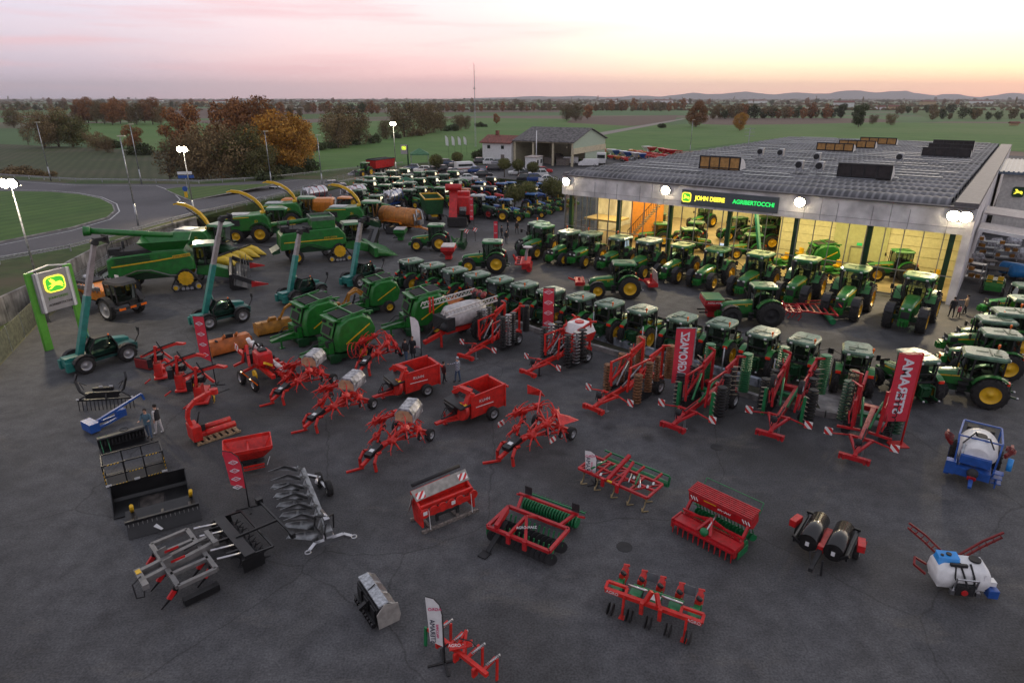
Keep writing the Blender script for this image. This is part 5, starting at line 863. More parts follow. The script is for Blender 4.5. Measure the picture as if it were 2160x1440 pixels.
def cab(T, x0, x1, w_, z0, z1, roofm, seat=True, rake=.25):
 b = B(); h = w_ / 2
 b.loft([[(x0, -h * .95, z0), (x0, h * .95, z0), (x1 - .2, h * .9, z0), (x1 - rake * .2, h * .4, z0), (x1 - rake * .2, -h * .4, z0), (x1 - .2, -h * .9, z0)], [(x0, -h, z1), (x0, h, z1), (x1 - .1, h, z1), (x1 + rake, h * .5, z1), (x1 + rake, -h * .5, z1), (x1 - .1, -h, z1)]]); b.go('cab_glass', GLSC, T)
 b = B(); [b.bar((x, s * h * .95, z0), (x, s * h, z1), .08) for x in (x0, (x0 + x1) / 2, x1 - .15) for s in (-1, 1)]; b.box(((x0 + x1) / 2, 0, z0 + .05), (x1 - x0, w_ * .9, .1)); b.go('cab_frame', BLM, T)
 b = B(); b.box((x0 + .6, 0, z0 + .4), (.5, .5, .14)).box((x0 + .35, 0, z0 + .75), (.14, .5, .65)).torus((x1 - .4, 0, z0 + .8), .2, .02, (1, 0, 1), 12, 5); b.go('seat', MT['seat_fabric'], T)
 b = B(); b.loft([[(x0 - .1, -h * 1.1, z1), (x0 - .1, h * 1.1, z1), (x1, h * 1.1, z1), (x1 + rake + .35, h * .7, z1), (x1 + rake + .35, -h * .7, z1), (x1, -h * 1.1, z1)], [(x0, -h, z1 + .22), (x0, h, z1 + .22), (x1, h, z1 + .2), (x1 + rake + .1, h * .6, z1 + .16), (x1 + rake + .1, -h * .6, z1 + .16), (x1, -h, z1 + .2)]]); b.go('cab_roof', roofm, T, bev=.04)
def lift(o, dz): o.location.z += dz; return o
def make_combine(label, new=True, group=None):
 T = thing('combine_harvester', label, 'combine', group=group); CR = MT['cab_green']
 side = [(-4.6, 1.5), (-4.5, 2.9), (-4.2, 3.1), (-1.2, 3.3), (1.1, 3.35), (1.7, 2.6), (1.75, 1.7), (.9, 1.55), (-.2, 1.2), (-2.0, 1.75), (-3.2, 1.55)]
 b = B()
 for s in (-1, 1): b.prism(side, s * 1.35, s * 1.55, k=.97)
 b.go('side_panel', GRN, T, bev=.06)
 b = B(); b.prism([(x * .98, z - .05) for x, z in side], -1.34, 1.34); b.go('body', GRN, T)
 b = B()
 for s in (-1, 1): b.path([(-4.2, s * 1.58, 2.35), (-1.0, s * 1.58, 2.62), (1.1, s * 1.58, 2.85)], .03, .09) if new else b.path([(-4.2, s * 1.57, 2.25), (1.4, s * 1.57, 2.25)], .03, .08)
 if new: [b.bar((.2, s * 1.585, 2.80), (1.5, s * 1.585, 2.92), .03, .24) for s in (-1, 1)]
 b.go('stripe', YEL, T)
 for s in (-1, 1): text('lettering', 'JOHN DEERE', .22, YEL if not new else GRD, T, (.85 if new else .2, s * 1.62, 2.86 if new else 2.45), (90, -4 if new and s < 0 else (4 if new else 0), 0 if s < 0 else 180), ext=.004)
 b = B(); [b.bar((-3.9, s * 1.6, z), (-1.4, s * 1.6, z + .16), .05, .1) for s in (-1, 1) for z in (2.62, 2.78, 2.94)] if new else b.box((-3.7, 1.57, 2.6), (1.2, .03, .5)); b.go('vent_bar', GRD, T)
 b = B(); [b.path([(-3.6, s * 1.6, 1.55), (-2.5, s * 1.62, 1.95), (-1.5, s * 1.62, 1.9), (-.2, s * 1.6, 1.35), (.8, s * 1.6, 1.3)], .05, .09) for s in (-1, 1)]; b.go('trim', SIL if new else GRD, T)
 b = B(); b.box((-2.6, 0, 3.3), (2.6, 2.3, .3)).cyl((-3.4, .4, 3.4), (-3.4, .4, 4.0), .1, n=8).box((-3.9, -.5, 3.4), (.8, .9, .5)); b.go('engine_deck', BLM, T)
 b = B(); [b.path([(x, y, 3.1), (x, y, 3.95)], .04) for x in (-4.3, -3.2) for y in (-1.2, 1.2)]; [b.path([(-4.3, -1.2, z), (-4.3, 1.2, z), (-3.2, 1.2, z)], .035) for z in (3.5, 3.95)]; b.go('hand_rail', BLM, T)
 if new:
  b = B(); z0, z1 = 3.35, 4.15
  bot = [(-1.3, -1.1), (1.0, -1.1), (1.0, 1.1), (-1.3, 1.1)]; top = [(-2.1, -1.75), (1.6, -1.75), (1.6, 1.75), (-2.1, 1.75)]
  for i in range(4):
   j = (i + 1) % 4; b.plate([(*bot[i], z0), (*bot[j], z0), (*top[j], z1), (*top[i], z1)], .05)
  tk = b.go('grain_tank', GRN, T); b = B()
  for i in range(4):
   j = (i + 1) % 4; f_ = lambda p, e: (p[0] * 1.0 + (p[0] + .2) * e, p[1] * (1 + e)); b.plate([(*f_(bot[j], .02), z0), (*f_(bot[i], .02), z0), (*f_(top[i], .02), z1 - .03), (*f_(top[j], .02), z1 - .03)], .02)
  b.go('tank_skirt', BLM, tk)
 else:
  b = B(); b.box((-.3, 0, 3.75), (2.2, 2.7, .9)); tk = b.go('grain_tank', GRN, T, bev=.05); b = B(); [b.box((-.3, y, 4.25), (2.2 + .1, .05, .35)) for y in (-1.35, 1.35)]; [b.box((x, 0, 4.25), (.05, 2.7, .35)) for x in (-1.4, .8)]; b.go('tank_rim', mat('clear_panel', (.12, .16, .13), .2), tk)
 b = B(); b.cyl((.2, 1.75, 3.3), (.2, 1.75, 3.9), .28, n=12);
 if new: b.cyl((.2, 1.7, 3.95), (-5.9, 2.0, 4.75), .25, n=14).cyl((-5.7, 2.0, 4.7), (-6.2, 2.0, 4.75), .34, .42, n=14)
 else: b.cyl((.2, 1.7, 3.8), (-4.8, 1.9, 3.5), .22, n=14)
 b.go('unloading_auger', TEAL if 0 else GRN, T)
 cab(T, 1.75, 3.2, 1.7, 1.75, 3.35, CR)
 b = B(); b.path([(2.0, 1.3, 1.7), (3.0, 1.3, 1.7), (3.0, 1.3, 2.6), (2.0, 1.3, 2.6)], .04).box((2.4, 1.25, 1.65), (1.3, .7, .06)); [b.box((3.0, 1.25, z), (.3, .6, .04)) for z in (.5, .9, 1.3)]; b.go('ladder', GRD, T)
 b = B(); b.prism([(1.6, 1.0), (1.9, 2.0), (4.1, 1.2), (4.1, .4)], -.6, .6); b.go('feeder_house', GRN, T, bev=.05)
 b = B(); b.box((.9, 0, 1.0), (.4, 2.6, .4)).box((-3.2, 0, .95), (.3, 2.4, .3)).box((-1.2, 0, 1.3), (4.5, 1.6, .6)); b.go('axle', GRD, T)
 for s in (-1, 1): track_unit(T, .9, s * 1.65, 1.0, .85, s); wheel(T, (-3.2, s * 1.35, .72), .72, .5, YEL, side=s)
 b = B(); b.prism([(-4.6, 1.2), (-4.6, 1.7), (-5.4, 1.3), (-5.3, 1.1)], -1.1, 1.1); b.go('chopper', GRD, T)
 return T
def header(T, kind, x=4.1, hw=3.8, yoff=0):
 if kind == 'black':
  b = B(); b.prism([(x, .25), (x + .1, 1.35), (x + .3, 1.35), (x + .35, .45), (x + 1.35, .12), (x + 1.3, .05), (x + .2, .1)], -hw, hw); h = b.go('header', BLK, T)
  b = B(); b.cyl((x + .75, -hw + .1, .55), (x + .75, hw - .1, .55), .28, n=12); [b.bar((x + .75, -hw + i * .3, .55), (x + 1.05, -hw + i * .3 + .1, .65), .05) for i in range(1, int(hw / .15))]; b.go('header_auger', GRY, h)
  b = B(); [b.bar((x + .3, s * hw, 1.3), (x + 1.9, s * hw, .5), .12, .35) for s in (-1, 1)]; [b.bar((x + 1.2, y, 1.15), (x + 1.2, y + .01, .8), .04) for y in (-2, 0, 2)]; b.cyl((x + 1.25, -hw, 1.15), (x + 1.25, hw, 1.15), .05, n=8); [b.bar((x + 1.25 + .45 * math.cos(a), -hw, 1.1 + .45 * math.sin(a)), (x + 1.25 + .45 * math.cos(a), hw, 1.1 + .45 * math.sin(a)), .05) for a in [k * 1.047 for k in range(6)]]; b.go('reel', BLM, h)
  b = B(); [b.bar((x + 1.7, s * hw, .45), (x + 3.0, s * hw, .3), .3, .5, .06, .08) for s in (-1, 1)]; b.go('divider', RED, h)
 else:
  b = B(); n = 6
  for i in range(n): y = -hw + (i + .5) * 2 * hw / n; b.loft([[(x + .4, y - .35, .3), (x + .4, y - .35, 1.0), (x + .4, y + .35, 1.0), (x + .4, y + .35, .3)], [(x + 1.3, y - .25, .2), (x + 1.3, y - .2, .7), (x + 1.3, y + .2, .7), (x + 1.3, y + .25, .2)], [(x + 2.6, y - .03, .08), (x + 2.6, y - .03, .14), (x + 2.6, y + .03, .14), (x + 2.6, y + .03, .08)]], True)
  b.box((x + .25, 0, .7), (.35, 2 * hw, .9)); b.go('header', GRN, T); b = B(); [b.cyl((x + .6, -hw + (i + 1) * 2 * hw / n, .35), (x + 1.8, -hw + (i + 1) * 2 * hw / n, .2), .1, n=8) for i in range(n - 1)]; b.go('header_auger', BLM, T)
c1 = make_combine('new green combine with black header and folded auger, nearest the retaining wall'); a = head((282, 606), (520, 600)); c1.location = G(375, 603); c1.scale = (1.15,) * 3; c1.rotation_euler.z = math.radians(head((290, 612), (480, 594))); header(c1, 'black', hw=3.4)
c2 = make_combine('older green combine with square grain tank beside the forage harvesters', False); c2.location = G(692, 545); c2.scale = (1.12,) * 3; c2.rotation_euler.z = math.radians(head((640, 549), (760, 536)) - 2); header(c2, 'corn', hw=2.6)
hd2 = thing('folded_header', 'black folding combine header standing on the ground beside the older combine', 'header', G(792, 520), head((792, 520), (815, 495)))
B().box((0, 0, 1.0), (3.8, .5, 1.0), (0, -18, 0)).go('frame', BLK, hd2); b = B(); [b.cyl((-1.6 + i * .45, .3, .6 + i * .14), (-1.6 + i * .45, .7, .6 + i * .14), .3, n=10) for i in range(8)]; b.go('row_unit', BLM, hd2); b = B(); [b.bar((x, 0, 0), (x, 0, 1.0), .12) for x in (-1.6, 1.6)]; b.go('stand', GRN, hd2)
def make_forager(label, hdr=None, group=None):
 T = thing('forage_harvester', label, 'forage harvester', group=group); CR = MT['cab_green']
 side = [(-3.2, 1.3), (-3.25, 2.4), (-2.8, 2.75), (.9, 3.0), (1.3, 2.6), (1.5, 1.5), (.6, 1.3), (-.2, 1.8), (-1.2, 1.15), (-1.5, 1.6), (-2.4, 1.6), (-2.6, 1.25)]
 b = B(); b.prism([(-3.2, 1.3), (-3.25, 2.4), (-2.8, 2.75), (.9, 3.0), (1.3, 2.6), (1.5, 1.5), (-1.2, 1.25)], -1.35, 1.35); b.go('body', GRN, T, bev=.1, seg=3)
 b = B(); [b.box((-2.3, s * 1.36, 2.15), (1.4, .06, .6)) for s in (-1, 1)]; b.box((-3.25, 0, 1.95), (.06, 1.9, .7)); b.go('radiator_grille', BLM, T)
 b = B(); [b.bar((-2.9, s * 1.38, 2.62), (-.6, s * 1.38, 2.72), .03, .07) for s in (-1, 1)]; b.go('stripe', YEL, T)
 b = B(); b.box((-1.8, 0, 2.88), (1.8, 1.6, .12)); b.go('engine_cover', mat('pale_cover', (.40, .43, .44), .4), T)
 for s in (-1, 1): text('lettering', 'JD', .35, YEL, T, (.1, s * 1.38, 2.3), (90, 0, 0 if s < 0 else 180), ext=.004)
 b = B()
 for s in (-1, 1): A = arc(.35, 1.0, 1.12, 10, 150, 8); A2 = arc(.35, 1.0, 1.2, 10, 150, 8); b.prism(A + A2[::-1], s * 1.0, s * 1.65)
 b.go('fender', GRD, T)
 b = B(); b.box((-.8, 0, 1.0), (4.0, 1.2, .6)).box((.35, 0, .95), (.4, 2.6, .4)).box((-2.1, 0, .8), (.3, 2.2, .3)); b.go('chassis', BLM, T)
 for s in (-1, 1): wheel(T, (.35, s * 1.35, .98), .98, .7, YEL, side=s); wheel(T, (-2.15, s * 1.25, .78), .78, .55, YEL, side=s)
 cab(T, 1.1, 2.5, 1.7, 1.7, 3.35, CR)
 b = B(); b.prism([(1.4, .9), (1.5, 1.6), (2.9, 1.1), (2.9, .5)], -.5, .5); b.go('feeder_house', GRD, T)
 P = [(.7, 0, 3.0), (.4, 0, 3.8), (-.1, 0, 4.4), (-.8, 0, 4.9), (-1.6, 0, 5.2), (-2.4, 0, 5.3)]; b = B()
 b.cyl((.7, 0, 2.9), (.7, 0, 3.2), .42, n=12)
 for i in range(5): q0, q1 = .30 - i * .02, .28 - i * .02; b.bar(P[i], P[i + 1], q0, .28, q1, .26)
 b.bar(P[5], (-2.8, 0, 5.2), .26, .12); b.go('spout', YEL, T)
 b = B(); b.path([(.55, -.18, 3.3), (-.2, -.18, 4.1), (-1.4, -.16, 4.9)], .07); b.go('spout_cylinder', BLM, T)
 b = B(); b.path([(1.2, 1.35, 1.6), (2.4, 1.3, 1.6)], .3, .05); [b.box((2.3, 1.3, z), (.3, .5, .04)) for z in (.5, .9, 1.3)]; b.go('ladder', GRD, T)
 if hdr == 'yellow':
  for i, y in enumerate((-2.3, -1.2, 0, 1.2, 2.3)):
   b = B(); yy = y; b.loft([[(3.0, yy - .55, .3), (3.0, yy - .5, .9), (3.0, yy + .5, .9), (3.0, yy + .55, .3)], [(3.8, yy - .5, .2), (3.8, yy - .35, .75), (3.8, yy + .35, .75), (3.8, yy + .5, .2)], [(4.9, yy - .05, .06), (4.9, yy - .04, .16), (4.9, yy + .04, .16), (4.9, yy + .05, .06)]], True); b.go('header_cone', mat('header_yellow', (.70, .48, .02), .45, var=.1), T)
  b = B(); b.box((2.95, 0, .65), (.3, 5.2, .7)); [b.cyl((3.3, y, .25), (3.3, y, .4), .6, n=14) for y in (-1.75, -.6, .6, 1.75)]; b.bar((3.1, 1.8, 1.2), (6.0, 2.2, .9), .05); b.go('header_frame', BLM, T)
 return T
FG = 'forage harvesters with yellow spouts'
f1 = make_forager('forage harvester with a yellow cone header beside the retaining wall', 'yellow'); f1.location = G(440, 545); f1.scale = (1.15,) * 3; f1.rotation_euler.z = math.radians(head((400, 540), (500, 540)) - 12)
f2 = make_forager('forage harvester nearest the camera with two big yellow rims, no header'); f2.location = G(551, 507); f2.scale = (1.18,) * 3; f2.rotation_euler.z = math.radians(8); f2['group'] = FG
dup(f2, G(618, 478), 6, 'forage harvester half hidden behind the nearer one', FG)
dup(f2, G(752, 488), -4, 'forage harvester in front of the orange slurry tanker', FG)
ph = thing('pickup_header', 'grass pickup header with pale tines beside the forage harvester', 'header', G(835, 488), head((835, 488), (862, 470)) ); B().cyl((-2.2, 0, .6), (2.2, 0, .6), .42, n=14).go('reel', mat('straw_tines', (.35, .26, .14), .7, var=.3, scale=20), ph); b = B(); b.box((0, .55, .7), (4.6, .25, 1.0)); [b.box((x, 0, .55), (.1, 1.3, .9)) for x in (-2.3, 2.3)]; [b.cyl((-2.1 + i * .3, -.1, .5), (-2.1 + i * .3 + .04, -.1, .5), .52, n=12) for i in range(15)]; b.go('frame', BLM, ph)
def make_tele(label, group, ext=1):
 T = thing('telehandler', label, 'telehandler', group=group)
 b = B(); b.prism([(-2.4, .7), (-2.5, 1.3), (-1.9, 1.45), (.6, 1.3), (2.3, 1.05), (2.3, .6)], -.75, .75); b.go('chassis', GRD if 0 else mat('teal_dark', (.012, .09, .08), .45), T, bev=.05)
 b = B(); b.loft([[(-2.2, -.15, 1.0), (-2.2, -1.1, 1.0), (-2.25, -1.1, 1.55), (-2.25, -.15, 1.6)], [(-.4, -.15, .8), (-.4, -1.15, .8), (-.4, -1.1, 1.85), (-.4, -.15, 1.9)], [(.6, -.3, .8), (.6, -1.05, .8), (.6, -1.0, 1.5), (.6, -.3, 1.55)]]); b.go('engine_cover', TEAL, T, bev=.06, seg=3)
 b = B(); b.loft([[(-.9, .1, 1.0), (.9, .1, 1.0), (.9, 1.05, 1.0), (-.9, 1.05, 1.0)], [(-.9, .12, 1.7), (1.0, .12, 1.7), (1.0, 1.05, 1.7), (-.9, 1.05, 1.7)], [(-.6, .15, 2.4), (.5, .15, 2.4), (.5, .95, 2.4), (-.6, .95, 2.4)]], True); b.go('cab_glass', GLSC, T)
 b = B(); b.box((-.05, .55, 2.43), (1.15, .85, .08)); [b.tube([(x0, y, 1.0), (x1, y, 1.7), (x2, y, 2.4)], .045) for x0, x1, x2 in ((-.9, -.9, -.6), (.9, 1.0, .5)) for y in (.12, 1.03)]; b.box((0, .55, 1.02), (1.8, .95, .08)).box((-.3, .55, 1.5), (.35, .4, .12)).box((-.5, .55, 1.8), (.12, .4, .5)); b.go('cab_frame', BLM, T)
 py = -.05; p0 = V((-1.9, py, 1.7)); d = V((.34, 0, 1)).normalized(); p0 = V((1.5, py, .9)); d = V((-.34, 0, 1)).normalized(); E1, E2 = (7.4, 8.9) if ext else (5.6, 6.3)
 b = B(); b.bar(p0, p0 + d * (4.9 if ext else 4.0), .52, .42); b.go('boom', TEAL, T, bev=.03); b = B(); b.bar(p0 + d * (4.9 if ext else 4.0), p0 + d * E1, .42, .34); b.bar(p0 + d * E1, p0 + d * E2, .34, .28); b.go('boom_extension', mat('boom_grey', (.30, .28, .28), .4, .4, var=.1), T)
 b = B(); b.box(p0 + d * (E2 + .1) + V((-.35, 0, .1)), (.8, .5, .25)).box(p0 + d * (E2 + .1) + V((-.75, 0, .05)), (.12, 1.0, .6)).cyl(p0 + d * E2 + V((0, -.3, 0)), p0 + d * E2 + V((0, .3, 0)), .22, n=10); b.go('boom_head', BLM, T)
 b = B(); b.box((2.0, py, .95), (1.1, .9, .7)).box((2.4, -.65, .7), (.5, .4, .7)).box((2.4, .55, .7), (.5, .4, .7)).cyl((.3, py, 1.1), p0 + d * 2.6, .09, n=8); b.go('front_frame', TEAL, T)
 b = B(); b.path([(-2.3, .7, 1.3), (-2.7, .7, 1.9), (-2.7, .7, 2.3)], .07).box((-2.7, .7, 2.3), (.1, .3, .35)); b.go('mirror', BLM, T)
 for x in (-1.5, 1.5):
  for s in (-1, 1):
   wheel(T, (x, s * .98, .70), .70, .46, RIMG, side=s); b = B(); A = arc(x, .70, .76, 20, 160, 6); A2 = arc(x, .70, .82, 20, 160, 6); b.prism(A + A2[::-1], s * .78, s * 1.2); b.go('fender', BLM, T)
 B().cyl((-.5, .9, 2.45), (-.5, .9, 2.6), .06, n=6).go('beacon', OLT, T)
 return T
TG = 'teal telehandlers with booms raised'
tl = make_tele('nearest teal telehandler, front left beside the sign, boom raised high', TG); tl.location = G(218, 768); tl.rotation_euler.z = math.radians(head((280, 745), (165, 778)))
tl2 = make_tele('x', TG, 0)
for pr, x, y, q, s, lb in [(tl, 470, 682, ((510, 672), (430, 690)), 1, 'second nearest teal telehandler, behind the red feather banner, boom raised'), (tl2, 640, 632, ((670, 626), (612, 642)), 1, 'teal telehandler just behind the leftmost round baler, boom raised'), (tl2, 766, 598, ((792, 592), (740, 608)), 1, 'farthest teal telehandler behind the rear round baler, boom raised')]:
 if 'u' in pr.keys() or pr is tl: dup(pr, G(x, y), head(*q), lb, TG, s)
 else: pr['u'] = 1; pr.location = G(x, y); pr.rotation_euler.z = math.radians(head(*q)); pr['label'] = lb
for o in sc.objects:
 if 'u' in o.keys(): del o['u']
def make_baler(label, open_=False, group=None):
 T = thing('round_baler', label, 'baler', group=group)   # x forward (drawbar at +x)
 prof = [(1.0, .6), (1.05, 1.6), (.75, 2.45), (.1, 2.8), (-.9, 2.85), (-1.55, 2.45), (-1.85, 1.7), (-1.6, .9), (-.9, .55)]
 b = B(); b.prism([(x * .97, .05 + z * .97) for x, z in prof], -.72, .72); b.go('bale_chamber', BLM, T)
 for s in (-1, 1):
  b = B(); n = len(prof); b.prism(prof, s * .72, s * 1.12, k=.90, kc=(-.3, 1.6)); b.go('side_panel', GRN, T, bev=.07, seg=3)
  b = B(); b.bar((.4, s * 1.13, 1.15), (-1.3, s * 1.13, 2.1), .03, .07);  b.go('stripe', YEL, T)
 b = B(); b.plate([(1.12, -.75, 1.55), (1.12, .75, 1.55), (.82, .75, 2.5), (.82, -.75, 2.5)], .04); b.box((1.2, 0, .95), (.3, 1.5, .7)); b.box((.75, 0, 2.62), (.5, 1.8, .10)).box((-.3, 0, 2.9), (.1, 1.8, .1)).box((-1.5, 0, 2.65), (.12, 1.8, .14)); b.go('front_panel', GRN, T)
 b = B(); b.plate([(1.16, -.5, 1.7), (1.16, .5, 1.7), (.98, .5, 2.15), (.98, -.5, 2.15)], .03); b.plate([(.6, -.7, 2.74), (-1.3, -.7, 2.92), (-1.3, .7, 2.92), (.6, .7, 2.74)], -.04); [b.box((1.0 - .05, y, 2.38), (.1, .06, .16)) for y in (-.6, -.5, -.4, -.3, .3, .4, .5, .6)]; b.go('net_roll_cover', mat('mesh_black', (.02, .02, .02), .9), T)
 b = B(); [b.bar((-.2, s * .9, 2.9), (-1.7, s * .9, 2.8), .1, .1) for s in (-1, 1)]; b.bar((.7, -.95, 2.75), (-1.2, -.95, 3.0), .08).bar((.7, .95, 2.75), (-1.2, .95, 3.0), .08); b.go('top_rail', GRN, T)
 b = B(); b.prism([(1.0, .5), (1.2, .85), (2.3, .72), (2.9, .60), (2.9, .48), (2.0, .42)], -.18, .18); [b.bar((1.2, s * .5, .6), (2.3, s * .1, .6), .12) for s in (-1, 1)]; b.bar((2.3, .2, .6), (2.3, .2, .05), .1).box((2.3, .2, .04), (.3, .3, .05)); b.cyl((1.3, 0, .95), (2.9, 0, .8), .07, n=8); b.go('drawbar', GRN, T)
 b = B(); b.cyl((1.15, -1.1, .32), (1.15, 1.1, .32), .26, n=14); b.box((.7, 0, .4), (.9, 2.1, .25)); [b.box((1.2, s * 1.15, .4), (.7, .08, .5)) for s in (-1, 1)]; b.go('pickup', GRD, T)
 b = B(); b.tube([(1.2, -.3, 1.2), (1.8, -.3, 1.2), (2.5, 0, .8)], .03).tube([(1.2, .4, 1.3), (1.9, .3, 1.1), (2.6, 0, .75)], .025).box((1.3, .55, 1.2), (.25, .3, .35)); b.go('hose', BLM, T)
 for s in (-1, 1): wheel(T, (-.5, s * 1.32, .52), .52, .40, YEL, side=s)
 B().box((-.5, 0, .52), (.2, 2.3, .2)).go('axle', GRD, T)
 return T
BG = 'green round balers'
bl = make_baler('round baler nearest the camera, large green side panel with yellow stripe', group=BG)
def putb(o, x, y, a): o.location = G(x, y); o.rotation_euler.z = math.radians(a); o.scale = (1.12,) * 3
putb(bl, 728, 748, head((770, 735), (650, 768)))
for x, y, q, lb in [(662, 715, ((690, 705), (590, 730)), 'leftmost green round baler with upright front grille'), (798, 652, ((830, 645), (745, 660)), 'rear green round baler beside the farthest teal telehandler'), (890, 695, ((920, 685), (820, 702)), 'rightmost green round baler behind the small white feather flag')]: dup(bl, G(x, y), head(*q), lb, BG, 1.12)
dup(bl, W(28.4, 5.6, .06), 178, 'bright green round baler inside the showroom behind the fourth column', BG, 1.0)
T = thing('orange_sprayer', 'orange and black self propelled sprayer with big grey rims left of the new combine', 'sprayer', G(240, 662), head((205, 650), (300, 672)))
b = B(); b.prism([(-3.6, 1.3), (-3.7, 2.0), (-2.6, 2.5), (-.6, 2.6), (.9, 2.4), (1.0, 1.4)], -.95, .95); b.go('body', ORG, T, bev=.12, seg=3)
b = B(); b.box((-1.0, 0, 1.2), (5.4, .9, .3)).box((-2.3, 0, 2.6), (1.6, 1.5, .25)).box((1.2, 0, 1.35), (1.3, 1.9, .25)); b.go('frame', BLM, T)
cab(T, 1.0, 2.5, 1.7, 1.45, 3.0, BLM)
b = B(); b.path([(2.6, -1.3, 1.1), (2.9, -1.0, 1.1), (2.9, 1.0, 1.1), (2.6, 1.3, 1.1)], .22, .2); b.go('front_bumper', BLM, T); b = B(); [b.box((2.98, y, 1.1), (.08, .5, .18)) for y in (-.9, 0, .9)]; b.go('orange_lamp_strip', OLT, T)
b = B(); [b.bar((-3.6, s * 1.05, 2.3), (1.0, s * 1.25, 2.6), .14, .3) for s in (-1, 1)]; [b.path([(-3.6 + i * .5, s * 1.1, 2.15), (-3.35 + i * .5, s * 1.15, 2.75), (-3.1 + i * .5, s * 1.15, 2.2)], .04) for i in range(9) for s in (-1, 1)]; b.go('spray_boom', STL, T)
B().box((-.9, 1.45, 2.75), (.5, .05, .35)).box((.5, -1.45, 2.9), (.5, .05, .35)).go('number_board', LBL, T)
B().cyl((-3.0, .3, 2.6), (-3.0, .3, 2.95), .35, n=16).go('lid', GLV, T)
for x in (-2.5, 1.4):
 for s in (-1, 1): wheel(T, (x, s * 1.25, .95), .95, .38, RIMG, side=s, rr=.68); b = B(); A = arc(x, .95, 1.0, 20, 160, 7); A2 = arc(x, .95, 1.06, 20, 160, 7); b.prism(A + A2[::-1], s * 1.05, s * 1.5); b.go('fender', BLM, T)
def tanker(label, p, rz, body, fr, L_=6.2, R=1.15, wheels=2, s=1, ends=None, squared=False, group=None):
 T = thing('slurry_tanker', label, 'tanker', p, rz, group, s); z = 2.05
 b = B()
 if squared: b.loft([[(x, y * k_, z + zz * k_) for y, zz in ((-1.2, -.8), (-1.25, .6), (-.9, 1.1), (.9, 1.1), (1.25, .6), (1.2, -.8))] for x, k_ in ((-L_ / 2 - .25, .8), (-L_ / 2, 1), (L_ / 2, 1), (L_ / 2 + .25, .8))])
 else: b.cyl((-L_ / 2, 0, z), (L_ / 2, 0, z), R, n=32, cap=False).sph((-L_ / 2, 0, z), (.4, R, R), 24, 10).sph((L_ / 2, 0, z), (.4, R, R), 24, 10)
 b.go('tank', body, T, bev=.08 if squared else 0)
 b = B(); b.box((0, 0, .95), (L_ + 1.2, .9, .25)); b.prism([(L_ / 2, .9), (L_ / 2, 1.1), (L_ / 2 + 2.2, .75), (L_ / 2 + 2.2, .6)], -.2, .2); [b.cyl((x, 0, z), (x + .08, 0, z), R + .03, n=32) for x in (-L_ / 3, 0, L_ / 3)] if not squared else b.path([(-3.2, 1.3, 1.2), (-2.2, 1.3, 1.95), (1.0, 1.3, 1.95), (2, 1.3, 1.2)], .12); b.go('frame', fr, T)
 b = B(); b.cyl((-.2, 0, z + R), (-.2, 0, z + R + .18), .35, n=14).cyl((L_ / 2 + .3, 0, z + .4), (L_ / 2 + .6, 0, z + .4), .3, n=12); b.go('hatch', STL, T)
 b = B(); b.tube([(L_ / 2 + .2, .5, 1.2), (L_ / 2 + .5, .9, 1.8), (L_ / 2 + .2, .9, 2.9), (L_ / 2 - .3, .8, 3.1)], .13, 8).tube([(L_ / 2 + .2, -.5, 1.2), (L_ / 2 + .6, -.8, 1.8), (L_ / 2 + .4, -.8, 2.7)], .12, 8).box((L_ / 2 + .7, .2, 1.5), (.5, .7, .6)).cyl((L_ / 2 + .45, -.3, 1.0), (L_ / 2 + .45, -.3, 3.2), .09, n=8); b.go('pump_and_pipes', GLV, T)
 b = B(); b.cyl((-L_ / 2 - .3, 0, 1.6), (-L_ / 2 - .8, 0, 1.5), .25, n=12).box((-L_ / 2 - .5, 0, 1.0), (.3, 2.0, .2)); b.go('outlet', STL, T)
 for s_ in (-1, 1):
  for k_ in range(wheels): wheel(T, (-.75 + k_ * 1.55 - (.5 if wheels == 2 else 0), s_ * 1.2, .68), .68, .5, RIMG, lugs=wheels > 1, side=s_)
  B().box((-L_ / 2 - .6, s_ * 1.0, 1.35), (.04, .4, .4)).go('warning_board', WARN, T); B().box((-L_ / 2 - .62, s_ * .8, 1.05), (.05, .3, .12)).go('tail_light', RLT, T)
  if wheels == 2: b = B(); b.path([(-2.1, s_ * 1.25, 1.2), (-1.9, s_ * 1.25, 1.45), (1.1, s_ * 1.25, 1.45), (1.3, s_ * 1.25, 1.2)], .5, .05); b.go('fender', fr, T)
 return T
tanker('orange round slurry tanker with twin axle beside the green and yellow trailer', G(845, 487), head((810, 480), (900, 492)), mat('tanker_orange', (.45, .17, .03), .5, var=.15), ORG, L_=5.6, R=1.2)
tanker('large square shouldered orange and green tanker trailer behind the forage harvesters', G(655, 462), 2, ORG, GRN, L_=7.2, squared=True)
SSR = mat('polished_tank', (.62, .60, .62), .22, .9, var=.05)
tanker('silver tanker with a red band beside the fence, left of three', G(668, 432), 238, SSR, RED, L_=3.6, R=1.05, wheels=1, group='silver slurry tankers'); tanker('silver tanker with a red ring, middle of three', G(750, 430), 235, SSR, RED, L_=3.6, R=1.05, wheels=1, group='silver slurry tankers'); tanker('silver tanker with a blue round end plate, right of three', G(833, 440), 240, SSR, BLU, L_=3.2, R=1.05, wheels=1, group='silver slurry tankers')
YM = thing('yellow_cab_machine', 'yellow roofed self propelled machine between the orange tankers', 'farm machine', G(718, 458), -10); B().box((0, 0, 1.1), (3.4, 1.4, .9)).go('body', ORG, YM, bev=.08); cab(YM, .2, 1.6, 1.6, 1.4, 2.9, ORG)
for x in (-1.1, 1.2):
 for s in (-1, 1): wheel(YM, (x, s * .95, .7), .7, .45, RIMG, side=s)
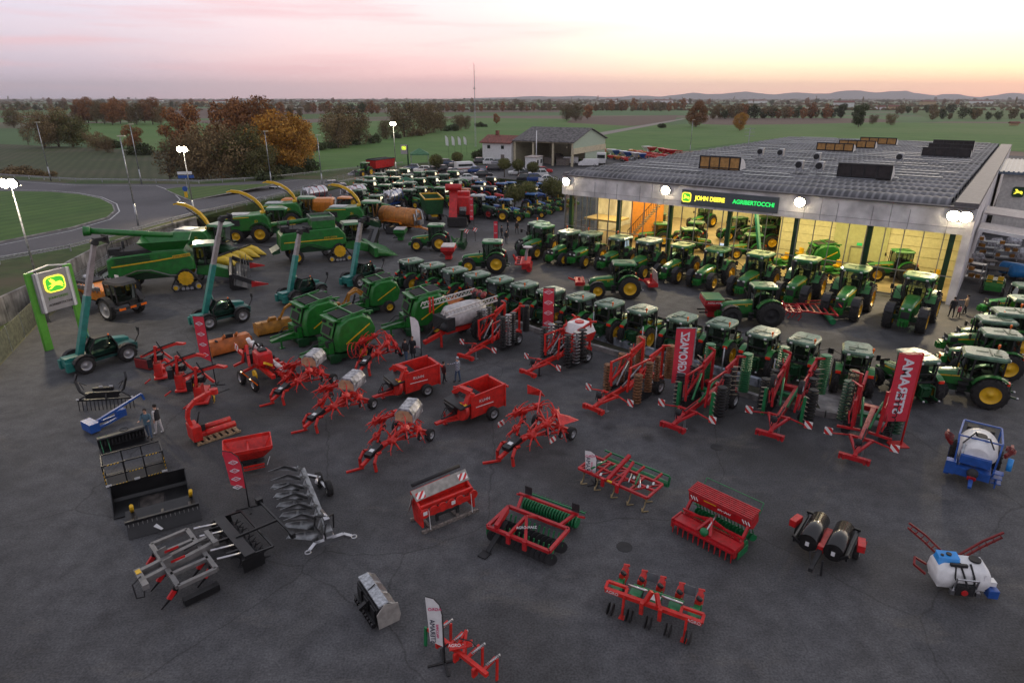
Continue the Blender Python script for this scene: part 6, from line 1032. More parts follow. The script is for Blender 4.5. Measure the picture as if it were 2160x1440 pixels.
def trailer(label, p, rz, m, rimm, L_, z0, z1, flare, inner, axles=2, s=1, cover=None):
 T = thing('tipping_trailer', label, 'trailer', p, rz, None, s); w0, w1 = 1.1, 1.1 + flare; b = B()
 bt = [(-L_ / 2, -w0), (L_ / 2, -w0), (L_ / 2, w0), (-L_ / 2, w0)]; tp = [(-L_ / 2 - .25, -w1), (L_ / 2 + .25, -w1), (L_ / 2 + .25, w1), (-L_ / 2 - .25, w1)]
 for i in range(4): j = (i + 1) % 4; b.plate([(*bt[i], z0), (*bt[j], z0), (*tp[j], z1), (*tp[i], z1)], .06)
 b.box((0, 0, z0), (L_, 2 * w0, .08)); b.go('body', m, T)
 b = B();
 for i in range(4): j = (i + 1) % 4; b.bar((*tp[i], z1), (*tp[j], z1), .16, .2)
 b.go('top_rim', rimm, T); b = B()
 for i in range(9): x = -L_ / 2 + L_ * i / 8; [b.bar((x, sg * (w0 + .05), z0), (x, sg * (w1 + .05), z1), .08, .1) for sg in (-1, 1)]
 b.go('rib', m, T)
 b = B(); b.box((0, 0, z0 - .25), (L_ + .4, .9, .25)); b.bar((L_ / 2, 0, z0 - .25), (L_ / 2 + 1.8, 0, .6), .3, .2); b.go('chassis', inner, T)
 if cover: b = B(); b.cyl((-L_ / 2, 0 - w1 * .8, z1 + .1), (L_ / 2, -w1 * .8, z1 + .1), .14, n=8); b.box((0, 0, z1 + .02), (L_ + .3, 2 * w1 - .1, .08)); [b.bar((x, -w1, z1 + .1), (x, w1, z1 + .1), .07) for x in (-L_ / 3, 0, L_ / 3)]; b.go('cover', BLM, T)
 for sg in (-1, 1):
  for k_ in range(axles): wheel(T, (-1.2 + k_ * 1.4, sg * 1.0, .6), .6, .45, RIMG, lugs=False, side=sg)
 return T
trailer('tall green trailer with yellow top rim beside the orange slurry tanker', G(912, 462), head((935, 470), (895, 425)), mat('trailer_green', (.015, .10, .03), .45, var=.15), YEL, 5.6, 1.2, 3.4, .25, YEL)
trailer('long red tipping trailer with rolled black cover on the road', G(805, 365, .15), head((800, 368), (735, 378)), RED, BLM, 7.0, 1.4, 3.3, .3, BLM, 3, 1.0, True)
T = thing('vegetable_harvester', 'tall red machine with raised conveyor standing behind the middle tractors', 'harvester', G(968, 474), 268, None, 1.12)
b = B(); b.box((-1.0, .6, 2.4), (2.6, 1.6, 2.2)).box((-2.0, 0, 3.2), (1.2, 2.6, 1.6)); b.go('hopper_body', RED, T, bev=.05)
b = B(); b.bar((1.6, -.55, .9), (-.2, -.55, 4.2), 1.0, .35).bar((-.2, -.55, 4.2), (.2, -.55, 5.0), 1.0, .3); b.cyl((.3, -1.5, 4.75), (.3, .5, 4.75), .42, n=14); [b.bar((1.6 - i * .2, -1.1, .98 + i * .37), (1.6 - i * .2, 0, .98 + i * .37), .07) for i in range(9)]; b.go('conveyor', RED, T)
b = B(); b.box((-.3, 0, .9), (4.2, 1.6, .6)).box((.7, .6, 1.7), (.8, .8, .5)); b.box((1.9, 0, .7), (.5, 2.4, 1.1)); b.go('chassis', BLM, T); B().box((.6, .65, 2.1), (.7, .8, .5)).go('engine_box', GLV, T)
for s in (-1, 1): wheel(T, (-1.4, s * 1.2, .65), .65, .45, RIMG, side=s); wheel(T, (1.2, s * 1.1, .5), .5, .35, RIMG, side=s)
B().tube([(2.2, -.9, 1.0), (2.4, -1.3, 1.6), (2.4, -1.6, 1.6)], .05).box((2.4, -1.7, 1.6), (.1, .3, .35)).go('mirror_arm', BLM, T)
T = thing('reel_machine', 'white topped green machine just behind the tall red one', 'farm machine', G(985, 462), -10); B().box((0, 0, 1.4), (2.6, 1.6, 1.4)).go('body', GRN, T, bev=.1); B().cyl((-.3, -.6, 2.4), (-.3, .6, 2.4), .5, n=14).go('white_drum', WHT, T)
for s in (-1, 1): wheel(T, (-.6, s * 1.0, .8), .8, .4, RIMG, side=s)
T = thing('utility_vehicle', 'green utility vehicle with black roof and yellow seats on the right', 'utility vehicle', G(2092, 616), 232, None, 1.15)
b = B(); b.loft([[(x, -w_, .4), (x, -w_, z), (x, w_, z), (x, w_, .4)] for x, w_, z in ((-1.5, .7, .95), (-.2, .7, .95), (-.15, .7, .6), (.6, .7, .6), (.65, .68, .95), (1.4, .55, .8))]); b.go('body', GRN, T, bev=.04)
b = B(); b.box((-.1, 0, 1.95), (1.5, 1.35, .07)); [b.bar((x, s * .62, .7), (x * .8, s * .6, 1.95), .05) for x in (-.7, .75) for s in (-1, 1)]; b.go('roof', BLM, T); b = B(); [b.box((-.1, y, .8), (.45, .4, .15)).box((-.35, y, 1.05), (.12, .4, .5)) for y in (-.35, .35)]; b.go('seat', YEL, T)
for s in (-1, 1):
 for x in (-1.0, 1.0): wheel(T, (x, s * .68, .32), .32, .25, YEL, side=s)
def mower(p, rz, lb, s=1):
 T = thing('ride_on_mower', lb, 'lawn mower', p, rz, 'ride on mowers inside the showroom', s); b = B(); b.box((.5, 0, .6), (.8, .55, .4)).box((-.5, 0, .5), (.9, .8, .2)).box((0, 0, .28), (1.0, 1.3, .14)); b.go('body', GRN, T, bev=.06); B().box((-.4, 0, .75), (.4, .45, .12)).box((-.62, 0, 1.0), (.12, .45, .45)).go('seat', YEL, T); b = B(); b.bar((.1, 0, .8), (-.05, 0, 1.05), .04).torus((-.06, 0, 1.06), .15, .02, (-1, 0, 2), 10, 4); b.go('steering_wheel', BLM, T)
 for s_ in (-1, 1): wheel(T, (-.6, s_ * .45, .26), .26, .22, YEL, side=s_, lugs=False); wheel(T, (.7, s_ * .4, .18), .18, .14, YEL, side=s_, lugs=False)
for a, b_, lb in [(25.6, 7.4, 'ride on mower inside the showroom left of the green baler'), (25.0, 4.0, 'ride on mower inside the showroom beside the raised boom'), (30.2, 3.8, 'ride on mower inside the showroom below the exit sign, left'), (33.1, 4.2, 'ride on mower inside the showroom below the exit sign, right'), (38.6, 5.4, 'yellow seated mower inside the showroom at the far right')]: mower(W(a, b_, .06), 200, lb, 1.25)
B().bar(W(23.2, 3.4, .1), W(21.6, 4.4, 5.9), .3).go('boom', TEAL, thing('crane_boom', 'slanted green lifting boom inside the showroom beside the wall corner', 'boom'))
T = thing('info_screen', 'small screen on a stand inside the showroom by the fourth column', 'screen', W(19.6, 1.6, .06), FA); B().box((0, 0, 1.5), (1.0, .08, 1.5)).go('panel', mat('lit_screen', (.65, .75, .95), emit=1.0), T); B().bar((0, .1, 0), (0, .1, 1.6), .1).go('stand', GLV, T)
def onpx(o, c, q=None, a=None, s=None):
 o.location = G(*c); o.rotation_euler.z = math.radians(a if a is not None else head(*q))
 if s: o.scale = (s, s, s)
 return o
def disc_gang(b, y0, y1, x, z, r, n, tilt=.12, ax='y', th=.03):
 for i in range(n):
  y = y0 + (y1 - y0) * (i + .5) / n; p = (x - tilt * th, y, z) if ax == 'y' else (x, z, y)
  if ax == 'y': b.cyl((x, y, z), (x + tilt * .2, y + th * 3, z), r, r * .8, n=14)
  else: b.cyl((x, z, y), (x + .0, z + 0, y + th * 3), r, r * .8, n=14)
def spring_coil(b, p, q, r=.07, turns=9, w=.016):
 d, x, y, ln = frame(p, q); p = V(p); b.tube([p + d * ln * i / (turns * 6) + (x * math.cos(i * math.pi / 3) + y * math.sin(i * math.pi / 3)) * r for i in range(turns * 6 + 1)], w, 4)
def folded(label, kind, c, q, s=1.0):
 red = ORR if kind in ('a', 'b', 'brown') else CRM; T = thing('folded_cultivator', label, 'cultivator'); onpx(T, c, q, s=s)
 b = B(); b.bar((-2.6, 0, .9), (2.2, 0, .75), .26, .3).bar((2.2, 0, .75), (3.4, 0, .5), .2, .2); b.bar((1.9, .5, .85), (3.0, .05, .6), .12).bar((1.9, -.5, .85), (3.0, -.05, .6), .12); b.bar((1.8, -.6, .85), (1.8, .6, .85), .16).box((-2.4, 0, .9), (.4, 2.0, .3)); b.go('drawbar', red, T)
 b = B(); b.bar((3.4, -.75, .42), (3.4, .75, .42), .22, .24); [b.box((3.5, y, .42), (.18, .12, .3)) for y in (-.68, -.5, .5, .68)]; b.go('hitch_beam', red, T)
 b = B(); b.bar((2.5, .25, .7), (2.5, .25, .03), .09).box((2.5, .25, .02), (.3, .3, .03)); b.go('parking_leg', BLM if kind in ('b',) else GLV, T)
 b = B(); b.tube([(2.3, .1, 1.0), (2.8, .15, 1.35), (3.1, 0, 1.0), (2.9, -.1, .7)], .03).tube([(2.4, -.1, 1.0), (2.9, -.2, 1.3), (3.15, -.1, .9)], .03).tube([(1.0, .1, 1.1), (2.4, .1, 1.05)], .04).sph((2.95, 0, 1.15), (.16, .2, .22), 8, 6); b.go('hose', BLM, T)
 zt = 2.95
 for s_ in (-1, 1):
  b = B()
  for x in (.9, -1.2): b.bar((x, s_ * .62, .9), (x, s_ * .72, zt - .4), .10, .12)
  b.bar((.9, s_ * .68, 1.15), (-2.4, s_ * .70, 2.8), .11, .15); b.bar((.9, s_ * .7, zt - .45), (-1.2, s_ * .7, zt - .45), .09, .11); b.bar((-1.2, s_ * .7, zt - .3), (-2.7, s_ * .75, zt), .12, .16)
  if kind != 'tine': b.bar((-2.6, s_ * .75, .9), (-2.6, s_ * .75, zt + .15), .13, .14).bar((-2.6, s_ * .75, zt + .12), (-2.75, s_ * 1.2, zt + .15), .1, .12)
  [b.bar((.9 - i * .4, s_ * (.8 + i % 2 * .12), 1.1 + i * .2), (.62 - i * .4, s_ * (.95 - i % 3 * .1), 1.75 + i * .2), .05, .07) for i in range(7)]; [b.box((-.1 - i * .33, s_ * .8, 1.5 + i * .18), (.14, .1, .2), (0, 30, 0)) for i in range(6)]
  if kind == 'tine': [b.bar((x, s_ * (.55 + k_), .8), (x, s_ * (.6 + k_), zt + .3), .16, .14) for x, k_ in ((.4, .05), (-1.4, .3))]; b.bar((.4, s_ * .6, zt + .25), (-.1, s_ * 1.15, zt + .3), .12, .05).bar((-1.4, s_ * .8, zt + .3), (-1.5, s_ * 1.4, zt + .35), .12, .05).bar((.9, s_ * .2, .9), (.9, s_ * 1.35, .8), .12)
  b.go('wing_frame', red, T)
  def stack(x, y, z0, z1, r, n, nm, m, shaft=True, lean=0):
   bb = B(); [bb.cyl((x, y + lean * i, z0 + (z1 - z0) * i / (n - 1)), (x, y + lean * i, z0 + (z1 - z0) * i / (n - 1) + .05), r, r * .78, n=16) for i in range(n)]
   if shaft: bb.cyl((x, y, z0), (x, y, z1), .06, n=8)
   bb.go(nm, m, T)
  if kind == 'a': stack(.2, s_ * 1.15, .5, zt, .27, 15, 'disc_stack', BLM); stack(-.45, s_ * 1.2, .5, zt, .28, 11, 'disc_stack', STL); stack(-1.1, s_ * 1.2, .5, zt, .28, 14, 'disc_stack', BLK); stack(-3.0, s_ * 1.15, .9, zt + .1, .30, 20, 'packer_roller', BLM)
  elif kind == 'b': stack(.5, s_ * 1.15, .5, zt - .1, .3, 11, 'disc_stack', BLM); stack(-.4, s_ * 1.25, .5, zt - .1, .3, 10, 'disc_stack', STL); stack(-1.15, s_ * 1.2, .5, zt - .1, .34, 9, 'disc_stack', BLM)
  elif kind == 'brown': stack(.6, s_ * 1.15, .3, 2.1, .30, 10, 'disc_stack', RUS); stack(-2.9, s_ * 1.15, .9, zt + .1, .34, 14, 'packer_roller', mat('rust_roller', (.24, .10, .035), .7, var=.25))
  elif kind == 'tine':
   bb = B()
   for i in range(9): z = .7 + i * .3; bb.torus((.1, s_ * 1.1, z), .17, .025, (1, 0, 0), 10, 4, -90, 180); bb.torus((-1.2, s_ * 1.3, z), .17, .025, (1, 0, 0), 10, 4, -90, 180)
   bb.go('spring_tine_stack', BLM, T); stack(-.6, s_ * 1.35, .6, zt, .3, 13, 'disc_stack', mat('dark_disc_green', (.012, .07, .035), .45)); bb = B(); [bb.cyl((-2.2, s_ * 1.35 + .28 * math.cos(a), .6), (-2.2, s_ * 1.35 + .28 * math.sin(a), zt - .1), .025, n=4) for a in [k * .785 for k in range(8)]]; [bb.cyl((-2.2, s_ * 1.35, .6 + i * .27), (-2.2, s_ * 1.35, .63 + i * .27), .28, n=12) for i in range(10)]; bb.go('cage_roller', mat('cage_rust', (.16, .12, .05), .6), T)
  else:
   stack(-3.0, s_ * 1.2, .8, zt + .25, .33, 17, 'packer_roller', GRE)
   bb = B(); bb.bar((.95, s_ * 1.05, .3), (.95, s_ * 1.05, 2.0), .22, .16); bb.go('side_plate', GRE, T); bb = B(); [bb.bar((.95, s_ * 1.05, .4 + i * .27), (1.15, s_ * 1.3, .42 + i * .27), .06, .06, .02) for i in range(7)]; [bb.bar((-1.5, s_ * 1.0, 1.0 + i * .3), (-1.7, s_ * 1.4, 1.05 + i * .3), .05, .05, .02) for i in range(7)]; bb.go('tine_point', mat('bright_tine', (.55, .48, .36), .4, .5), T)
   stack(.2 if kind == 'g2' else .4, s_ * 1.3, .35, 2.2, .30, 11, 'disc_stack', BLM)
  if kind in ('g1', 'g2', 'brown'): m_ = RUS if kind == 'brown' else BLM; stack(-.7, s_ * 1.05, .6, 2.5, .27, 12, 'disc_stack', m_); stack(-1.7, s_ * 1.0, 1.0, 2.6, .22, 10, 'disc_stack', m_)
  b = B(); b.bar((1.7, s_ * .5, .85), (1.9, s_ * 1.5, .75), .06); b.go('board_arm', red, T); B().box((1.95, s_ * 1.6, .85), (.04, .42, .42)).go('warning_board', WARN, T)
  wheel(T, (-1.9, s_ * 1.05, .52), .52, .46, RIMG if kind != 'tine' else RED, side=s_)
 b = B(); b.box((-1.6, 0, .75), (.3, 1.9, .2)); b.cyl((.9, .2, 1.1), (-.6, .5, 2.2), .07, n=8).cyl((.9, -.2, 1.1), (-.6, -.5, 2.2), .07, n=8); b.go('cylinder', STL if kind not in ('g1', 'g2', 'tine') else GRE, T)
 for y in (-1.0, .9): b = B(); [b.cyl((-1.0 + i * .25, y, .32), (-1.0 + i * .25 + .05, y + .04, .32), .28, n=12) for i in range(5)]; b.go('lower_disc_row', BLM, T)
 if kind == 'b': b = B(); b.loft([[(-2.9, -.8, 1.5), (-1.4, -.8, 1.5), (-1.4, .8, 1.5), (-2.9, .8, 1.5)], [(-3.1, -.95, 2.2), (-1.3, -.95, 2.2), (-1.3, .95, 2.2), (-3.1, .95, 2.2)]]); b.go('seed_hopper_base', red, T); b = B(); b.loft([[(-3.1, -.95, 2.2), (-1.3, -.95, 2.2), (-1.3, .95, 2.2), (-3.1, .95, 2.2)], [(-2.9, -.7, 2.9), (-1.6, -.7, 2.9), (-1.6, .7, 2.9), (-2.9, .7, 2.9)]]); h = b.go('seed_hopper', WHT, T, bev=.12, seg=3); B().cyl((-2.2, 0, 2.9), (-2.2, 0, 3.0), .35, n=14).go('lid', RED, h)
 if kind == 'g2':
  for s_ in (-1, 1): wheel(T, (.9, s_ * .75, 2.5), .42, .25, RIMG, name='support_wheel', lugs=False, side=s_)
 return T
folded('red folded cultivator with black disc stacks and tall black packer rollers', 'a', (1040, 735), ((1100, 715), (950, 790)), .95)
folded('red folded disc cultivator with white seed hopper at the rear', 'b', (1180, 770), ((1290, 735), (1090, 820)), .95)
folded('rusty brown used folded cultivator with brown rollers', 'brown', (1322, 838), ((1390, 795), (1215, 885)), 1.0)
folded('red folded cultivator with green packer rollers, left of the two green rollered ones', 'g1', (1478, 870), ((1545, 820), (1380, 940)), 1.02)
folded('red folded cultivator with green packer rollers and two support wheels high up', 'g2', (1655, 880), ((1690, 820), (1605, 945)), 1.02)
folded('crimson folded tine cultivator beside the banner on the right', 'tine', (1822, 925), ((1850, 850), (1778, 1020)), 1.0)
def tedder(label, crate_, c, q, s=1.0, splash=True):
 T = thing('rotary_tedder', label, 'tedder'); onpx(T, c, q, s=s)
 b = B(); b.bar((-1.9, 0, .95), (1.6, 0, .75), .2).bar((1.6, 0, .75), (2.5, 0, .55), .16); b.bar((-1.5, -.1, .9), (-2.1, -1.1, .55), .14).bar((-1.5, .1, .9), (-2.1, 1.1, .55), .14).bar((-.2, -.3, .8), (-2.0, -1.0, .5), .09).bar((-.2, .3, .8), (-2.0, 1.0, .5), .09)
 [b.tube([(1.3, y, .8), (1.75, y * 1.4, .95), (2.05, y * 1.6, .6), (2.0, y * 1.7, .1)], .09, 6) for y in (-.3, .3)]; b.bar((2.0, -.3, .12), (2.7, -.9, .05), .1); b.go('frame', ORR, T)
 b = B(); b.prism([(.9, .9), (1.0, 1.15), (2.0, .95), (2.0, .75)], -.22, .22); b.go('tool_cover', BLK, T); b = B(); [b.box((x, 0, 1.13 - .18 * (x - 1)), (.25, .25, .02), (0, 10, 0)) for x in (1.15, 1.6)]; b.go('sticker', LBL, T)
 for i, (x, y, z, tx, ty) in enumerate([(-.9, -1.25, 1.35, -.4, -.8), (-.1, -1.0, 1.75, -.1, -.9), (-.9, 1.25, 1.35, -.4, .8), (-.1, 1.0, 1.75, -.1, .9), (-1.4, -.6, 1.7, -.3, -.5), (-1.4, .6, 1.7, -.3, .5), (.5, -.55, 1.2, .1, -.9), (.5, .55, 1.2, .1, .9)]):
  ax = V((tx, ty, .55)).normalized(); c0 = V((x, y, z)); b = B(); b.cyl(c0 - ax * .12, c0 + ax * .16, .27, .14, n=12); d, u, v_, _ = frame((0, 0, 0), ax)
  for k_ in range(6):
   a = k_ * math.pi / 3 + i; e = c0 + (u * math.cos(a) + v_ * math.sin(a)) * .62 + ax * .04; b.bar(c0, e, .10, .09, .05, .05); b.tube([e, e + ax * -.05 + (u * math.cos(a + .5) + v_ * math.sin(a + .5)) * .26], .018, 4).tube([e, e - ax * .28], .014, 4)
  b.go('rotor', ORR, T)
  if i in (0, 2, 3, 6): wheel(T, (c0.x - .1, c0.y, c0.z - .55), .2, .14, RIMG, name='rotor_wheel', lugs=False, side=1 if c0.y > 0 else -1)
 b = B(); [b.bar((.8, s_ * .25, 1.0), (-.9, s_ * 1.2, 1.3), .1) for s_ in (-1, 1)]; [b.bar((-.1, s_ * 1.0, 1.7), (-1.4, s_ * .6, 1.6), .1) for s_ in (-1, 1)]; [b.bar((-1.4, s_ * .1, 1.0), (-1.4, s_ * .6, 1.7), .09) for s_ in (-1, 1)]; b.go('arm', ORR, T)
 for s_ in (-1, 1): wheel(T, (-2.1, s_ * 1.15, .38), .38, .3, RIMG, lugs=False, side=s_)
 if crate_:
  cr = thing('wrapped_crate', crate_, 'crate', T.matrix_basis @ V((-1.35, .35, 1.75)), math.degrees(T.rotation_euler.z) + 14, 'film wrapped crates on the tedders', s)
  b = B(); b.loft([[(-.75, -.55, 0), (.75, -.55, 0), (.75, .55, 0), (-.75, .55, 0)], [(-.75, -.55, .45), (.75, -.55, .45), (.75, .55, .45), (-.75, .55, .45)], [(-.7, -.3, .78), (.7, -.3, .78), (.7, .3, .78), (-.7, .3, .78)]]); b.go('film_wrap', mat('grey_film', (.34, .34, .36), .25, .1, var=.35, scale=3), cr, bev=.03)
  b = B(); b.add([(x, y, z) for x in (.765,) for y, z in ((-.5, .05), (.5, .05), (.5, .42), (.27, .68), (-.27, .68), (-.5, .42))], [(0, 1, 2, 3, 4, 5)]); b.add([(-.765, y, z) for y, z in ((-.5, .05), (.5, .05), (.5, .42), (.27, .68), (-.27, .68), (-.5, .42))], [(5, 4, 3, 2, 1, 0)]); b.add([(x, -.56, z) for x, z in ((-.7, .03), (.7, .03), (.7, .42), (-.7, .42))], [(0, 1, 2, 3)]); b.go('cardboard', mat('cardboard', (.50, .30, .17), .7, var=.15), cr)
 return T
tedder('folded red tedder carrying the rearmost wrapped crate', 'film wrapped crate on the rearmost tedder', (632, 828), ((690, 800), (590, 858)), .92)
tedder('folded red tedder carrying the middle wrapped crate', 'film wrapped crate on the middle tedder', (708, 882), ((770, 855), (650, 925)), .93)
tedder('folded red tedder carrying the nearest wrapped crate', 'film wrapped crate on the nearest tedder', (826, 955), ((880, 915), (770, 1000)), .93)
td = tedder('folded red tedder with black rotor wheels and red tin shields right of the straw blowers', None, (1118, 945), ((1180, 905), (1050, 990)), 1.0)
b = B(); b.plate([(-1.2, 1.6, 1.9), (-.6, 1.2, 2.2), (.1, 1.9, 2.0), (-.8, 2.4, 2.1)], .03); b.plate([(-2.6, -1.0, 1.7), (-2.6, -2.2, 1.5), (-2.7, -2.3, 2.0), (-2.4, -1.2, 2.1)], .03); b.bar((-.6, 0, 1.8), (-2.5, -1.2, 2.0), .07); b.go('tin_shield', ORR, td); B().box((.3, -1.7, 1.0), (.5, .04, .3)).go('warning_board', WARN, td); B().box((-.2, 1.3, .9), (.5, .04, .3)).go('warning_board', WARN, td)
rk = tedder('red folded rotary rake behind the nearer balers with white side wheels', None, (792, 770), ((830, 745), (765, 805)), .95); b = B(); [b.torus((-.3 + i * .4, -1.3 - .1 * i, 1.0 + .1 * i), .55, .03, (0, 1, .2), 16, 5) for i in range(3)]; b.go('rake_hoop', ORR, rk)
def blower(label, c, q, s=1.0, group='red straw blowers with black chutes'):
 T = thing('straw_blower', label, 'straw blower', group=group); onpx(T, c, q, s=s)
 b = B(); z0, z1 = .65, 2.1
 for s_ in (-1, 1): b.prism([(-1.9, z0), (-1.9, z1 + .1), (.9, z1 - .1), (.9, .5)], s_ * .88, s_ * .95)
 b.box((-.5, 0, z0), (2.8, 1.8, .08)).box((-1.9, 0, 1.35), (.08, 1.8, 1.5)); [b.bar((x, s_ * .97, .6), (x, s_ * .97, 2.1), .1, .12) for x in (-1.85, .85) for s_ in (-1, 1)]; [b.bar((-1.9, s_ * .97, z1 + .08), (.9, s_ * .97, z1 - .1), .1, .1) for s_ in (-1, 1)]; b.bar((-2.1, -1, 1.95), (-2.1, 1, 1.95), .12); b.go('body', ORR, T)
 for s_ in (-1, 1): text('lettering', 'KUHN', .3, WHT, T, (-.2, s_ * .97, 1.55), (90, 0, 0 if s_ < 0 else 180), ext=.004); b = B(); b.bar((-.9, s_ * .965, 1.2), (.5, s_ * .965, 1.2), .01, .05); b.go('label_strip', WHT, T)
 b = B(); b.prism([(.9, .5), (.9, 1.5), (1.5, 1.45), (1.75, 1.2), (1.3, .35)], -1.0, .2); b.prism([(.75, 1.45), (.75, 1.62), (1.7, 1.45), (1.7, 1.3)], -1.02, 1.0); b.go('chute_cover', BLK, T, bev=.04); b = B(); [b.box((1.25, y, 1.56), (.2, .22, .02), (0, 10, 0)) for y in (.5, .85)]; b.go('sticker', YEL, T)
 b = B(); b.plate([(-.1, -.8, 1.95), (.85, -.8, 1.55), (.85, .8, 1.55), (-.1, .8, 1.95)], .04); [b.bar((-.1, -.7 + i * .23, 2.0), (.85, -.7 + i * .23, 1.6), .03) for i in range(7)]; b.go('feed_grid', BLM, T)
 b = B(); b.cyl((1.15, .55, 1.0), (1.4, .55, 1.05), .6, n=24); b.bar((1.0, .75, 1.5), (.7, .75, 2.25), .42, .36); b.bar((.7, .75, 2.25), (1.1, .1, 2.45), .42, .34, .34, .26).bar((1.1, .1, 2.45), (1.35, -.35, 2.1), .34, .26, .3, .2); b.go('blower_spout', ORR, T)
 b = B(); b.prism([(1.2, .4), (1.2, .65), (3.0, .5), (3.0, .38)], -.14, .14); [b.bar((1.2, s_ * .6, .5), (2.7, s_ * .05, .45), .1) for s_ in (-1, 1)]; b.bar((2.1, -.3, .9), (2.1, -.3, .05), .1).box((2.1, -.3, .04), (.25, .25, .05)); b.go('drawbar', ORR, T)
 b = B(); b.tube([(1.5, .1, 1.1), (2.0, 0, 1.3), (2.4, 0, .8)], .03).tube([(1.5, -.2, 1.0), (2.1, -.2, 1.2), (2.5, -.1, .7)], .03).cyl((1.5, .2, .8), (2.6, .1, .7), .06, n=8); b.go('hose', BLM, T)
 for s_ in (-1, 1): wheel(T, (-.7, s_ * 1.15, .48), .48, .34, RIMG, lugs=False, side=s_)
 return T
bw = blower('red straw blower behind, beside the man in dark red', (868, 828), ((905, 818), (815, 842)), .98)
dup(bw, G(1000, 878), head((1030, 865), (925, 902)), 'red straw blower nearer the camera, in front of the hooded man', 'red straw blowers with black chutes', 1.0)
def hedger(label, c, a, s=1, g='red hedge cutters with folded arms', long=True):
 T = thing('hedge_cutter', label, 'hedge cutter', group=g); onpx(T, c, a=a, s=s)
 b = B(); b.box((0, 0, .8), (.45, .8, .9)); b.box((-.1, 0, .25), (.8, 1.0, .16)).bar((.1, -.4, .3), (.1, -.2, 1.7), .09).bar((.1, .4, .3), (.1, .1, 1.7), .09); b.bar((.5, .4, .3), (.9, .5, .05), .1); b.go('mast_box', ORR, T, bev=.04); B().box((-.1, -.2, 1.6), (.7, .7, .35)).box((.35, .35, 1.4), (.3, .3, .6)).go('oil_tank', BLK, T)
 b = B(); b.bar((0, .3, 1.3), (-.5, 1.3, 2.5), .2).bar((-.5, 1.3, 2.5), (-1.0, 2.6, 3.0), .18, .2) if not long else b.path([(0, .3, 1.4), (-.1, .25, 2.5)], .14).path([(-.1, .25, 2.5), (-1.0, .4, 1.5)], .12); b.go('lower_arm', ORR, T)
 b = B(); b.path([(.9, -.6, 1.6), (-.2, .2, 2.2), (-1.5, 1.2, 2.8)], .12, .17); b.bar((-1.5, 1.2, 2.8), (-2.0, 1.6, 2.85), .14, .2, .26, .1); b.go('upper_arm', ORR, T); b = B(); b.path([(.8, -.45, 1.72), (-.2, .26, 2.33), (-1.4, 1.15, 2.9)], .07).tube([(.2, 0, 1.2), (-.6, .5, 2.0), (-.3, .6, 2.9)], .04); b.cyl((.5, -.2, 1.5), (-.6, .5, 2.3), .06, n=8); b.go('hydraulic_hose', BLM, T)
 b = B(); b.prism([(-.35, .15), (-.35, .55), (.2, .62), (.4, .15)], -1.5, -.45, ax='y'); b.go('cutting_head', ORR, T, bev=.04); b = B(); b.cyl((.1, -1.55, .25), (.1, -.45, .25), .18, n=10); b.go('flail_rotor', BLM, T)
 b = B(); b.sph((-.75, .1, .35), (.08, .08, .08), 6, 4); [b.bar((-.75, .1, .35), (-.75 + .0, .1 + .28 * math.cos(k * 1.047), .35 + .28 * math.sin(k * 1.047)), .05, .09) for k in range(6)]; b.go('yellow_star_guard', YEL, T)
 return T
hc = hedger('red hedge cutter with black box head nearest the first telehandler', (338, 800), 205, 1.0)
dup(hc, G(385, 826), 195, 'red hedge cutter in the middle with yellow star guards', 'red hedge cutters with folded arms', 1.05); dup(hc, G(425, 852), 195, 'red hedge cutter nearest the pallet with the red wrapper', 'red hedge cutters with folded arms', 1.05)
T = thing('red_cutter_head', 'dark red boxy cutter head lying beside the first telehandler', 'cutter', G(312, 775), -20); B().box((0, 0, .4), (1.3, .8, .7)).go('housing', DRD, T, bev=.05); B().box((0, 0, .78), (1.2, .7, .1)).go('cover', BLM, T); b = B(); b.path([(.6, 0, .3), (1.4, .3, .7), (2.2, .2, .3), (2.8, .3, .25)], .16); b.go('arm', ORR, T)
T = thing('precision_seeder', 'red precision seeder with white tubes and red hopper among the red machines', 'seeder'); onpx(T, (545, 795), ((500, 745), (590, 815)), s=1.05)
b = B(); b.bar((-2.6, 0, .8), (2.4, 0, .8), .2).bar((-2.6, .5, .7), (2.4, .5, .7), .14); [b.bar((x, 0, .8), (x, -.9, .6), .12) for x in (-1, .2)]; b.bar((-.6, -.5, .9), (-.2, -.3, 1.9), .14).bar((.4, -.5, .9), (-.2, -.3, 1.9), .14); b.box((0, .2, 1.0), (1.2, .8, .5)); b.go('frame', ORR, T)
for i in range(8):
 x = -2.5 + i * .66; u = B(); u.box((x, .85, .6), (.22, .7, .5)).bar((x, .4, .8), (x, 1.2, .5), .1).cyl((x - .06, 1.3, .28), (x + .06, 1.3, .28), .26, n=12); u.go('row_unit', ORR if i % 3 else BLM, T); B().cyl((x, .75, .85), (x, .55, 1.45 if i < 5 else 1.1), .14, .12, n=10).go('seed_tube', WHT, T)
B().box((.9, .1, 1.45), (.9, .8, .75)).go('hopper', RED, T, bev=.1); B().box((.9, .1, 1.87), (.4, .4, .12)).go('lid', BLM, T); b = B(); b.box((-.2, -.2, 1.2), (.7, .5, .6)).tube([(-.5, 0, 1.4), (-.9, .4, 1.7), (-1.2, .7, 1.2)], .06).tube([(.2, 0, 1.5), (-.2, .5, 1.8), (-.5, .8, 1.2)], .06); b.go('fan', BLM, T); b = B(); b.bar((1.5, .3, 1.1), (1.9, -.2, 1.5), .12); b.cyl((1.2, -.6, .7), (1.2, -.5, .7), .26, n=14); b.go('yellow_guard', YEL, T)
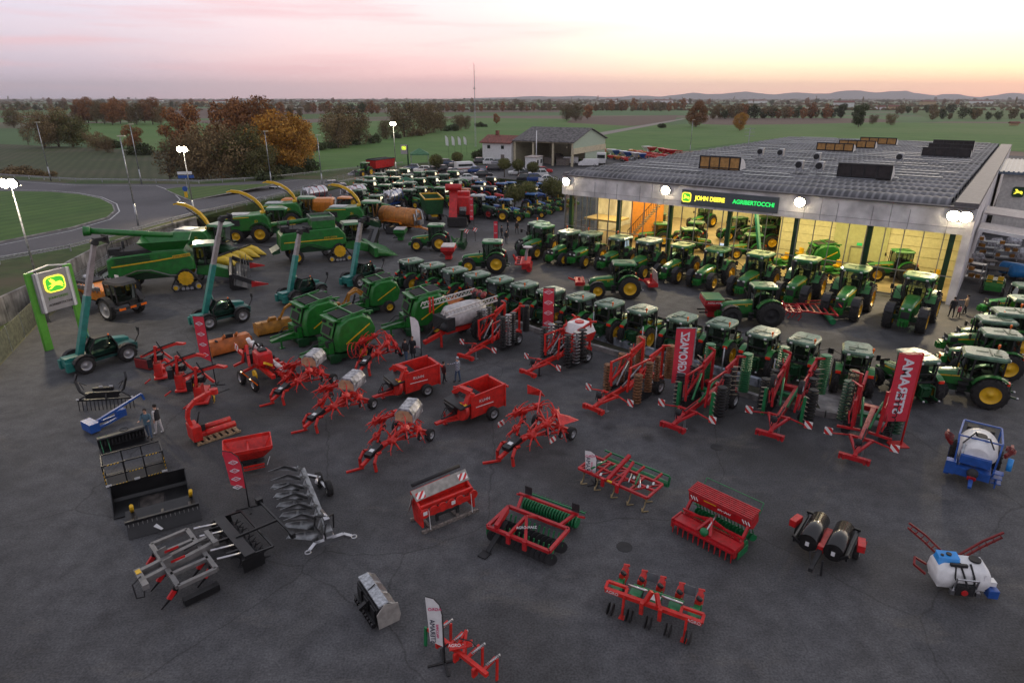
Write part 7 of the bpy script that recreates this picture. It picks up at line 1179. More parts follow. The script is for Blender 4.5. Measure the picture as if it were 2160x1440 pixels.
B().box((-2.0, -.3, 1.25), (.5, .04, .4)).go('warning_board', WARN, T); wheel(T, (1.7, -.8, .42), .42, .26, RIMG, lugs=False, side=-1); wheel(T, (.4, -1.0, .42), .42, .26, RIMG, lugs=False, side=-1)
for x in (2.1, .8): B().bar((x, -1.1, .9), (x, -.8, .5), .2, .06).go('orange_scraper', OLT, T)
def pallet(lb, c, a, L_, w_, n=5, m=OWD, s=1):
 T = thing('pallet', lb, 'pallet', G(*c), a, None, s); b = B(); [b.box((0, y, .1), (L_, .1, .12)) for y in (-w_ / 2, 0, w_ / 2)]; [b.box((-L_ / 2 + (i + .5) * L_ / n, 0, .18), (L_ / n * .6, w_ + .1, .04)) for i in range(n)]; b.go('planks', m, T); return T
pa = head((410, 935), (500, 905)); pallet('wooden pallet under the red bale wrapper', (455, 918), pa, 3.0, 1.5, 7, WOOD)
T = thing('bale_wrapper', 'red bale wrapper with a curved arm and two red rollers standing on a pallet', 'bale wrapper', G(455, 918) + V((0, 0, .22)), pa)
b = B(); b.box((-1.3, 0, .55), (.6, 1.3, 1.1)); b.box((-.9, -.4, .35), (1.2, .3, .3)); P = [(-1.4, .1, .9), (-1.55, .1, 1.6), (-1.4, .1, 2.25), (-.9, .1, 2.7), (-.1, .1, 2.95), (.5, .1, 3.0)]
for p, q in zip(P, P[1:]): b.bar(p, q, .3, .26)
b.cyl((.45, .1, 2.8), (.45, .1, 3.2), .26, n=12); b.go('frame_and_arm', ORR, T, bev=.03); B().cyl((-.7, -.45, .38), (1.3, -.45, .38), .22, n=18).go('roller', ORR, T); B().cyl((-.7, .45, .38), (1.3, .45, .38), .22, n=18).go('roller', ORR, T)
b = B(); b.cyl((-1.1, 0, .9), (-.75, 0, 1.9), .06, n=8).box((-.8, 0, .7), (.35, .5, .5)); b.bar((.4, .1, 2.75), (1.5, .1, 2.85), .06).bar((.3, .1, 2.7), (.3, .1, 2.2), .06); b.go('valve_block', BLM, T); b = B(); b.path([(-1.38, .3, 1.3), (-1.4, .3, 1.8), (-1.15, .3, 2.3), (-.8, .3, 2.55)], .12); b.go('film_guard', SIL, T)
T = thing('fertiliser_spreader', 'red open hopper fertiliser spreader behind the small red feather banner', 'spreader'); onpx(T, (530, 985), ((480, 985), (580, 965)), s=.84)
def hop(b, L0, W0, L1, W1, z0, z1, th=.05, cx=0):
 bt = [(cx - L0, -W0), (cx + L0, -W0), (cx + L0, W0), (cx - L0, W0)]; tp = [(cx * .0 - L1, -W1), (L1, -W1), (L1, W1), (-L1, W1)]
 for i in range(4): j = (i + 1) % 4; b.plate([(*bt[i], z0), (*bt[j], z0), (*tp[j], z1), (*tp[i], z1)], th)
b = B(); hop(b, .75, .3, 1.25, .85, .75, 1.45); hop(b, 1.25, .85, 1.27, .87, 1.45, 1.65, .06); b.bar((0, -.8, 1.3), (0, .8, 1.3), .1, .12); b.box((0, 0, .75), (1.5, .7, .05)); b.go('hopper', ORR, T); b = B(); [b.box((x, 0, .82), (.8, .55, .04)) for x in (-.5, .5)]; b.go('sieve', DRD, T)
b = B(); b.box((0, .7, .6), (1.3, .2, .8)); [b.bar((x, .8, .9), (x, 1.2, .1), .1) for x in (-.4, .4)]; [b.cyl((x, -.2, .45), (x, -.2, .5), .3, n=14) for x in (-.5, .5)]; b.box((0, 0, .5), (.9, .6, .3)); b.go('frame', BLM, T); b = B(); b.box((0, -.75, .4), (1.5, .1, .25)); b.go('guard_plate', ORR, T); b = B(); b.path([(-.9, -.95, .9), (-.7, -1.15, .6), (.9, -1.15, .6), (1.1, -.95, 1.0)], .035); b.go('guard_bar', SIL, T)
T = thing('bale_grab', 'black loader grab with two curved arms on the left', 'loader attachment', G(218, 842), 8); b = B(); b.box((0, 0, .35), (2.2, .3, .5)).box((0, .35, .7), (1.4, .2, .25)); [b.path([(s * 1.05, 0, .4), (s * 1.5, .1, .7), (s * 1.75, .3, 1.5), (s * 1.65, .5, 1.9)], .16, .12) for s in (-1, 1)]; b.go('frame', BLK, T); b = B(); [b.box((x, .46, .85), (.25, .02, .12)) for x in (-.2, .5)]; b.go('sticker', LBL, T); b = B(); [b.tube([(s * 1.2, .1, .8), (s * 1.5, .3, 1.3), (s * 1.1, .4, 1.0)], .03) for s in (-1, 1)]; b.go('hose', BLM, T)
T = thing('tine_rake', 'black rake bar with a row of straight tines before the black grab', 'loader attachment', G(228, 862), 8, None, 1.0); b = B(); b.bar((-1.8, 0, .75), (1.8, 0, .75), .1).bar((-1.0, .25, 1.15), (1.0, .25, 1.15), .1); [b.bar((s * 1.8, 0, .75), (s * 1.0, .25, 1.15), .08) for s in (-1, 1)]; b.bar((0, .2, 1.1), (0, -.1, .3), .07); b.go('bar', BLK, T); b = B(); [b.bar((-1.75 + i * .25, 0, .75), (-1.75 + i * .25, -.12, .02), .045) for i in range(15)]; b.go('tine_row', BLM, T); b = B(); [b.box((s * 1.75, -.06, .85), (.16, .02, .12)) for s in (-1, 1)]; b.go('end_cap', LBL, T)
T = thing('lifting_jib', 'blue lifting jib lying beside the two standing people', 'loader attachment', G(250, 888), head((215, 900), (298, 868))); b = B(); b.bar((-1.5, 0, .35), (1.5, 0, 1.1), .16, .14, .1, .1).bar((1.5, 0, 1.1), (1.6, 0, .7), .1).box((-1.4, 0, .35), (.5, 1.0, .5)).bar((-1.4, .4, .2), (.3, .1, .3), .12).bar((-1.4, -.4, .2), (.3, -.1, .3), .12).box((.2, 0, .45), (.5, .35, .4)); b.go('jib', BLU, T)
T = thing('sweeper_bucket', 'black narrow bucket with green brackets behind the cage', 'bucket', G(262, 940), head((220, 948), (300, 925))); b = B(); b.prism([(-.4, .05), (-.45, .9), (.1, 1.0), (.15, .9), (-.3, .75), (-.25, .15), (.5, .1), (.5, .03)], -1.35, 1.35); b.go('bucket', BLK, T, bev=.02); b = B(); b.torus((0, .2, 1.15), .25, .03, (0, 0, 1), 12, 5); b.go('drive_ring', BLM, T); b = B(); [b.cyl((-.1, -1.2 + i * .2, .5), (-.1, -1.14 + i * .2, .5), .2, n=8) for i in range(13)]; b.go('brush_roller', BLM, T); b = B(); [b.bar((.4, y, .1), (-.3, y, 1.0), .04) for y in (-1.2, -.8)]; b.go('bracket', GRE, T); T.rotation_euler.z += math.radians(-90)
def cage():
 T = thing('cage_frame', 'black and yellow steel cage frame lying between the two black buckets', 'cage', G(288, 1000), head((240, 1012), (340, 985))); b = B(); X, Y, Z = 1.6, .75, 1.5
 for y in (-Y, Y): [b.bar((x, y, .05), (x, y + .0, Z), .07) for x in (-X, -X / 3, X / 3, X)]; [b.bar((-X, y, z), (X, y, z), .07) for z in (.08, Z / 2, Z)]
 for x in (-X, X): [b.bar((x, -Y, z), (x, Y, z), .07) for z in (.08, Z / 2, Z)]
 [b.bar((x, -Y, .08), (x, Y, .08), .05) for x in (-.8, 0, .8)]; b.go('frame', BLK, T)
 b = B(); [b.bar((x, -Y - .045, z), (x + .7, -Y - .045, z), .02, .06) for x, z in ((-1.4, Z), (.7, Z), (-.3, Z / 2), (-1.2, .1), (.6, .1))]; [b.bar((s * X, -Y - .045, .3), (s * X, -Y - .045, 1.2), .05, .02) for s in (-1, 1)]; b.go('hazard_tape', HAZ, T)
 b = B(); [b.box((x, -Y - .06, .16), (.3, .02, .14)) for x in (-1.5, 0, 1.5)]; b.go('sticker', LBL, T); b = B(); b.plate([(X - .01, -Y, .1), (X - .01, Y, .1), (X - .01, Y, Z), (X - .01, -Y, Z)], .01); b.go('mesh_side', mat('dark_mesh', (.03, .035, .03), .6), T); b = B(); b.plate([(-X, -Y, .09), (X, -Y, .09), (X, Y, .09), (-X, Y, .09)], .02); b.go('floor_plate', mat('plate_grey', (.022, .022, .024), .75), T)
cage()
T = thing('bulk_bucket', 'large black loader bucket with its mouth towards the camera', 'bucket', G(322, 1060), head((270, 1072), (385, 1042))); b = B(); b.add([], []); pr = [(-.9, .06), (-1.0, .25), (-.9, 1.0), (-.75, 1.15), (-.8, 1.0), (-.88, .3), (-.8, .14), (.7, .08), (.7, .03)]; b.prism(pr, -1.75, 1.75, ax='x'); [b.prism([(-.95, .05), (-1.0, .3), (-.82, 1.1), (.72, .05)], s * 1.75, s * 1.71, ax='x') for s in (-1, 1)]; b.v = [(x, -y, z) for x, y, z in b.v]; b.go('bucket', BLK, T); b = B(); [b.bar((x, .72, .12), (x * 1.05, -.7, .1), .02, .02) for x in (-.6, .6)]; b.box((0, .1, .14), (1.1, 1.0, .01)); b.go('worn_floor', mat('scratched_black', (.05, .042, .038), .5, var=.4, scale=4), T)
T = thing('grapple_bucket', 'black grapple bucket with yellow cylinders and a row of teeth', 'bucket', G(350, 1105), head((285, 1118), (405, 1085))); b = B(); b.prism([(-.6, .35), (-.65, .9), (.1, .75), (.55, .03), (.45, .03), (-.1, .3)], -1.6, 1.6, ax='x'); b.bar((-1.6, .5, .95), (1.6, .5, .95), .14); [b.bar((x, .5, .95), (x, -.1, .8), .12) for x in (-1.2, 0, 1.2)]; b.v = [(x, -y if abs(y) < 9 else y, z) for x, y, z in b.v]; b.go('bucket', BLK, T); b = B(); [b.bar((-1.5 + i * .2, -.2, .75), (-1.5 + i * .2, -.32, .55), .05, .05, .02) for i in range(16)]; b.go('tooth_row', GRY, T); b = B(); [b.cyl((x, .55, .9), (x + .05, .2, 1.4), .09, n=10) for x in (-1.3, 1.3)]; b.go('yellow_cylinder', YEL, T); b = B(); [b.bar((x, -.15, .82), (x + .6, -.15, .82), .05, .03) for x in (-1.3, -.3, .7)]; b.go('hazard_tape', HAZ, T); b = B(); b.plate([(-.5, -.5, .38), (-.35, -.42, .45), (-.1, -.62, .2), (-.2, -.66, .18)], .02); b.go('torn_sticker', LBL, T)
T = thing('subsoiler_ripper', 'grey frame ripper with black spiked roller and red tipped legs at the lower left', 'ripper'); onpx(T, (400, 1212), ((500, 1160), (325, 1240)), s=.82)
GB_ = mat('ripper_grey', (.19, .185, .18), .42, .2, var=.12); b = B(); [b.bar((x, -1.9, 1.1), (x, 1.9, 1.1), .2, .18) for x in (.9, -.7)]; [b.bar((.9, y, 1.1), (-.7, y, 1.1), .18) for y in (-1.9, -.9, .9, 1.9)]; b.bar((1.9, -.35, 1.0), (-1.4, -.3, 1.3), .2, .28).bar((1.9, .35, 1.0), (-1.4, .3, 1.3), .2, .28).bar((1.9, -.5, 1.05), (1.9, .9, 1.05), .26).bar((-1.2, -.6, 1.45), (-1.2, .6, 1.45), .2); [b.plate([(.5, y, 1.2), (.9, y, 1.2), (1.0, y, 1.65), (.6, y, 1.7)], .06) for y in (-.45, .45)]; b.go('frame', GB_, T)
b = B(); [b.box((.4, s * .45, 1.42), (.6, .02, .12)) for s in (-1, 1)]; b.go('red_marking', RED, T); B().box((1.9, -.2, 1.2), (.2, .3, .03)).go('yellow_label', YEL, T)
for x, y in ((.9, -1.5), (.9, 1.5), (.9, 0), (-.7, -1.2), (-.7, 1.2), (-.7, .4)): lg = B().bar((x - .1, y, 1.1), (x + .15, y, .55), .09, .22).bar((x + .15, y, .55), (x + .75, y, .08), .08, .16, .04, .06).go('ripper_leg', BLK, T); B().bar((x + .1, y, .72), (x + .38, y, .42), .12, .2).go('red_shin', RED, lg)
b = B(); b.box((-2.2, 0, .95), (.5, 3.9, .3)); [b.bar((-1.4, y, 1.1), (-2.1, y, 1.0), .12) for y in (-1.2, 0, 1.2)]; [b.box((-2.3, s * 1.95, .6), (1.0, .06, .7)) for s in (-1, 1)]; b.path([(-2.4, 1.9, 1.0), (-3.3, 1.9, .9), (-3.3, -1.9, .9), (-2.4, -1.9, 1.0)], .09); b.path([(-2.2, .3, 1.1), (-4.2, .5, 1.2)], .1).path([(-4.2, 2.0, 1.2), (-4.2, -1.6, 1.2)], .09).box((-4.2, 2.1, 1.2), (.2, .3, .25)).box((-4.2, -1.7, 1.2), (.3, .3, .3)); b.go('roller_frame', BLK, T)
for xx in (-2.1, -2.75):
 b = B(); b.cyl((xx, -1.85, .45), (xx, 1.85, .45), .14, n=10)
 for i in range(14):
  for k_ in range(4): a = k_ * 1.57 + i * .5; y = -1.75 + i * .27; b.bar((xx, y, .45), (xx + .42 * math.cos(a), y, .45 + .42 * math.sin(a)), .05, .1, .03, .03)
 b.go('spiked_roller', BLM, T)
b = B(); [b.cyl((-.9, y, 1.3), (-1.9, y + .15, 1.15), .06, n=8) for y in (-1.5, -.7, .7, 1.5)]; b.go('cylinder', SIL, T); b = B(); b.tube([(1.9, .2, 1.2), (2.3, .4, 1.1), (2.3, .6, .5), (2.0, .6, .4), (1.9, .4, .9)], .03).tube([(0, 0, 1.4), (-.6, .3, 1.7), (-1.2, .2, 1.5)], .03); b.go('hose', BLM, T); b = B(); b.box((.1, 1.95, .25), (1.5, .3, .3)); b.go('side_disc_guard', BLK, T)
T = thing('reversible_plough', 'long grey reversible plough with mouldboards pointing left and twin rear tyres', 'plough'); onpx(T, (665, 1095), ((630, 1000), (715, 1160)), s=1.0)
PG = mat('plough_grey', (.27, .28, .285), .42, .4, var=.2); b = B(); b.bar((-3.0, .3, 1.0), (2.2, 0, 1.0), .2).bar((2.2, 0, 1.0), (2.6, 0, .9), .3); b.go('beam', PG, T)
for i in range(6):
 x = -3.0 + i * .88; y0 = .3 - i * .05
 for up in (0, 1):
  z = .12 if not up else 1.5; zz = .5 if not up else 1.3; b = B(); b.bar((x, y0, 1.0), (x + .1, y0 - .25, zz), .1, .12); sg = -1
  b.loft([[(x + .45, y0 - .35, z), (x + .40, y0 - .30, z + (.36 if not up else -.3)), (x + .37, y0 - .34, z + (.36 if not up else -.3)), (x + .42, y0 - .39, z)], [(x + .05, y0 - .85, z + .02), (x + .0, y0 - .75, z + (.4 if not up else -.3)), (x - .03, y0 - .78, z + (.4 if not up else -.3)), (x + .02, y0 - .9, z + .02)], [(x - .2, y0 - 1.6, z + (.2 if not up else -.2)), (x - .3, y0 - 1.4, z + (.32 if not up else -.26)), (x - .33, y0 - 1.42, z + (.32 if not up else -.26)), (x - .23, y0 - 1.63, z + (.2 if not up else -.2))]], True); b.go('mouldboard', PG, T)
wheel(T, (-2.6, .95, .42), .42, .3, GRY, name='wheel', lugs=False, side=-1); wheel(T, (-1.6, 1.15, .42), .42, .3, GRY, name='wheel', lugs=False, side=-1); b = B(); b.bar((-2.6, .3, .9), (-2.1, .9, .8), .14).bar((-2.6, .9, .5), (-1.5, 1.0, .5), .12).cyl((-2.1, .8, .9), (-1.2, .5, 1.2), .07, n=8); b.go('wheel_carrier', SIL, T)
b = B(); b.cyl((2.2, 0, .6), (2.5, 0, .6), .25, n=14).bar((2.5, -.6, .55), (2.7, -.9, .45), .16).bar((2.5, .6, .55), (2.7, .9, .45), .16).bar((2.55, -.6, .55), (2.55, .6, .55), .2).bar((2.3, 0, .6), (2.4, 0, 1.6), .22); [b.torus((2.75, s * 1.0, .45), .12, .035, (0, 0, 1), 12, 5) for s in (-1, 1)]; b.cyl((1.2, .1, 1.2), (2.3, .1, 1.4), .08, n=8); b.go('headstock', SIL, T); b = B(); b.tube([(2.3, 0, 1.6), (1.9, -.35, 1.5), (1.7, -.4, .9), (2.2, -.2, .6)], .04).tube([(2.35, .05, 1.6), (2.0, .4, 1.4), (2.0, .35, .7)], .04).tube([(2.4, 0, 1.5), (2.6, -.2, 1.0), (2.5, -.15, .6)], .04); b.go('hose', BLM, T)
T = thing('flail_mulcher', 'black mulcher with ribbed grey steel cover and pale side plate near the bottom', 'mulcher'); onpx(T, (795, 1285), a=head((760, 1235), (820, 1325)) + 90)
b = B(); b.loft([[(x, *p) for p in ((-.35, 1.3), (.15, 1.35), (.5, 1.1), (.62, .7), (.55, .68), (.42, 1.02), (.1, 1.25), (-.35, 1.2))] for x in (-1.25, 1.25)]); b.v = [(y, x, z) for x, y, z in b.v]; b.go('top_cover', GLV, T)
b = B(); [b.bar((.12 + .05, y, 1.36), (.5, y, 1.13), .03, .03) for y in [-1.15 + i * .09 for i in range(26) if i not in (8, 9, 17, 18)]]; b.go('cover_rib', SIL, T)
b = B(); b.box((-.1, 0, .65), (.7, 2.4, .9)); [b.box((-.48, y, .7), (.1, .5, .6)) for y in (-.8, 0, .8)]; b.bar((-.6, -1.2, .35), (-.6, 1.2, .35), .12); [b.cyl((-.62, y, .2), (-.62, y + .15, .2), .14, n=8) for y in [-1.1 + i * .25 for i in range(9)]]; b.bar((-.5, 0, .7), (-.9, 0, .5), .2); b.tube([(.1, .2, 1.4), (-.3, .1, 1.3), (-.5, 0, .9)], .03); b.go('body', BLK, T)
b = B(); b.prism([(-.45, .05), (-.5, .9), (-.1, 1.35), (.6, 1.15), (.7, .4), (.6, .05)], 1.27, 1.31, ax='y'); b.v = [(x, -y, z) for x, y, z in b.v]; b.go('side_plate', mat('pale_plate', (.40, .38, .35), .5, .3), T)
T = thing('spring_subsoiler', 'red subsoiler with grey coil springs cut by the bottom edge', 'subsoiler'); onpx(T, (962, 1405), ((905, 1355), (1010, 1440)))
b = B(); b.bar((-2.0, 0, 1.1), (2.2, 0, 1.1), .2).bar((0, .1, 1.2), (0.1, .7, 1.9), .12).bar((.5, .1, 1.2), (.1, .7, 1.9), .12); [b.bar((x, 0, 1.1), (x, .9, 1.25), .14) for x in (-1.5, -.4, .8, 1.9)]; [b.box((x, -.15, .9), (.14, .3, .5)) for x in (-1.1, .2, 1.5)]; b.bar((-.2, -.2, 1.25), (.6, .6, 1.5), .4, .05); b.go('frame', ORR, T)
for x in (-1.3, -.2, 1.0, 2.0): b = B(); spring_coil(b, (x, .15, 1.45), (x + .25, .85, 1.75)); b.cyl((x, .15, 1.45), (x + .25, .85, 1.75), .05, n=6); b.go('coil_spring', SIL, T); B().bar((x, .9, 1.25), (x + .1, .75, .05), .07, .14).go('subsoil_leg', ORR, T)
B().bar((-2.1, -.1, 1.2), (-2.15, -.15, 0), .16, .1).go('green_leg', GRE, T); b = B(); b.tube([(-.4, -.1, 1.3), (-.6, -.3, 1.0), (-.5, -.35, .4)], .04).tube([(0, .3, 1.6), (.6, .5, 1.7), (1.1, .6, 1.4)], .03); b.go('hose', BLM, T); text('lettering', 'AGRO-MASZ', .22, WHT, T, (.22, .18, 1.41), (18, 0, 45), ext=.003)
ba = head((870, 1115), (1010, 1058)); sk = thing('timber_skid', 'grey timber skid beams under the big red mulcher', 'pallet', G(938, 1088), ba); b = B(); [b.box((0, y, .1), (3.9, .16, .18)) for y in (-.75, .75)]; b.box((-1.3, 0, .12), (.16, 1.4, .14)).box((.6, 0, .12), (.16, 1.4, .14)); b.go('beam', OWD, sk)
T = thing('red_mulcher', 'big red mulcher with grey cover and red white stripes on timber beams', 'mulcher', G(938, 1088) + V((0, 0, .2)), ba)
b = B(); [b.prism([(-.5, 0), (-.45, 1.0), (.3, 1.35), (.6, .9), (.35, 0)], s * 1.55, s * 1.45, ax='x') for s in (-1, 1)]; b.box((0, .25, 1.05), (3.0, .08, .5)).box((0, -.1, .95), (3.0, .6, .06)).bar((-1.5, -.35, 1.1), (1.5, -.35, 1.1), .12); [b.cyl((x, -.55, .85), (x, -.62, .85), .26, n=14) for x in (-1.4, -.9, -.4, .1, .6, 1.4)]; b.box((0, -.58, .75), (3.0, .06, .25)); b.bar((-1.5, .7, 1.35), (.8, .7, 1.5), .1, .2); b.go('housing', ORR, T)
b = B(); b.plate([(-1.55, .0, 1.25), (1.55, .0, 1.4), (1.6, .5, 1.75), (-1.6, .5, 1.6)], .05); b.go('grey_cover', mat('rubber_sheet', (.30, .28, .25), .6, var=.15), T); [B().plate(q, .02).go('warning_stripe', WARN, T) for q in ([(-1.5, .02, 1.30), (-1.0, .02, 1.33), (-.95, .3, 1.55), (-1.45, .3, 1.52)], [(1.0, .06, 1.46), (1.5, .06, 1.49), (1.5, .34, 1.70), (1.0, .34, 1.67)])]
b = B(); b.box((-.6, -.3, .45), (.14, .14, 1.0)).box((.6, -.3, .45), (.14, .14, 1.0)).box((0, -.35, .3), (1.2, .08, .12)).cyl((-1.4, .75, 1.75), (1.4, .75, 1.9), .1, n=8); b.go('stand', BLM, T); b = B(); b.plate([(-1.6, .4, 1.5), (-1.9, .1, 1.1), (-1.95, .3, .5), (-1.6, .5, .9)], .03); b.go('torn_flap', GRY, T); b = B(); [b.box((x, -.63, .88), (.22, .02, .2)) for x in (-1.4, .2)]; b.go('sticker', LBL, T); b = B(); [b.tube([(x, -.62, 1.0), (x, -.72, -.1)], .018, 4) for x in (-1.2, 1.25)]; b.go('strap', LBL, T)
T = thing('disc_harrow', 'red disc harrow with green roller and black discs in the foreground', 'disc harrow'); onpx(T, (1112, 1150), ((1150, 1115), (1085, 1185)))
b = B(); b.path([(-1.0, -1.7, 1.0), (.9, -1.7, 1.0), (.9, 1.7, 1.0), (-1.0, 1.7, 1.0), (-1.0, -1.7, 1.0)], .16).bar((-1.0, -1.2, 1.0), (-2.0, -1.5, 1.15), .14).bar((-1.0, 1.2, 1.0), (-2.0, 1.5, 1.15), .14).bar((-2.0, -1.7, 1.2), (-2.0, 1.7, 1.2), .12); b.bar((.9, -.45, 1.05), (.1, 0, 1.75), .14).bar((.9, .45, 1.05), (.1, 0, 1.75), .14).bar((.1, 0, 1.75), (-.9, 0, 1.1), .1); [b.box((1.0, y, .85), (.12, .2, .5)) for y in (-.45, .45)]; b.bar((.9, -1.2, 1.15), (-.4, -1.4, 1.3), .2, .3); b.bar((-2.6, -1.75, .7), (-1.9, -1.75, 1.2), .1).bar((-2.6, 1.75, .7), (-1.9, 1.75, 1.2), .1); b.go('frame', CRM, T); text('lettering', 'AGRO-MASZ', .17, WHT, T, (.55, .28, 1.52), (40, 0, 125), ext=.003)
for x in (.6, -.4):
 b = B(); [b.cyl((x, -1.6 + i * .27, .35), (x + .05, -1.56 + i * .27, .36), .3, n=14) for i in range(13)]; b.go('disc_row', BLM, T); b = B(); [b.bar((x - .2, -1.55 + i * .27, .95), (x, -1.55 + i * .27, .4), .05, .08) for i in range(13)]; b.go('disc_arm', GRE, T)
b = B(); [b.cyl((-2.4, -1.6 + i * .16, .42), (-2.4, -1.52 + i * .16, .42), .34, .26, n=16) for i in range(20)]; b.go('packer_roller', GRE, T); b = B(); [b.torus((-2.95, -1.6 + i * .18, .7), .1, .02, (0, 1, 0), 8, 4, 0, 180) for i in range(19)]; b.bar((-2.8, -1.7, .8), (-2.8, 1.7, .8), .07); b.go('comb_bar', GRE, T); b = B(); [b.box((-2.1, y, 1.5), (.05, .4, .45)) for y in (-1.2, 1.5)]; b.bar((.3, -1.0, 1.2), (1.5, -1.3, .1), .26, .06); b.box((1.7, -1.35, .05), (.5, .45, .06)); b.go('black_board', BLM, T); B().box((.5, -1.9, .5), (.4, .04, .4)).go('side_plate', GRE, T)
T = thing('chisel_cultivator', 'wide red cultivator with pale goose foot tines and a feather flag beside', 'cultivator'); onpx(T, (1305, 1035), ((1345, 995), (1270, 1055)))
b = B(); [b.bar((x, -2.4, 1.05), (x, 2.4, 1.05), .14) for x in (.9, 0, -.9)]; [b.bar((-.9, y, 1.05), (.9, y, 1.05), .12) for y in (-2.4, -1.2, 0, 1.2, 2.4)]; b.bar((.9, -.3, 1.1), (-1.2, -.1, 1.9), .2).bar((1.0, .5, 1.1), (-1.0, .3, 1.7), .14); [b.box((1.1, y, .95), (.12, .2, .55)) for y in (-.5, .5)]; [b.bar((-.9, y, 1.05), (-1.7, y + .1, 1.2), .12) for y in (-1.8, -.6, .6, 1.8)]; [b.bar((.9, -2.4 + i * 1.2, 1.05), (-.9, -1.2 + i * 1.2, 1.05), .08) for i in range(4)]; b.go('frame', CRM, T)
for x, y in ((.9, -2.1), (.9, -1.1), (.9, .1), (.9, 1.2), (.9, 2.2), (-.1, 1.9), (-.1, -1.6), (-.9, 0.5)): b = B(); b.path([(x, y, 1.0), (x - .25, y, .7), (x - .15, y, .35), (x + .1, y, .1)], .05, .09).bar((x + .1, y, .08), (x - .25, y - .22, .04), .08, .03).bar((x + .1, y, .08), (x - .25, y + .22, .04), .08, .03); b.go('goose_foot_tine', mat('tine_bronze', (.30, .23, .12), .5, .4), T)
b = B(); b.bar((-1.9, -2.3, 1.1), (-1.9, 2.3, 1.1), .09).cyl((-1.9, -2.3, .5), (-1.9, 2.3, .5), .2, n=10).bar((-2.0, 2.3, 1.0), (-1.9, 2.3, .4), .1); [b.cyl((.7 - k * .3, y, 1.25), (-.5, y * .8, 1.4), .06, n=8) for k, y in enumerate((-1.6, 1.3, -.7))]; b.go('rear_roller', GRE, T); b = B(); [b.cyl((.5, y, 1.25), (-.3, y * .7, 1.35), .04, n=8) for y in (-2.0, 1.7, .9)]; [b.box((x, y, 1.14), (.32, .12, .03), (0, 0, 20)) for x, y in ((.5, -1.9), (-.3, .8), (.3, 1.5), (-.5, 2.0), (.7, -.9), (0, 1.9))]; b.go('steel_rod', SIL, T); B().box((.98, -.1, 1.12), (.1, .3, .08)).go('yellow_label', YEL, T)
T = thing('seed_drill', 'red seed drill with ribbed lid and power harrow in the foreground', 'seed drill'); onpx(T, (1500, 1135), ((1535, 1095), (1470, 1150)))
b = B(); b.prism([(-1.3, 1.35), (-1.15, 1.95), (-.35, 1.85), (-.45, 1.3), (-.8, 1.1)], -1.75, 1.75); b.go('seed_box', CRM, T, bev=.04); b = B(); [b.bar((-1.2 + i * .14, -1.78, 2.02 - i * .015), (-1.2 + i * .14, 1.78, 2.02 - i * .015), .09, .09) for i in range(7)]; b.go('ribbed_lid', CRM, T, bev=.02)
text('lettering', 'SR-300', .26, WHT, T, (-.39, .3, 1.62), (83, 0, 90), ext=.004); b = B(); [b.bar((-.36, y, 1.7), (-.37, y + .12, 1.5), .02, .05) for y in (-1.6, -1.45, -1.3, 1.3, 1.45, 1.6)]; b.go('white_hatching', WHT, T); B().box((-.38, -.5, 1.72), (.02, .7, .06)).go('yellow_label', YEL, T)
b = B(); b.box((.6, 0, .62), (.7, 3.5, .35)).bar((1.0, -1.75, .6), (1.0, 1.75, .6), .12); b.box((.6, 1.75, .6), (.9, .08, .5)).box((.6, -1.75, .6), (.9, .08, .5)); [b.bar((.1, -1.7, z), (.1, 1.7, z), .1) for z in (.75, 1.0)]; [b.bar((-.5, s * 1.6, 1.35), (.1, s * 1.6, .7), .12, .2) for s in (-1, 1)]; b.bar((.9, -.35, .8), (.2, 0, 1.35), .14).bar((.9, .35, .8), (.2, 0, 1.35), .14).bar((.2, 0, 1.3), (.1, 1.5, .8), .08).bar((.2, 0, 1.3), (.1, -1.5, .8), .08); b.go('power_harrow', CRM, T)
b = B(); [b.bar((1.0 + (i % 2) * .05, -1.65 + i * .3, .5), (1.05, -1.65 + i * .3, .05), .06, .09, .03) for i in range(12)]; b.go('harrow_blade', CRM, T); B().sph((.85, 0, .85), (.2, .24, .24), 12, 8).go('gearbox_cover', GRE, T); B().cyl((.9, .1, .95), (-.1, .1, 1.5), .05, n=8).go('top_link', SIL, T)
b = B(); [b.tube([(-.9, y, 1.2), (-1.1, y, .8), (-1.4, y, .2)], .03, 5) for y in [-1.6 + i * .2 for i in range(17)]]; [b.cyl((-1.3, y, .25), (-1.28, y + .03, .25), .2, n=10) for y in [-1.6 + i * .2 for i in range(17)]]; [b.cyl((-.3, y, .35), (-.3, y + .05, .35), .3, n=12) for y in [-1.6 + i * .17 for i in range(20)]]; b.go('coulter_row', GRE, T); b = B(); b.path([(-1.2, 1.7, 1.4), (-1.7, 1.7, 2.2), (-1.7, -1.5, 2.2), (-1.2, -1.5, 1.4)], .035); b.go('guard_rail', GRE, T); b = B(); b.box((-1.6, -1.5, 1.4), (.45, .5, .06)); [b.box((-1.6, -1.7, z), (.45, .4, .05)) for z in (.5, .8, 1.1)]; b.box((.3, -1.85, .4), (1.2, .04, .5)).box((.3, 1.85, .4), (1.0, .04, .4)); b.go('step', GRE, T)
T = thing('row_hoe', 'red and green five row hoe with parking legs in the foreground', 'row hoe'); onpx(T, (1378, 1300), ((1400, 1250), (1360, 1345)))
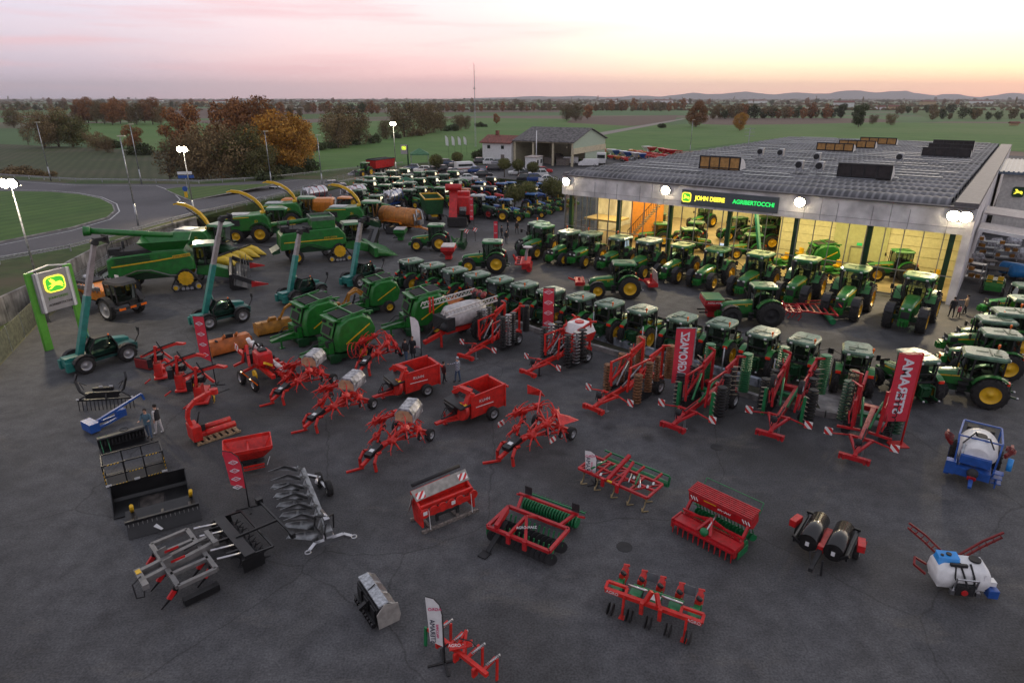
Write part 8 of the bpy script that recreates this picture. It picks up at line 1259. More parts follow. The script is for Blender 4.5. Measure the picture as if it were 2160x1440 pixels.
b = B(); b.bar((.5, -2.1, 1.05), (.5, 2.1, 1.05), .18).bar((.15, -2.1, 1.2), (.15, -1.2, 1.2), .12).bar((.15, 2.1, 1.2), (.15, 1.2, 1.2), .12); [b.bar((.5, y, 1.05), (.15, y, 1.2), .12) for y in (-2.1, 2.1, -1.2, 1.2)]; [b.bar((.6, y, 1.1), (.7, y, .04), .1).box((.7, y, .03), (.25, .25, .05)) for y in (-1.2, 1.5)]; [b.box((.65, y, .85), (.14, .16, .6)) for y in (-.4, .4)]; b.bar((.5, -.3, 1.1), (.3, -.1, 1.6), .16).bar((.5, .3, 1.1), (.3, .1, 1.6), .16); b.go('tool_bar', ORR, T)
for i, y in enumerate((-1.7, -.85, 0, .85, 1.7)):
 u = B(); u.bar((.4, y, .95), (-.6, y, .8), .26, .2).box((0, y, .95), (.5, .5, .14)).bar((-.2, y + .2, 1.0), (-.3, y + .2, 1.25), .06); ug = u.go('row_unit', GRE, T); u = B(); u.box((-.9, y, .85), (.55, .3, .45)).bar((-1.0, y, 1.0), (-1.2, y, 1.22), .2).bar((-1.2, y - .12, 1.22), (-1.2, y + .15, 1.26), .08); u.go('metering_box', ORR, ug); u = B(); [u.cyl((.75, y + d, .3), (.75, y + d + .04, .3), .27, n=16) for d in (-.15, .05)]; u.cyl((-.75, y - .1, .28), (-.75, y + .1, .28), .26, n=14); u.cyl((-.7, y, 1.1), (-.75, y + .05, 1.2), .14, n=10); u.go('disc_pair', BLM, ug)
b = B(); [b.cyl((.1, s * 1.2, 1.35), (.2, s * .3, 1.45), .05, n=8) for s in (-1, 1)]; b.go('side_cylinder', SIL, T); b = B(); b.cyl((-.1, -1.0, 1.25), (-.1, 1.2, 1.25), .06, n=8); b.go('green_tube', GRE, T); B().box((0, .0, 1.04), (.35, .45, .02)).go('sticker', LBL, T); b = B(); [B().plate([(-.95, y - .25, 1.0), (-.95, y + .25, 1.0), (-1.05, y + .25, 1.4), (-1.05, y - .25, 1.4)], .02).go('clear_screen', mat('clear_screen', (.12, .13, .14), .1), T) for y in (-.42, 1.25)]
text('lettering', 'AGRO', .2, WHT, T, (.6, -1.75, 1.05), (90, 0, 90), ext=.003); text('lettering', 'AGRO', .2, WHT, T, (.6, 1.8, 1.05), (90, 0, 90), ext=.003)
T = thing('twin_roller', 'pair of big black folded rollers with red brackets in the foreground', 'field roller'); onpx(T, (1735, 1165), ((1758, 1110), (1708, 1205)))
for s in (-1, 1): B().cyl((-1.4, s * .62, 1.0), (1.1, s * .62, 1.0), .48, n=40).go('roller_drum', mat('gloss_black', (.012, .011, .011), .25, var=.1, coat=.3), T); B().box((1.12, s * .62, .95), (.02, .18, .24)).go('sticker', LBL, T); b = B(); b.bar((-1.4, s * 1.25, 1.0), (1.2, s * 1.25, 1.0), .1, .3).bar((1.2, s * 1.35, 1.2), (1.2, s * 1.0, .9), .12).bar((-1.4, s * .4, 1.2), (-1.4, s * 1.35, 1.2), .12); b.go('side_beam', BLK, T); b = B(); b.box((-.3, s * 1.6, 1.1), (.8, .35, .4), (0, 0, s * 12)); [b.bar((-.6 + i * .2, s * 1.78, 1.25), (-.6 + i * .2, s * 1.78, 1.0), .03) for i in range(4)]; b.go('red_bracket', RED, T, bev=.03); wheel(T, (-.6, s * 1.45, .4), .4, .3, RIMG, lugs=False, side=s)
b = B(); b.bar((-1.0, 0, .8), (1.0, 0, .75), .3, .25); b.box((.9, 0, .9), (.3, .9, .3)); b.go('centre_frame', RED, T); b = B(); b.bar((1.0, 0, .75), (2.4, 0, .6), .26, .24, .16, .16).bar((1.9, .35, .9), (1.9, .4, .02), .1).box((2.5, 0, .6), (.25, .2, .2)).tube([(1.4, -.1, .9), (1.9, -.3, 1.1), (2.3, -.1, .7)], .03); b.go('drawbar', BLM, T)
T = thing('mounted_sprayer', 'white tank sprayer with sky blue rinse tank and red crossed booms at the lower right', 'sprayer'); onpx(T, (2012, 1240), a=-100)
b = B(); b.loft([[(-.55, -1.15, .45), (.55, -1.15, .45), (.55, 1.15, .45), (-.55, 1.15, .45)], [(-.7, -1.3, .9), (.7, -1.3, .9), (.7, 1.3, .9), (-.7, 1.3, .9)], [(-.65, -1.25, 1.6), (.5, -1.25, 1.5), (.5, 1.25, 1.5), (-.65, 1.25, 1.6)], [(-.4, -1.0, 1.85), (.15, -1.0, 1.75), (.15, 1.0, 1.75), (-.4, 1.0, 1.85)]]); b.go('tank', WHT, T, bev=.16, seg=4)
B().loft([[(-.5, -1.2, 1.65), (.25, -1.2, 1.6), (.25, -.1, 1.6), (-.5, -.1, 1.65)], [(-.45, -1.15, 2.0), (.1, -1.15, 1.92), (.1, -.15, 1.92), (-.45, -.15, 2.0)]]).go('rinse_tank', SKB, T, bev=.12, seg=4); b = B(); b.cyl((-.2, -.6, 1.95), (-.2, -.6, 2.03), .13, n=14).cyl((-.15, .65, 1.8), (-.15, .65, 1.9), .28, n=18).cyl((-.1, -.95, 1.93), (-.1, -.95, 2.0), .08, n=10); b.go('lid', BLM, T)
b = B(); [b.path([(-1.0, s * .15, 1.2), (-1.2, s * 1.4, 2.3), (-1.3, s * 2.3, 2.9)], .08, .1) for s in (-1, 1)]; [b.path([(-1.0, s * .15, .8), (-1.2, s * 1.4, 1.9), (-1.3, s * 2.3, 2.6)], .08, .1) for s in (-1, 1)]; [b.bar((-1.02 - .03 * i, s * (.3 + .3 * i), 1.25 + .26 * i), (-1.02 - .03 * i, s * (.45 + .3 * i), 1.0 + .26 * i), .04) for i in range(7) for s in (-1, 1)]; b.box((-1.0, 0, .9), (.2, 1.2, .9)); b.path([(-.6, -1.3, .9), (-.7, -1.9, 1.2), (-.2, -2.1, 1.1), (.1, -1.6, .8)], .1); b.go('spray_boom', DRD, T)
b = B(); b.box((.75, 0, .6), (.3, .9, .6)).tube([(.2, -.2, 1.8), (.6, -.1, 1.4), (.9, .1, .8)], .05).tube([(.2, .3, 1.8), (.65, .4, 1.3), (.8, .5, .6)], .05).tube([(.3, -.4, 1.7), (.7, -.5, 1.2), (.9, -.3, .7)], .04).box((.35, -.3, 1.75), (.15, .8, .15)); b.go('pump', BLM, T); b = B(); b.tube([(.8, -.5, .4), (.9, -.5, 1.3), (.9, .5, 1.3), (.8, .5, .4)], .05).cyl((.62, .8, .7), (.58, .95, 1.5), .02, n=6).box((.9, -.6, .5), (.2, .2, .25)).box((.9, .6, .5), (.2, .2, .25)); b.go('hitch_frame', SIL, T); B().cyl((.9, 0, .5), (.95, 0, .5), .16, n=14).go('red_cap', RED, T); B().box((.55, 1.45, .45), (.45, .5, .5)).go('blue_box', BLU, T, bev=.04); b = B(); b.box((.3, 1.45, .9), (.4, .3, .25)); b.go('inductor', WHT, T)
T = thing('blue_sprayer', 'blue framed trailed sprayer with big white tank at the right', 'sprayer'); onpx(T, (2046, 1000), a=head((2050, 950), (2035, 1060)))
B().loft([[(x, 1.0 * k_ * math.cos(a) , 1.75 + .85 * k_ * math.sin(a)) for a in [i * math.pi / 9 for i in range(18)]] for x, k_ in ((-1.75, .55), (-1.5, .85), (-.9, 1), (.5, 1), (.95, .85), (1.1, .6))], True).go('tank', WHT, T); B().cyl((.1, 0, 2.55), (.1, 0, 2.68), .38, n=18).go('lid', WHT, T); B().cyl((.1, 0, 2.68), (.1, 0, 2.72), .3, n=18).go('lid_centre', BLM, T)
b = B(); b.box((.9, 0, .8), (1.4, 1.7, .5)).box((1.1, 0, 1.5), (.5, 1.5, .5)); [b.path([(1.2, s * .95, .9), (1.1, s * 1.0, 2.3), (.4, s * 1.05, 2.6), (-1.6, s * .95, 2.7), (-1.8, s * .95, 1.0)], .09) for s in (-1, 1)]; b.bar((.5, -1.05, 2.6), (.5, 1.05, 2.6), .08).bar((-1.7, -.95, 2.7), (-1.7, .95, 2.7), .08).box((-.4, 0, .85), (3.0, 1.0, .25)).bar((1.4, 0, .7), (2.6, 0, .45), .26, .24, .18, .14); b.box((1.35, -1.1, .9), (.5, .5, .8)); [b.box((1.3, 1.15, z), (.5, .5, .05)) for z in (.6, .9, 1.2)]; b.box((1.3, 1.15, .6), (.55, .06, .6)); b.cyl((1.2, -1.35, .6), (1.2, -1.1, .6), .35, n=16); b.go('frame', BLU, T)
b = B(); [b.box((-1.9, y, 2.0), (.5, .6, .7)) for y in (-.4, .4)]; b.sph((1.75, 0, .95), (.35, .3, .3), 10, 8).tube([(.3, .2, 2.7), (.8, .4, 2.9), (1.0, .7, 2.4)], .04).tube([(.2, -.2, 2.7), (.5, -.3, 3.0), (.9, -.8, 2.3)], .04); b.go('pump_and_valves', BLM, T); B().cyl((1.9, 0, .75), (2.0, 0, .7), .22, n=14).go('red_cap', RED, T)
b = B(); [b.path([(.4, s * 1.3, 1.9), (-.2, s * 1.6, 2.0), (-1.0, s * 1.6, 2.0)], .14, .25) for s in (-1, 1)]; [b.torus((.1, s * 1.5, 2.15 + k_ * .08), .25, .03, (0, .3, 1), 10, 4) for s in (-1, 1) for k_ in range(3)]; b.go('folded_boom', DRD, T); B().cyl((.7, 1.6, 1.2), (.5, 1.6, 1.9), .14, n=12).go('hand_wash_tank', SKB, T); B().cyl((1.2, -.75, 1.0), (.9, -.7, 2.3), .1, n=10).go('filter_tube', GLV, T)
for s in (-1, 1): wheel(T, (-.8, s * 1.1, .8), .8, .4, BLU, side=s)
T = thing('white_sprayer', 'trailed sprayer with grey white tank, silver lattice booms and red drawbar', 'sprayer'); onpx(T, (975, 715), ((1010, 705), (910, 735)), s=1.08)
B().loft([[(x, .95 * k_ * math.cos(a), 1.9 + .8 * k_ * math.sin(a)) for a in [i * math.pi / 9 for i in range(18)]] for x, k_ in ((-1.9, .5), (-1.6, .85), (-.8, 1), (1.0, .95), (1.4, .6))], True).go('tank', mat('tank_greyish', (.50, .48, .47), .35), T)
for s in (-1, 1):
 b = B()
 for z in (2.55, 2.9): b.bar((-2.2, s * 1.25, z + .1), (2.3, s * 1.35, z - .1), .07)
 for i in range(15): x = -2.2 + i * .31; b.bar((x, s * 1.26, 2.62), (x + .15, s * 1.28, 2.92), .035).bar((x + .15, s * 1.28, 2.92), (x + .31, s * 1.28, 2.6), .035)
 b.go('lattice_boom', mat('white_boom', (.60, .58, .55), .35, .2), T); wheel(T, (-.9, s * 1.15, .95), .95, .4, mat('pale_red_rim', (.45, .20, .18), .5), side=s)
b = B(); b.box((-.2, 0, 1.0), (3.6, .9, .3)).bar((1.4, 0, .95), (3.2, 0, .55), .24, .26).bar((2.0, .3, 1.0), (2.0, .3, .0), .12); b.bar((1.5, -1.2, .8), (1.5, -1.2, 3.1), .08).bar((1.7, -1.3, 2.0), (1.7, -1.3, 3.1), .12); b.go('frame', ORR, T); b = B(); b.box((1.5, 0, 1.6), (.7, 1.6, .9)).sph((1.9, .6, 1.5), .3, 8, 6).tube([(1.8, 0, 1.5), (2.5, .1, 1.3), (3.0, 0, .8)], .05); [b.sph((-1.6, -.5 + i * .3, 2.9), .2, 8, 6) for i in range(3)]; b.go('valve_cabinet', BLM, T); b = B(); [b.sph((-1.9 + (i % 2) * .3, -.8 + i * .25, 2.95), .2, 8, 6) for i in range(6)]; b.go('red_nozzle_block', DRD, T)
def rotcut(lb, c, a, m, s=1, arm=True):
 T = thing('rotary_tiller', lb, 'mulcher', G(*c), a, None, s); b = B(); b.prism([(-.45, .15), (-.55, .6), (-.2, 1.0), (.35, 1.0), (.6, .6), (.6, .15)], -1.3, 1.3); [b.box((0, y, .45), (1.2, .05, .8)) for y in (-1.32, 1.32)]; [b.bar((.2, y, 1.0), (.7, y, 1.35), .1, .2) for y in (-.4, .4)]; b.go('housing', m, T, bev=.03); B().cyl((0, -1.25, .25), (0, 1.25, .25), .22, n=10).go('rotor', BLM, T); b = B(); b.box((.1, 0, 1.1), (.4, .5, .3)).box((.5, -.9, 1.05), (.3, .1, .1)); b.go('gearbox', BLM if m is not OCH else OCH, T); b = B(); [b.box((-.5, y, .7), (.03, .3, .12), (0, 20, 0)) for y in (-.9, .9)]; b.go('yellow_label', YEL, T)
 if arm: B().path([(.2, .5, 1.0), (.5, .9, 1.9), (.2, 1.7, 2.2), (.6, 2.2, 1.8)], .16).go('arm', m, T)
rotcut('orange rotary mulcher between the second telehandler and the red seeder', (485, 740), head((520, 730), (450, 748)) + 90, mat('tiller_orange', (.50, .13, .02), .5, var=.15), 1.1, False)
rotcut('ochre rotary mulcher left of the round balers', (578, 700), head((610, 690), (550, 702)) + 90, OCH, 1.0); rotcut('ochre rotary mulcher between the round balers', (712, 668), head((735, 655), (690, 665)) + 90, OCH, 1.0); rotcut('flat orange mower behind the rightmost round baler', (948, 650), 60, MT['tiller_orange'], 1.0, False)
T = thing('ochre_grab', 'ochre curved grab arm beside the rear round baler', 'grab', G(738, 668), 20); b = B(); P = [(0, 0, 0), (-.1, 0, 1.0), (.1, 0, 1.9), (.7, 0, 2.2), (1.1, 0, 1.8)]; b.path(P, .2); b.box((0, 0, .3), (.8, .8, .5)); b.go('arm', OCH, T); B().cyl((.2, .2, .6), (.6, .2, 1.8), .08, n=8).go('cylinder', BLM, T)
def boxhopper(lb, c, a, m, lidm, s=1):
 T = thing('front_hopper', lb, 'hopper', G(*c), a, None, s); b = B(); hop(b, .4, .6, .75, 1.05, .7, 1.3); b.box((0, 0, 1.45), (1.5, 2.1, .35)); b.box((0, 0, .45), (.7, 1.0, .6)); b.go('hopper', m, T, bev=.03); B().box((0, 0, 1.68), (1.45, 2.05, .12)).go('lid', lidm, T, bev=.03); b = B(); [b.bar((.3, s_ * .4, .5), (1.0, s_ * .4, .5), .1) for s_ in (-1, 1)]; b.go('linkage_arm', BLM, T); return T
boxhopper('red front hopper with white lid on the second middle tractor', (947, 548), 178, RED, mat('pale_lid', (.55, .50, .48), .5)); boxhopper('green front tank with pale lid on the leftmost middle tractor', (846, 508), 178, GRN, mat('silver_lid', (.45, .46, .47), .3, .5), .95); sp = boxhopper('red and green fertiliser spreader on the black rimmed tractor', (1498, 668), 176, CRM, mat('green_lid', (.02, .17, .06), .35, coat=.5), 1.05); text('lettering', 'AGRO-MASZ', .2, WHT, sp, (0, 1.07, 1.45), (90, 0, 180), ext=.003)
def toolbar(lb, c, a, m, m2, kind, s=1, w_=1.5):
 T = thing('rear_implement', lb, 'implement', G(*c), a, None, s); b = B(); [b.bar((x, -w_, .8), (x, w_, .8), .13) for x in (-.5, .1, .6)]; [b.bar((-.5, y, .8), (.6, y, .8), .1) for y in (-w_, -.5, .5, w_)]; b.bar((.6, -.3, .8), (.9, 0, 1.4), .12).bar((.6, .3, .8), (.9, 0, 1.4), .12); b.go('frame', m, T)
 for i in range(7):
  y = -w_ + (i + .5) * 2 * w_ / 7; u = B()
  if kind == 'seed': u.box((-.4, y, .6), (.8, .2, .6)).cyl((-.7, y, .3), (-.7, y + .1, .3), .26, n=12)
  else: u.path([(-.4 + (i % 3) * .4, y, .8), (-.6 + (i % 3) * .4, y, .4), (-.4 + (i % 3) * .4, y, .05)], .07)
  u.go('row_unit', m2, T)
 if kind == 'seed': b = B(); b.tube([(-.3, 0, .8), (-.4, 0, 1.7), (-.5, 0, 2.1)], .14, 8).cyl((-.5, 0, 2.1), (-.5, 0, 2.2), .45, n=14); b.go('seed_distributor', mat('clear_tube', (.35, .33, .35), .3) if m is RED else m2, T)
 if kind == 'long': b = B(); [b.bar((-.5, y, .9), (-3.2, y * 1.6, .9), .12) for y in (-1, 1)]; b.bar((-3.2, -2, .95), (-3.2, 2, .95), .12); b.path([(-1.2, -1, 1.2), (-3.6, -1, 1.5), (-3.6, 1.2, 1.5)], .07); [b.bar((-.6 - i * .5, -1.2, .9), (-.6 - i * .5, 1.2, .9), .1) for i in range(5)]; b.go('rear_frame', m, T); b = B(); b.cyl((-2.9, -2, .4), (-2.9, 2, .4), .25, n=12); b.go('roller', GRE, T)
 return T
toolbar('green planter behind the leftmost middle tractor', (968, 522), 178, GRN, GRD, 'seed'); toolbar('red pneumatic seeder with clear tube behind the second middle tractor', (1102, 567), 176, RED, RED, 'seed', 1.1); toolbar('red cultivator with green roller behind the black rimmed tractor', (1668, 668), 168, CRM, CRM, 'long', .95, 1.2)
def mow(lb, c, a, m, cov, up): T = thing('mounted_mower', lb, 'mower', G(*c), a); b = B(); b.box((0, 0, .55), (.9, 2.0, .35)); b.bar((.3, 0, .6), (1.1, 0, .9), .14); b.bar((0, 0, .6), (.1, .2, 1.5 if up else 1.0), .14); b.go('frame', m, T); B().plate([(-.5, -1.0, .4), (-.5, 1.0, .4), (-.3, .9, 1.8 if up else .9), (-.3, -.9, 1.8 if up else .9)], .05).go('curtain', cov, T)
mow('red front mower on the third middle tractor', (1222, 605), 178, RED, mat('pink_curtain', (.40, .10, .09), .6), False); mow('red rear mower with pale plastic curtain on the third middle tractor', (1372, 608), 182, RED, mat('pale_curtain', (.48, .42, .40), .4), True)
for nm, x, y in (('left', 985, 482), ('right', 1003, 478), ('left', 1042, 512), ('right', 1057, 516)): T = thing('warning_sign', 'raised red white warning board, %s of the pair behind the %s middle tractor' % (nm, 'farther' if y < 500 else 'nearer'), 'warning board', G(x, y + 52), 0); B().box((0, 0, 2.6), (.45, .04, .45), (0, 25, 0)).go('board', WARN, T); B().bar((0, .05, 1.2), (0, .05, 2.5), .05).go('rod', BLM, T)
def zat(p, ytop):
 dy = ytop - 720; r = (FP * SN + dy * CS) / (FP * CS - dy * SN); return H - r * p.y
def pole(x, y, yt, lit, lb, zg=0):
 p = G(x, y, zg); h = zat(p, yt) - zg; T = thing('street_lamp', lb, 'street lamp', p, 0, 'tall lamp posts round the yard and ring road'); r = .11 if h < 14 else .13
 B().cyl((0, 0, 0), (0, 0, h * .25), r * 1.15, r, n=10).cyl((0, 0, h * .25), (0, 0, h), r * .8, r * .45, n=10).go('post', GLV, T)
 if lit:
  b = B(); b.box((0, 0, h - .1), (1.6, .12, .1)); b.go('cross_arm', GLV, T)
  for s in (-1, 1): B().cyl((s * .32, 0, h + .15), (s * .32, -.25, h + .08), .34, .38, n=16).go('lamp_housing', BLM, T); B().cyl((s * .32, -.25, h + .08), (s * .32, -.32, h + .06), .35, n=18).go('lit_lens', HOT, T)
  spot(V(p) + V((0, -.6, h - .1)), V(p) + V((8, -14, -h)), 3500, (1, .82, .55), 130)
 else: B().box((.25, -.1, h), (.9, .3, .12)).go('lamp_head', mat('dim_lamp_head', (.62, .58, .42), .4), T)
for a in [(103, 680, 388, 1, 'lit lamp post at the left edge rising behind the illuminated deer sign'), (108, 382, 258, 0, 'unlit lamp post leaning leftmost beyond the ring road', 2), (292, 476, 287, 0, 'unlit lamp post in the middle of the ring road bend', 2), (299, 388, 262, 0, 'unlit lamp post beyond the ring road near the lone orange tree', 2), (411, 456, 316, 1, 'lit lamp post beside the end of the retaining wall', 2), (573, 390, 277, 0, 'unlit lamp post in front of the golden orange trees', 1.2), (680, 391, 285, 0, 'unlit lamp post with flat head right of the autumn grove', .6), (836, 368, 262, 1, 'lit lamp post beside the far deer sign'), (1455, 324, 253, 0, 'unlit lamp post behind the left part of the showroom roof')]: pole(*a)
APG = mat('apple_green', (.10, .36, .035), .5, var=.06); SGR = mat('sign_silver', (.40, .39, .40), .4, .3, var=.05)
p0, p1 = G(104, 738), G(180, 712); dv = p1 - p0; wS = dv.length; hS = zat(p0, 576); SN_ = thing('deer_sign', 'large grey sign with lit green deer emblem on two apple green legs', 'sign', p0, math.degrees(math.atan2(dv.y, dv.x)))
for x in (0, wS): B().box((x, 0, hS / 2), (.55, .25, hS)).go('leg', APG, SN_, bev=.03)
zc, hh, ww = hS * .73, hS * .5, wS - .15; B().box((wS / 2, -.2, zc), (ww, .2, hh)).go('panel', SGR, SN_, bev=.03)
b = B(); [b.box((wS / 2 + s * (ww / 2 - .22), -.33, zc), (.16, .08, hh)) for s in (-1, 1)]; b.path([(0, 0, hS), (wS / 2, -.1, hS + .25), (wS, 0, hS)], .08); b.go('trim', WHT, SN_)
k = ww * .56; zz = zc + hh * .17
def emb(par, x, y, z, k, m1=None):
 b = B(); b.prism([(x + p * 1.0, z + q * .8) for p, q in rrect(k, k, k * .28)], y - .05, y); b.go('emblem_border', LYEL, par); b = B(); b.prism([(x + p, z + q * .8) for p, q in rrect(k * .88, k * .86, k * .24)], y - .09, y - .05); b.go('emblem_field', LGR2, par); b = B(); deer(b, k * .38, y - .13, y - .09); b.v = [(x + p, q, z + r) for p, q, r in b.v]; b.go('emblem_deer', LYEL, par)
emb(SN_, wS / 2, -.31, zz, k)
text('lettering', 'JOHN DEERE', k * .17, mat('dull_green_letters', (.12, .30, .04), .5), SN_, (wS / 2 + .05, -.32, zc - hh * .17), (90, 0, 0), ext=.01); text('lettering', 'AGRIBERTOCCHI', k * .15, mat('dark_letters', (.06, .05, .05), .5), SN_, (wS / 2 + .1, -.32, zc - hh * .34), (90, 0, 0), ext=.01)
p = G(859, 354); SF = thing('deer_sign', 'small square deer sign on a dark green post by the far fence', 'sign', p, -6); hz = zat(p, 306); B().bar((.35, 0, 0), (.35, 0, hz), .35, .2).go('post', GRD, SF); B().box((-.55, -.15, hz - 1.1), (1.7, .15, 2.3)).go('panel', SGR, SF); emb(SF, -.55, -.24, hz - .75, 1.1)
def flag(x, y, yt, lb, w_=.9, m=None, txt=None, col=None, sgn=-1, base=True, zb=.9, grp=None, tilt=0, straight=False):
 p = G(x, y); h = zat(p, yt); T = thing('feather_flag', lb, 'flag', p, tilt, grp); b = B(); b.cyl((0, 0, 0), (0, 0, h * .72), .03, n=6).tube([(0, 0, h * .72), (sgn * w_ * .15, 0, h * .88), (sgn * w_ * .5, 0, h * .97), (sgn * w_, 0, h)] if not straight else [(0, 0, h * .7), (0, 0, h), (sgn * w_, 0, h)], .02); b.go('pole', BLM, T)
 P = [(0, zb)] + [(sgn * w_ * u, z) for u, z in ((0, h * .72), (.15, h * .88), (.5, h * .97), (1, h))] + [(sgn * w_ * .98, h * .9), (sgn * w_ * .85, zb + .25)] if not straight else [(0, zb), (0, h), (sgn * w_, h), (sgn * w_, zb + .3)]
 B().prism(P, -.012, .012).go('cloth', m or WHT, T); R = Matrix(((0, 1, 0), (0, 0, -1), (-1, 0, 0))).to_euler()
 for (s_, sz_, mm, u, z) in txt or []:
  t = text('lettering', s_, sz_, mm, T, (sgn * w_ * u, -.03, z * h), (0, 0, 0), True, .004)
  if len(s_) > 4: t.rotation_euler = R
  else: t.rotation_euler = (math.pi / 2, 0, 0)
 if base: b = B(); [b.bar((-.55 * math.cos(a), -.55 * math.sin(a), .03), (.55 * math.cos(a), .55 * math.sin(a), .03), .07, .04) for a in (.3, 1.9)]; b.go('cross_base', BLM, T)
 return T
FRED = mat('banner_red', (.62, .03, .055), .65, var=.05); FTX = mat('banner_lettering', (.72, .70, .74), .7, var=0); INK = mat('flag_ink', (.03, .03, .06), .7, var=0); PNK = mat('flag_pink', (.62, .04, .16), .7, var=0)
def logos(T, x, zs, s, m=None):
 for z in zs: b = B(); b.path([(x - s, -.03, z), (x, -.03, z + s * .5), (x + s, -.03, z), (x, -.03, z - s * .5), (x - s, -.03, z)], .02, s * .09); b.go('logo_outline', m or FTX, T); text('lettering', 'KUHN', s * .55, m or FTX, T, (x, -.03, z), (90, 0, 0), True, .004)
f = flag(456, 812, 668, 'red feather banner with white diamond logos in front of the second telehandler', .75, FRED, zb=1.6, straight=True, tilt=-10); hz = zat(f.location, 668); logos(f, -.38, [hz * u for u in (.9, .75, .6, .45)], .25)
f = flag(526, 1070, 948, 'small red feather banner with white diamond logos in front of the spreader hopper', .7, FRED, zb=1.0, tilt=8); hz = zat(f.location, 948); logos(f, -.33, [hz * u for u in (.8, .66, .52, .38)], .2)
WT = [('STERAMA', .36, INK, .72, .5), ('AGRO', .24, PNK, .5, .83), ('MACCHINE', .16, PNK, .4, .5)]
flag(1256, 1022, 925, 'white feather flag with dark lettering at the wide red cultivator', .75, WHT, WT, zb=.6); flag(938, 1398, 1257, 'white feather flag with dark lettering at the bottom edge', .5, WHT, [('STERAMA', .22, INK, .66, .5), ('AGRO', .15, PNK, .45, .82), ('MACCHINE', .11, PNK, .35, .5)], zb=.7); flag(889, 752, 667, 'plain pale feather flag beside the two people talking', .65, WHT, [('AGRO', .16, PNK, .5, .25)], zb=.6)
for i, (x, yt) in enumerate([(947, 286), (960, 287), (973, 288), (985, 288)]): flag(x, 331 - i, yt, 'white feather flag by the far fence, %s of four from the left' % ORD[i], 1.0, WHT, None, None, -1, False, 3.2, 'white flags by the far fence')
def banner(x, y, yt, yb, w_, lb, txt=None, kuhn=0, red=FRED, tilt=0, frame_=RED):
 p = G(x, y); h, z0 = zat(p, yt), max(.4, zat(p, yb)); T = thing('banner', lb, 'banner', p, tilt); B().bar((0, 0, 0), (0, 0, h), .07).bar((0, 0, h), (-w_ - .05, 0, h), .05).box((-.2, 0, .03), (.9, .7, .05)).go('frame', frame_, T); B().box((-w_ / 2 - .06, -.02, (h + z0) / 2 - .02), (w_, .025, h - z0 - .06)).go('cloth', red, T)
 if txt: t = text('lettering', txt, w_ * .62, FTX, T, (-w_ / 2 - .1, -.05, (h + z0) / 2 + .1), (0, 0, 0), True, .004, bold=.02); t.rotation_euler = Matrix(((0, 1, 0), (0, 0, -1), (-1, 0, 0))).to_euler(); L0 = max(v.co.x for v in t.data.vertices) - min(v.co.x for v in t.data.vertices); t.scale.x = -(h - z0) * .82 / L0
 if kuhn: logos(T, -w_ / 2 - .06, [z0 + (h - z0) * (i + .6) / kuhn for i in range(kuhn)], w_ * .4)
 return T
banner(1452, 850, 683, 805, 1.15, 'tall red banner with mirrored lettering among the folded cultivators, left one', 'AGROMASZ', frame_=GLV); banner(1900, 938, 745, 888, 1.15, 'tall red banner with mirrored lettering beside the crimson tine cultivator', 'STERAMA'); banner(1168, 712, 607, 694, .8, 'red banner with four white diamond logos before the front tractor row', None, 4, FRED, 0, BLM); banner(1051, 530, 466, 520, .45, 'slim red banner between the farther middle tractors', None, 3, FRED, 0, BLM); banner(1000, 482, 415, 464, .5, 'slim red banner leaning at the tall red machine', None, 4, FRED, 0, BLM)
p = G(1131, 350); T = thing('flagpole', 'thick white bare flagpole before the barn', 'flagpole', p); B().cyl((0, 0, 0), (0, 0, zat(p, 276)), .16, .12, n=10).go('pole', WHT, T)
p = G(1003, 310); T = thing('radio_mast', 'tall slender lattice radio mast rising above the horizon', 'mast', p); h = zat(p, 133); b = B(); [b.bar((.35 * math.cos(a), .35 * math.sin(a), 0), (.08 * math.cos(a), .08 * math.sin(a), h), .07) for a in (0, 2.1, 4.2)]; [b.bar((.33 * math.cos(a) * (1 - i / 40), .33 * math.sin(a) * (1 - i / 40), i * h / 34), (.33 * math.cos(a + 2.1) * (1 - i / 40), .33 * math.sin(a + 2.1) * (1 - i / 40), (i + 1) * h / 34), .045) for i in range(32) for a in (0, 2.1, 4.2)]; b.go('lattice', GLV, T); b = B(); b.cyl((0, 0, h * .70), (0, 0, h * .71), .5, n=8); b.go('platform', GLV, T)
T = thing('direction_sign', 'white and blue direction signs on a post beside the roundabout exit', 'road sign', G(398, 412, 2), 15); B().bar((0, 0, 0), (0, 0, 3.6), .1).go('post', GLV, T); B().box((0, -.08, 3.6), (2.2, .06, .45)).go('white_panel', WHT, T); B().box((.1, -.08, 3.0), (2.4, .06, .5)).go('blue_panel', BLU, T)
T = thing('bollard_sign', 'blue arrow sign over a yellow marker on the splitter island', 'road sign', G(394, 420, 2), 10); B().cyl((0, -.03, 1.6), (0, .03, 1.6), .4, n=16).go('blue_disc', BLU, T); B().box((0, 0, .7), (.45, .1, .9)).go('yellow_marker', YEL, T)
def strip(name, pts, w_, h_, m, lb, cat, off=0, zo=0):
 T = thing(name, lb, cat); P = [G(*q) for q in pts]
 for a, b_ in zip(P, P[1:]):
  n = max(1, round((b_ - a).length / 2)); d = (b_ - a).normalized(); sd = V((-d.y, d.x, 0)) * off
  for i in range(n): q0, q1 = a.lerp(b_, i / n) + d * .02, a.lerp(b_, (i + 1) / n) - d * .02; B().bar(q0 + sd + V((0, 0, h_ / 2 + zo)), q1 + sd + V((0, 0, h_ / 2 + zo)), w_, h_).go('kerb_stone', m, T)
KP = [(1010, 640), (1110, 672), (1230, 706), (1340, 740), (1460, 775), (1600, 815), (1700, 838)]; K2 = [(1030, 662), (1130, 700), (1250, 735), (1365, 768), (1480, 806), (1600, 845), (1740, 878), (1840, 892)]
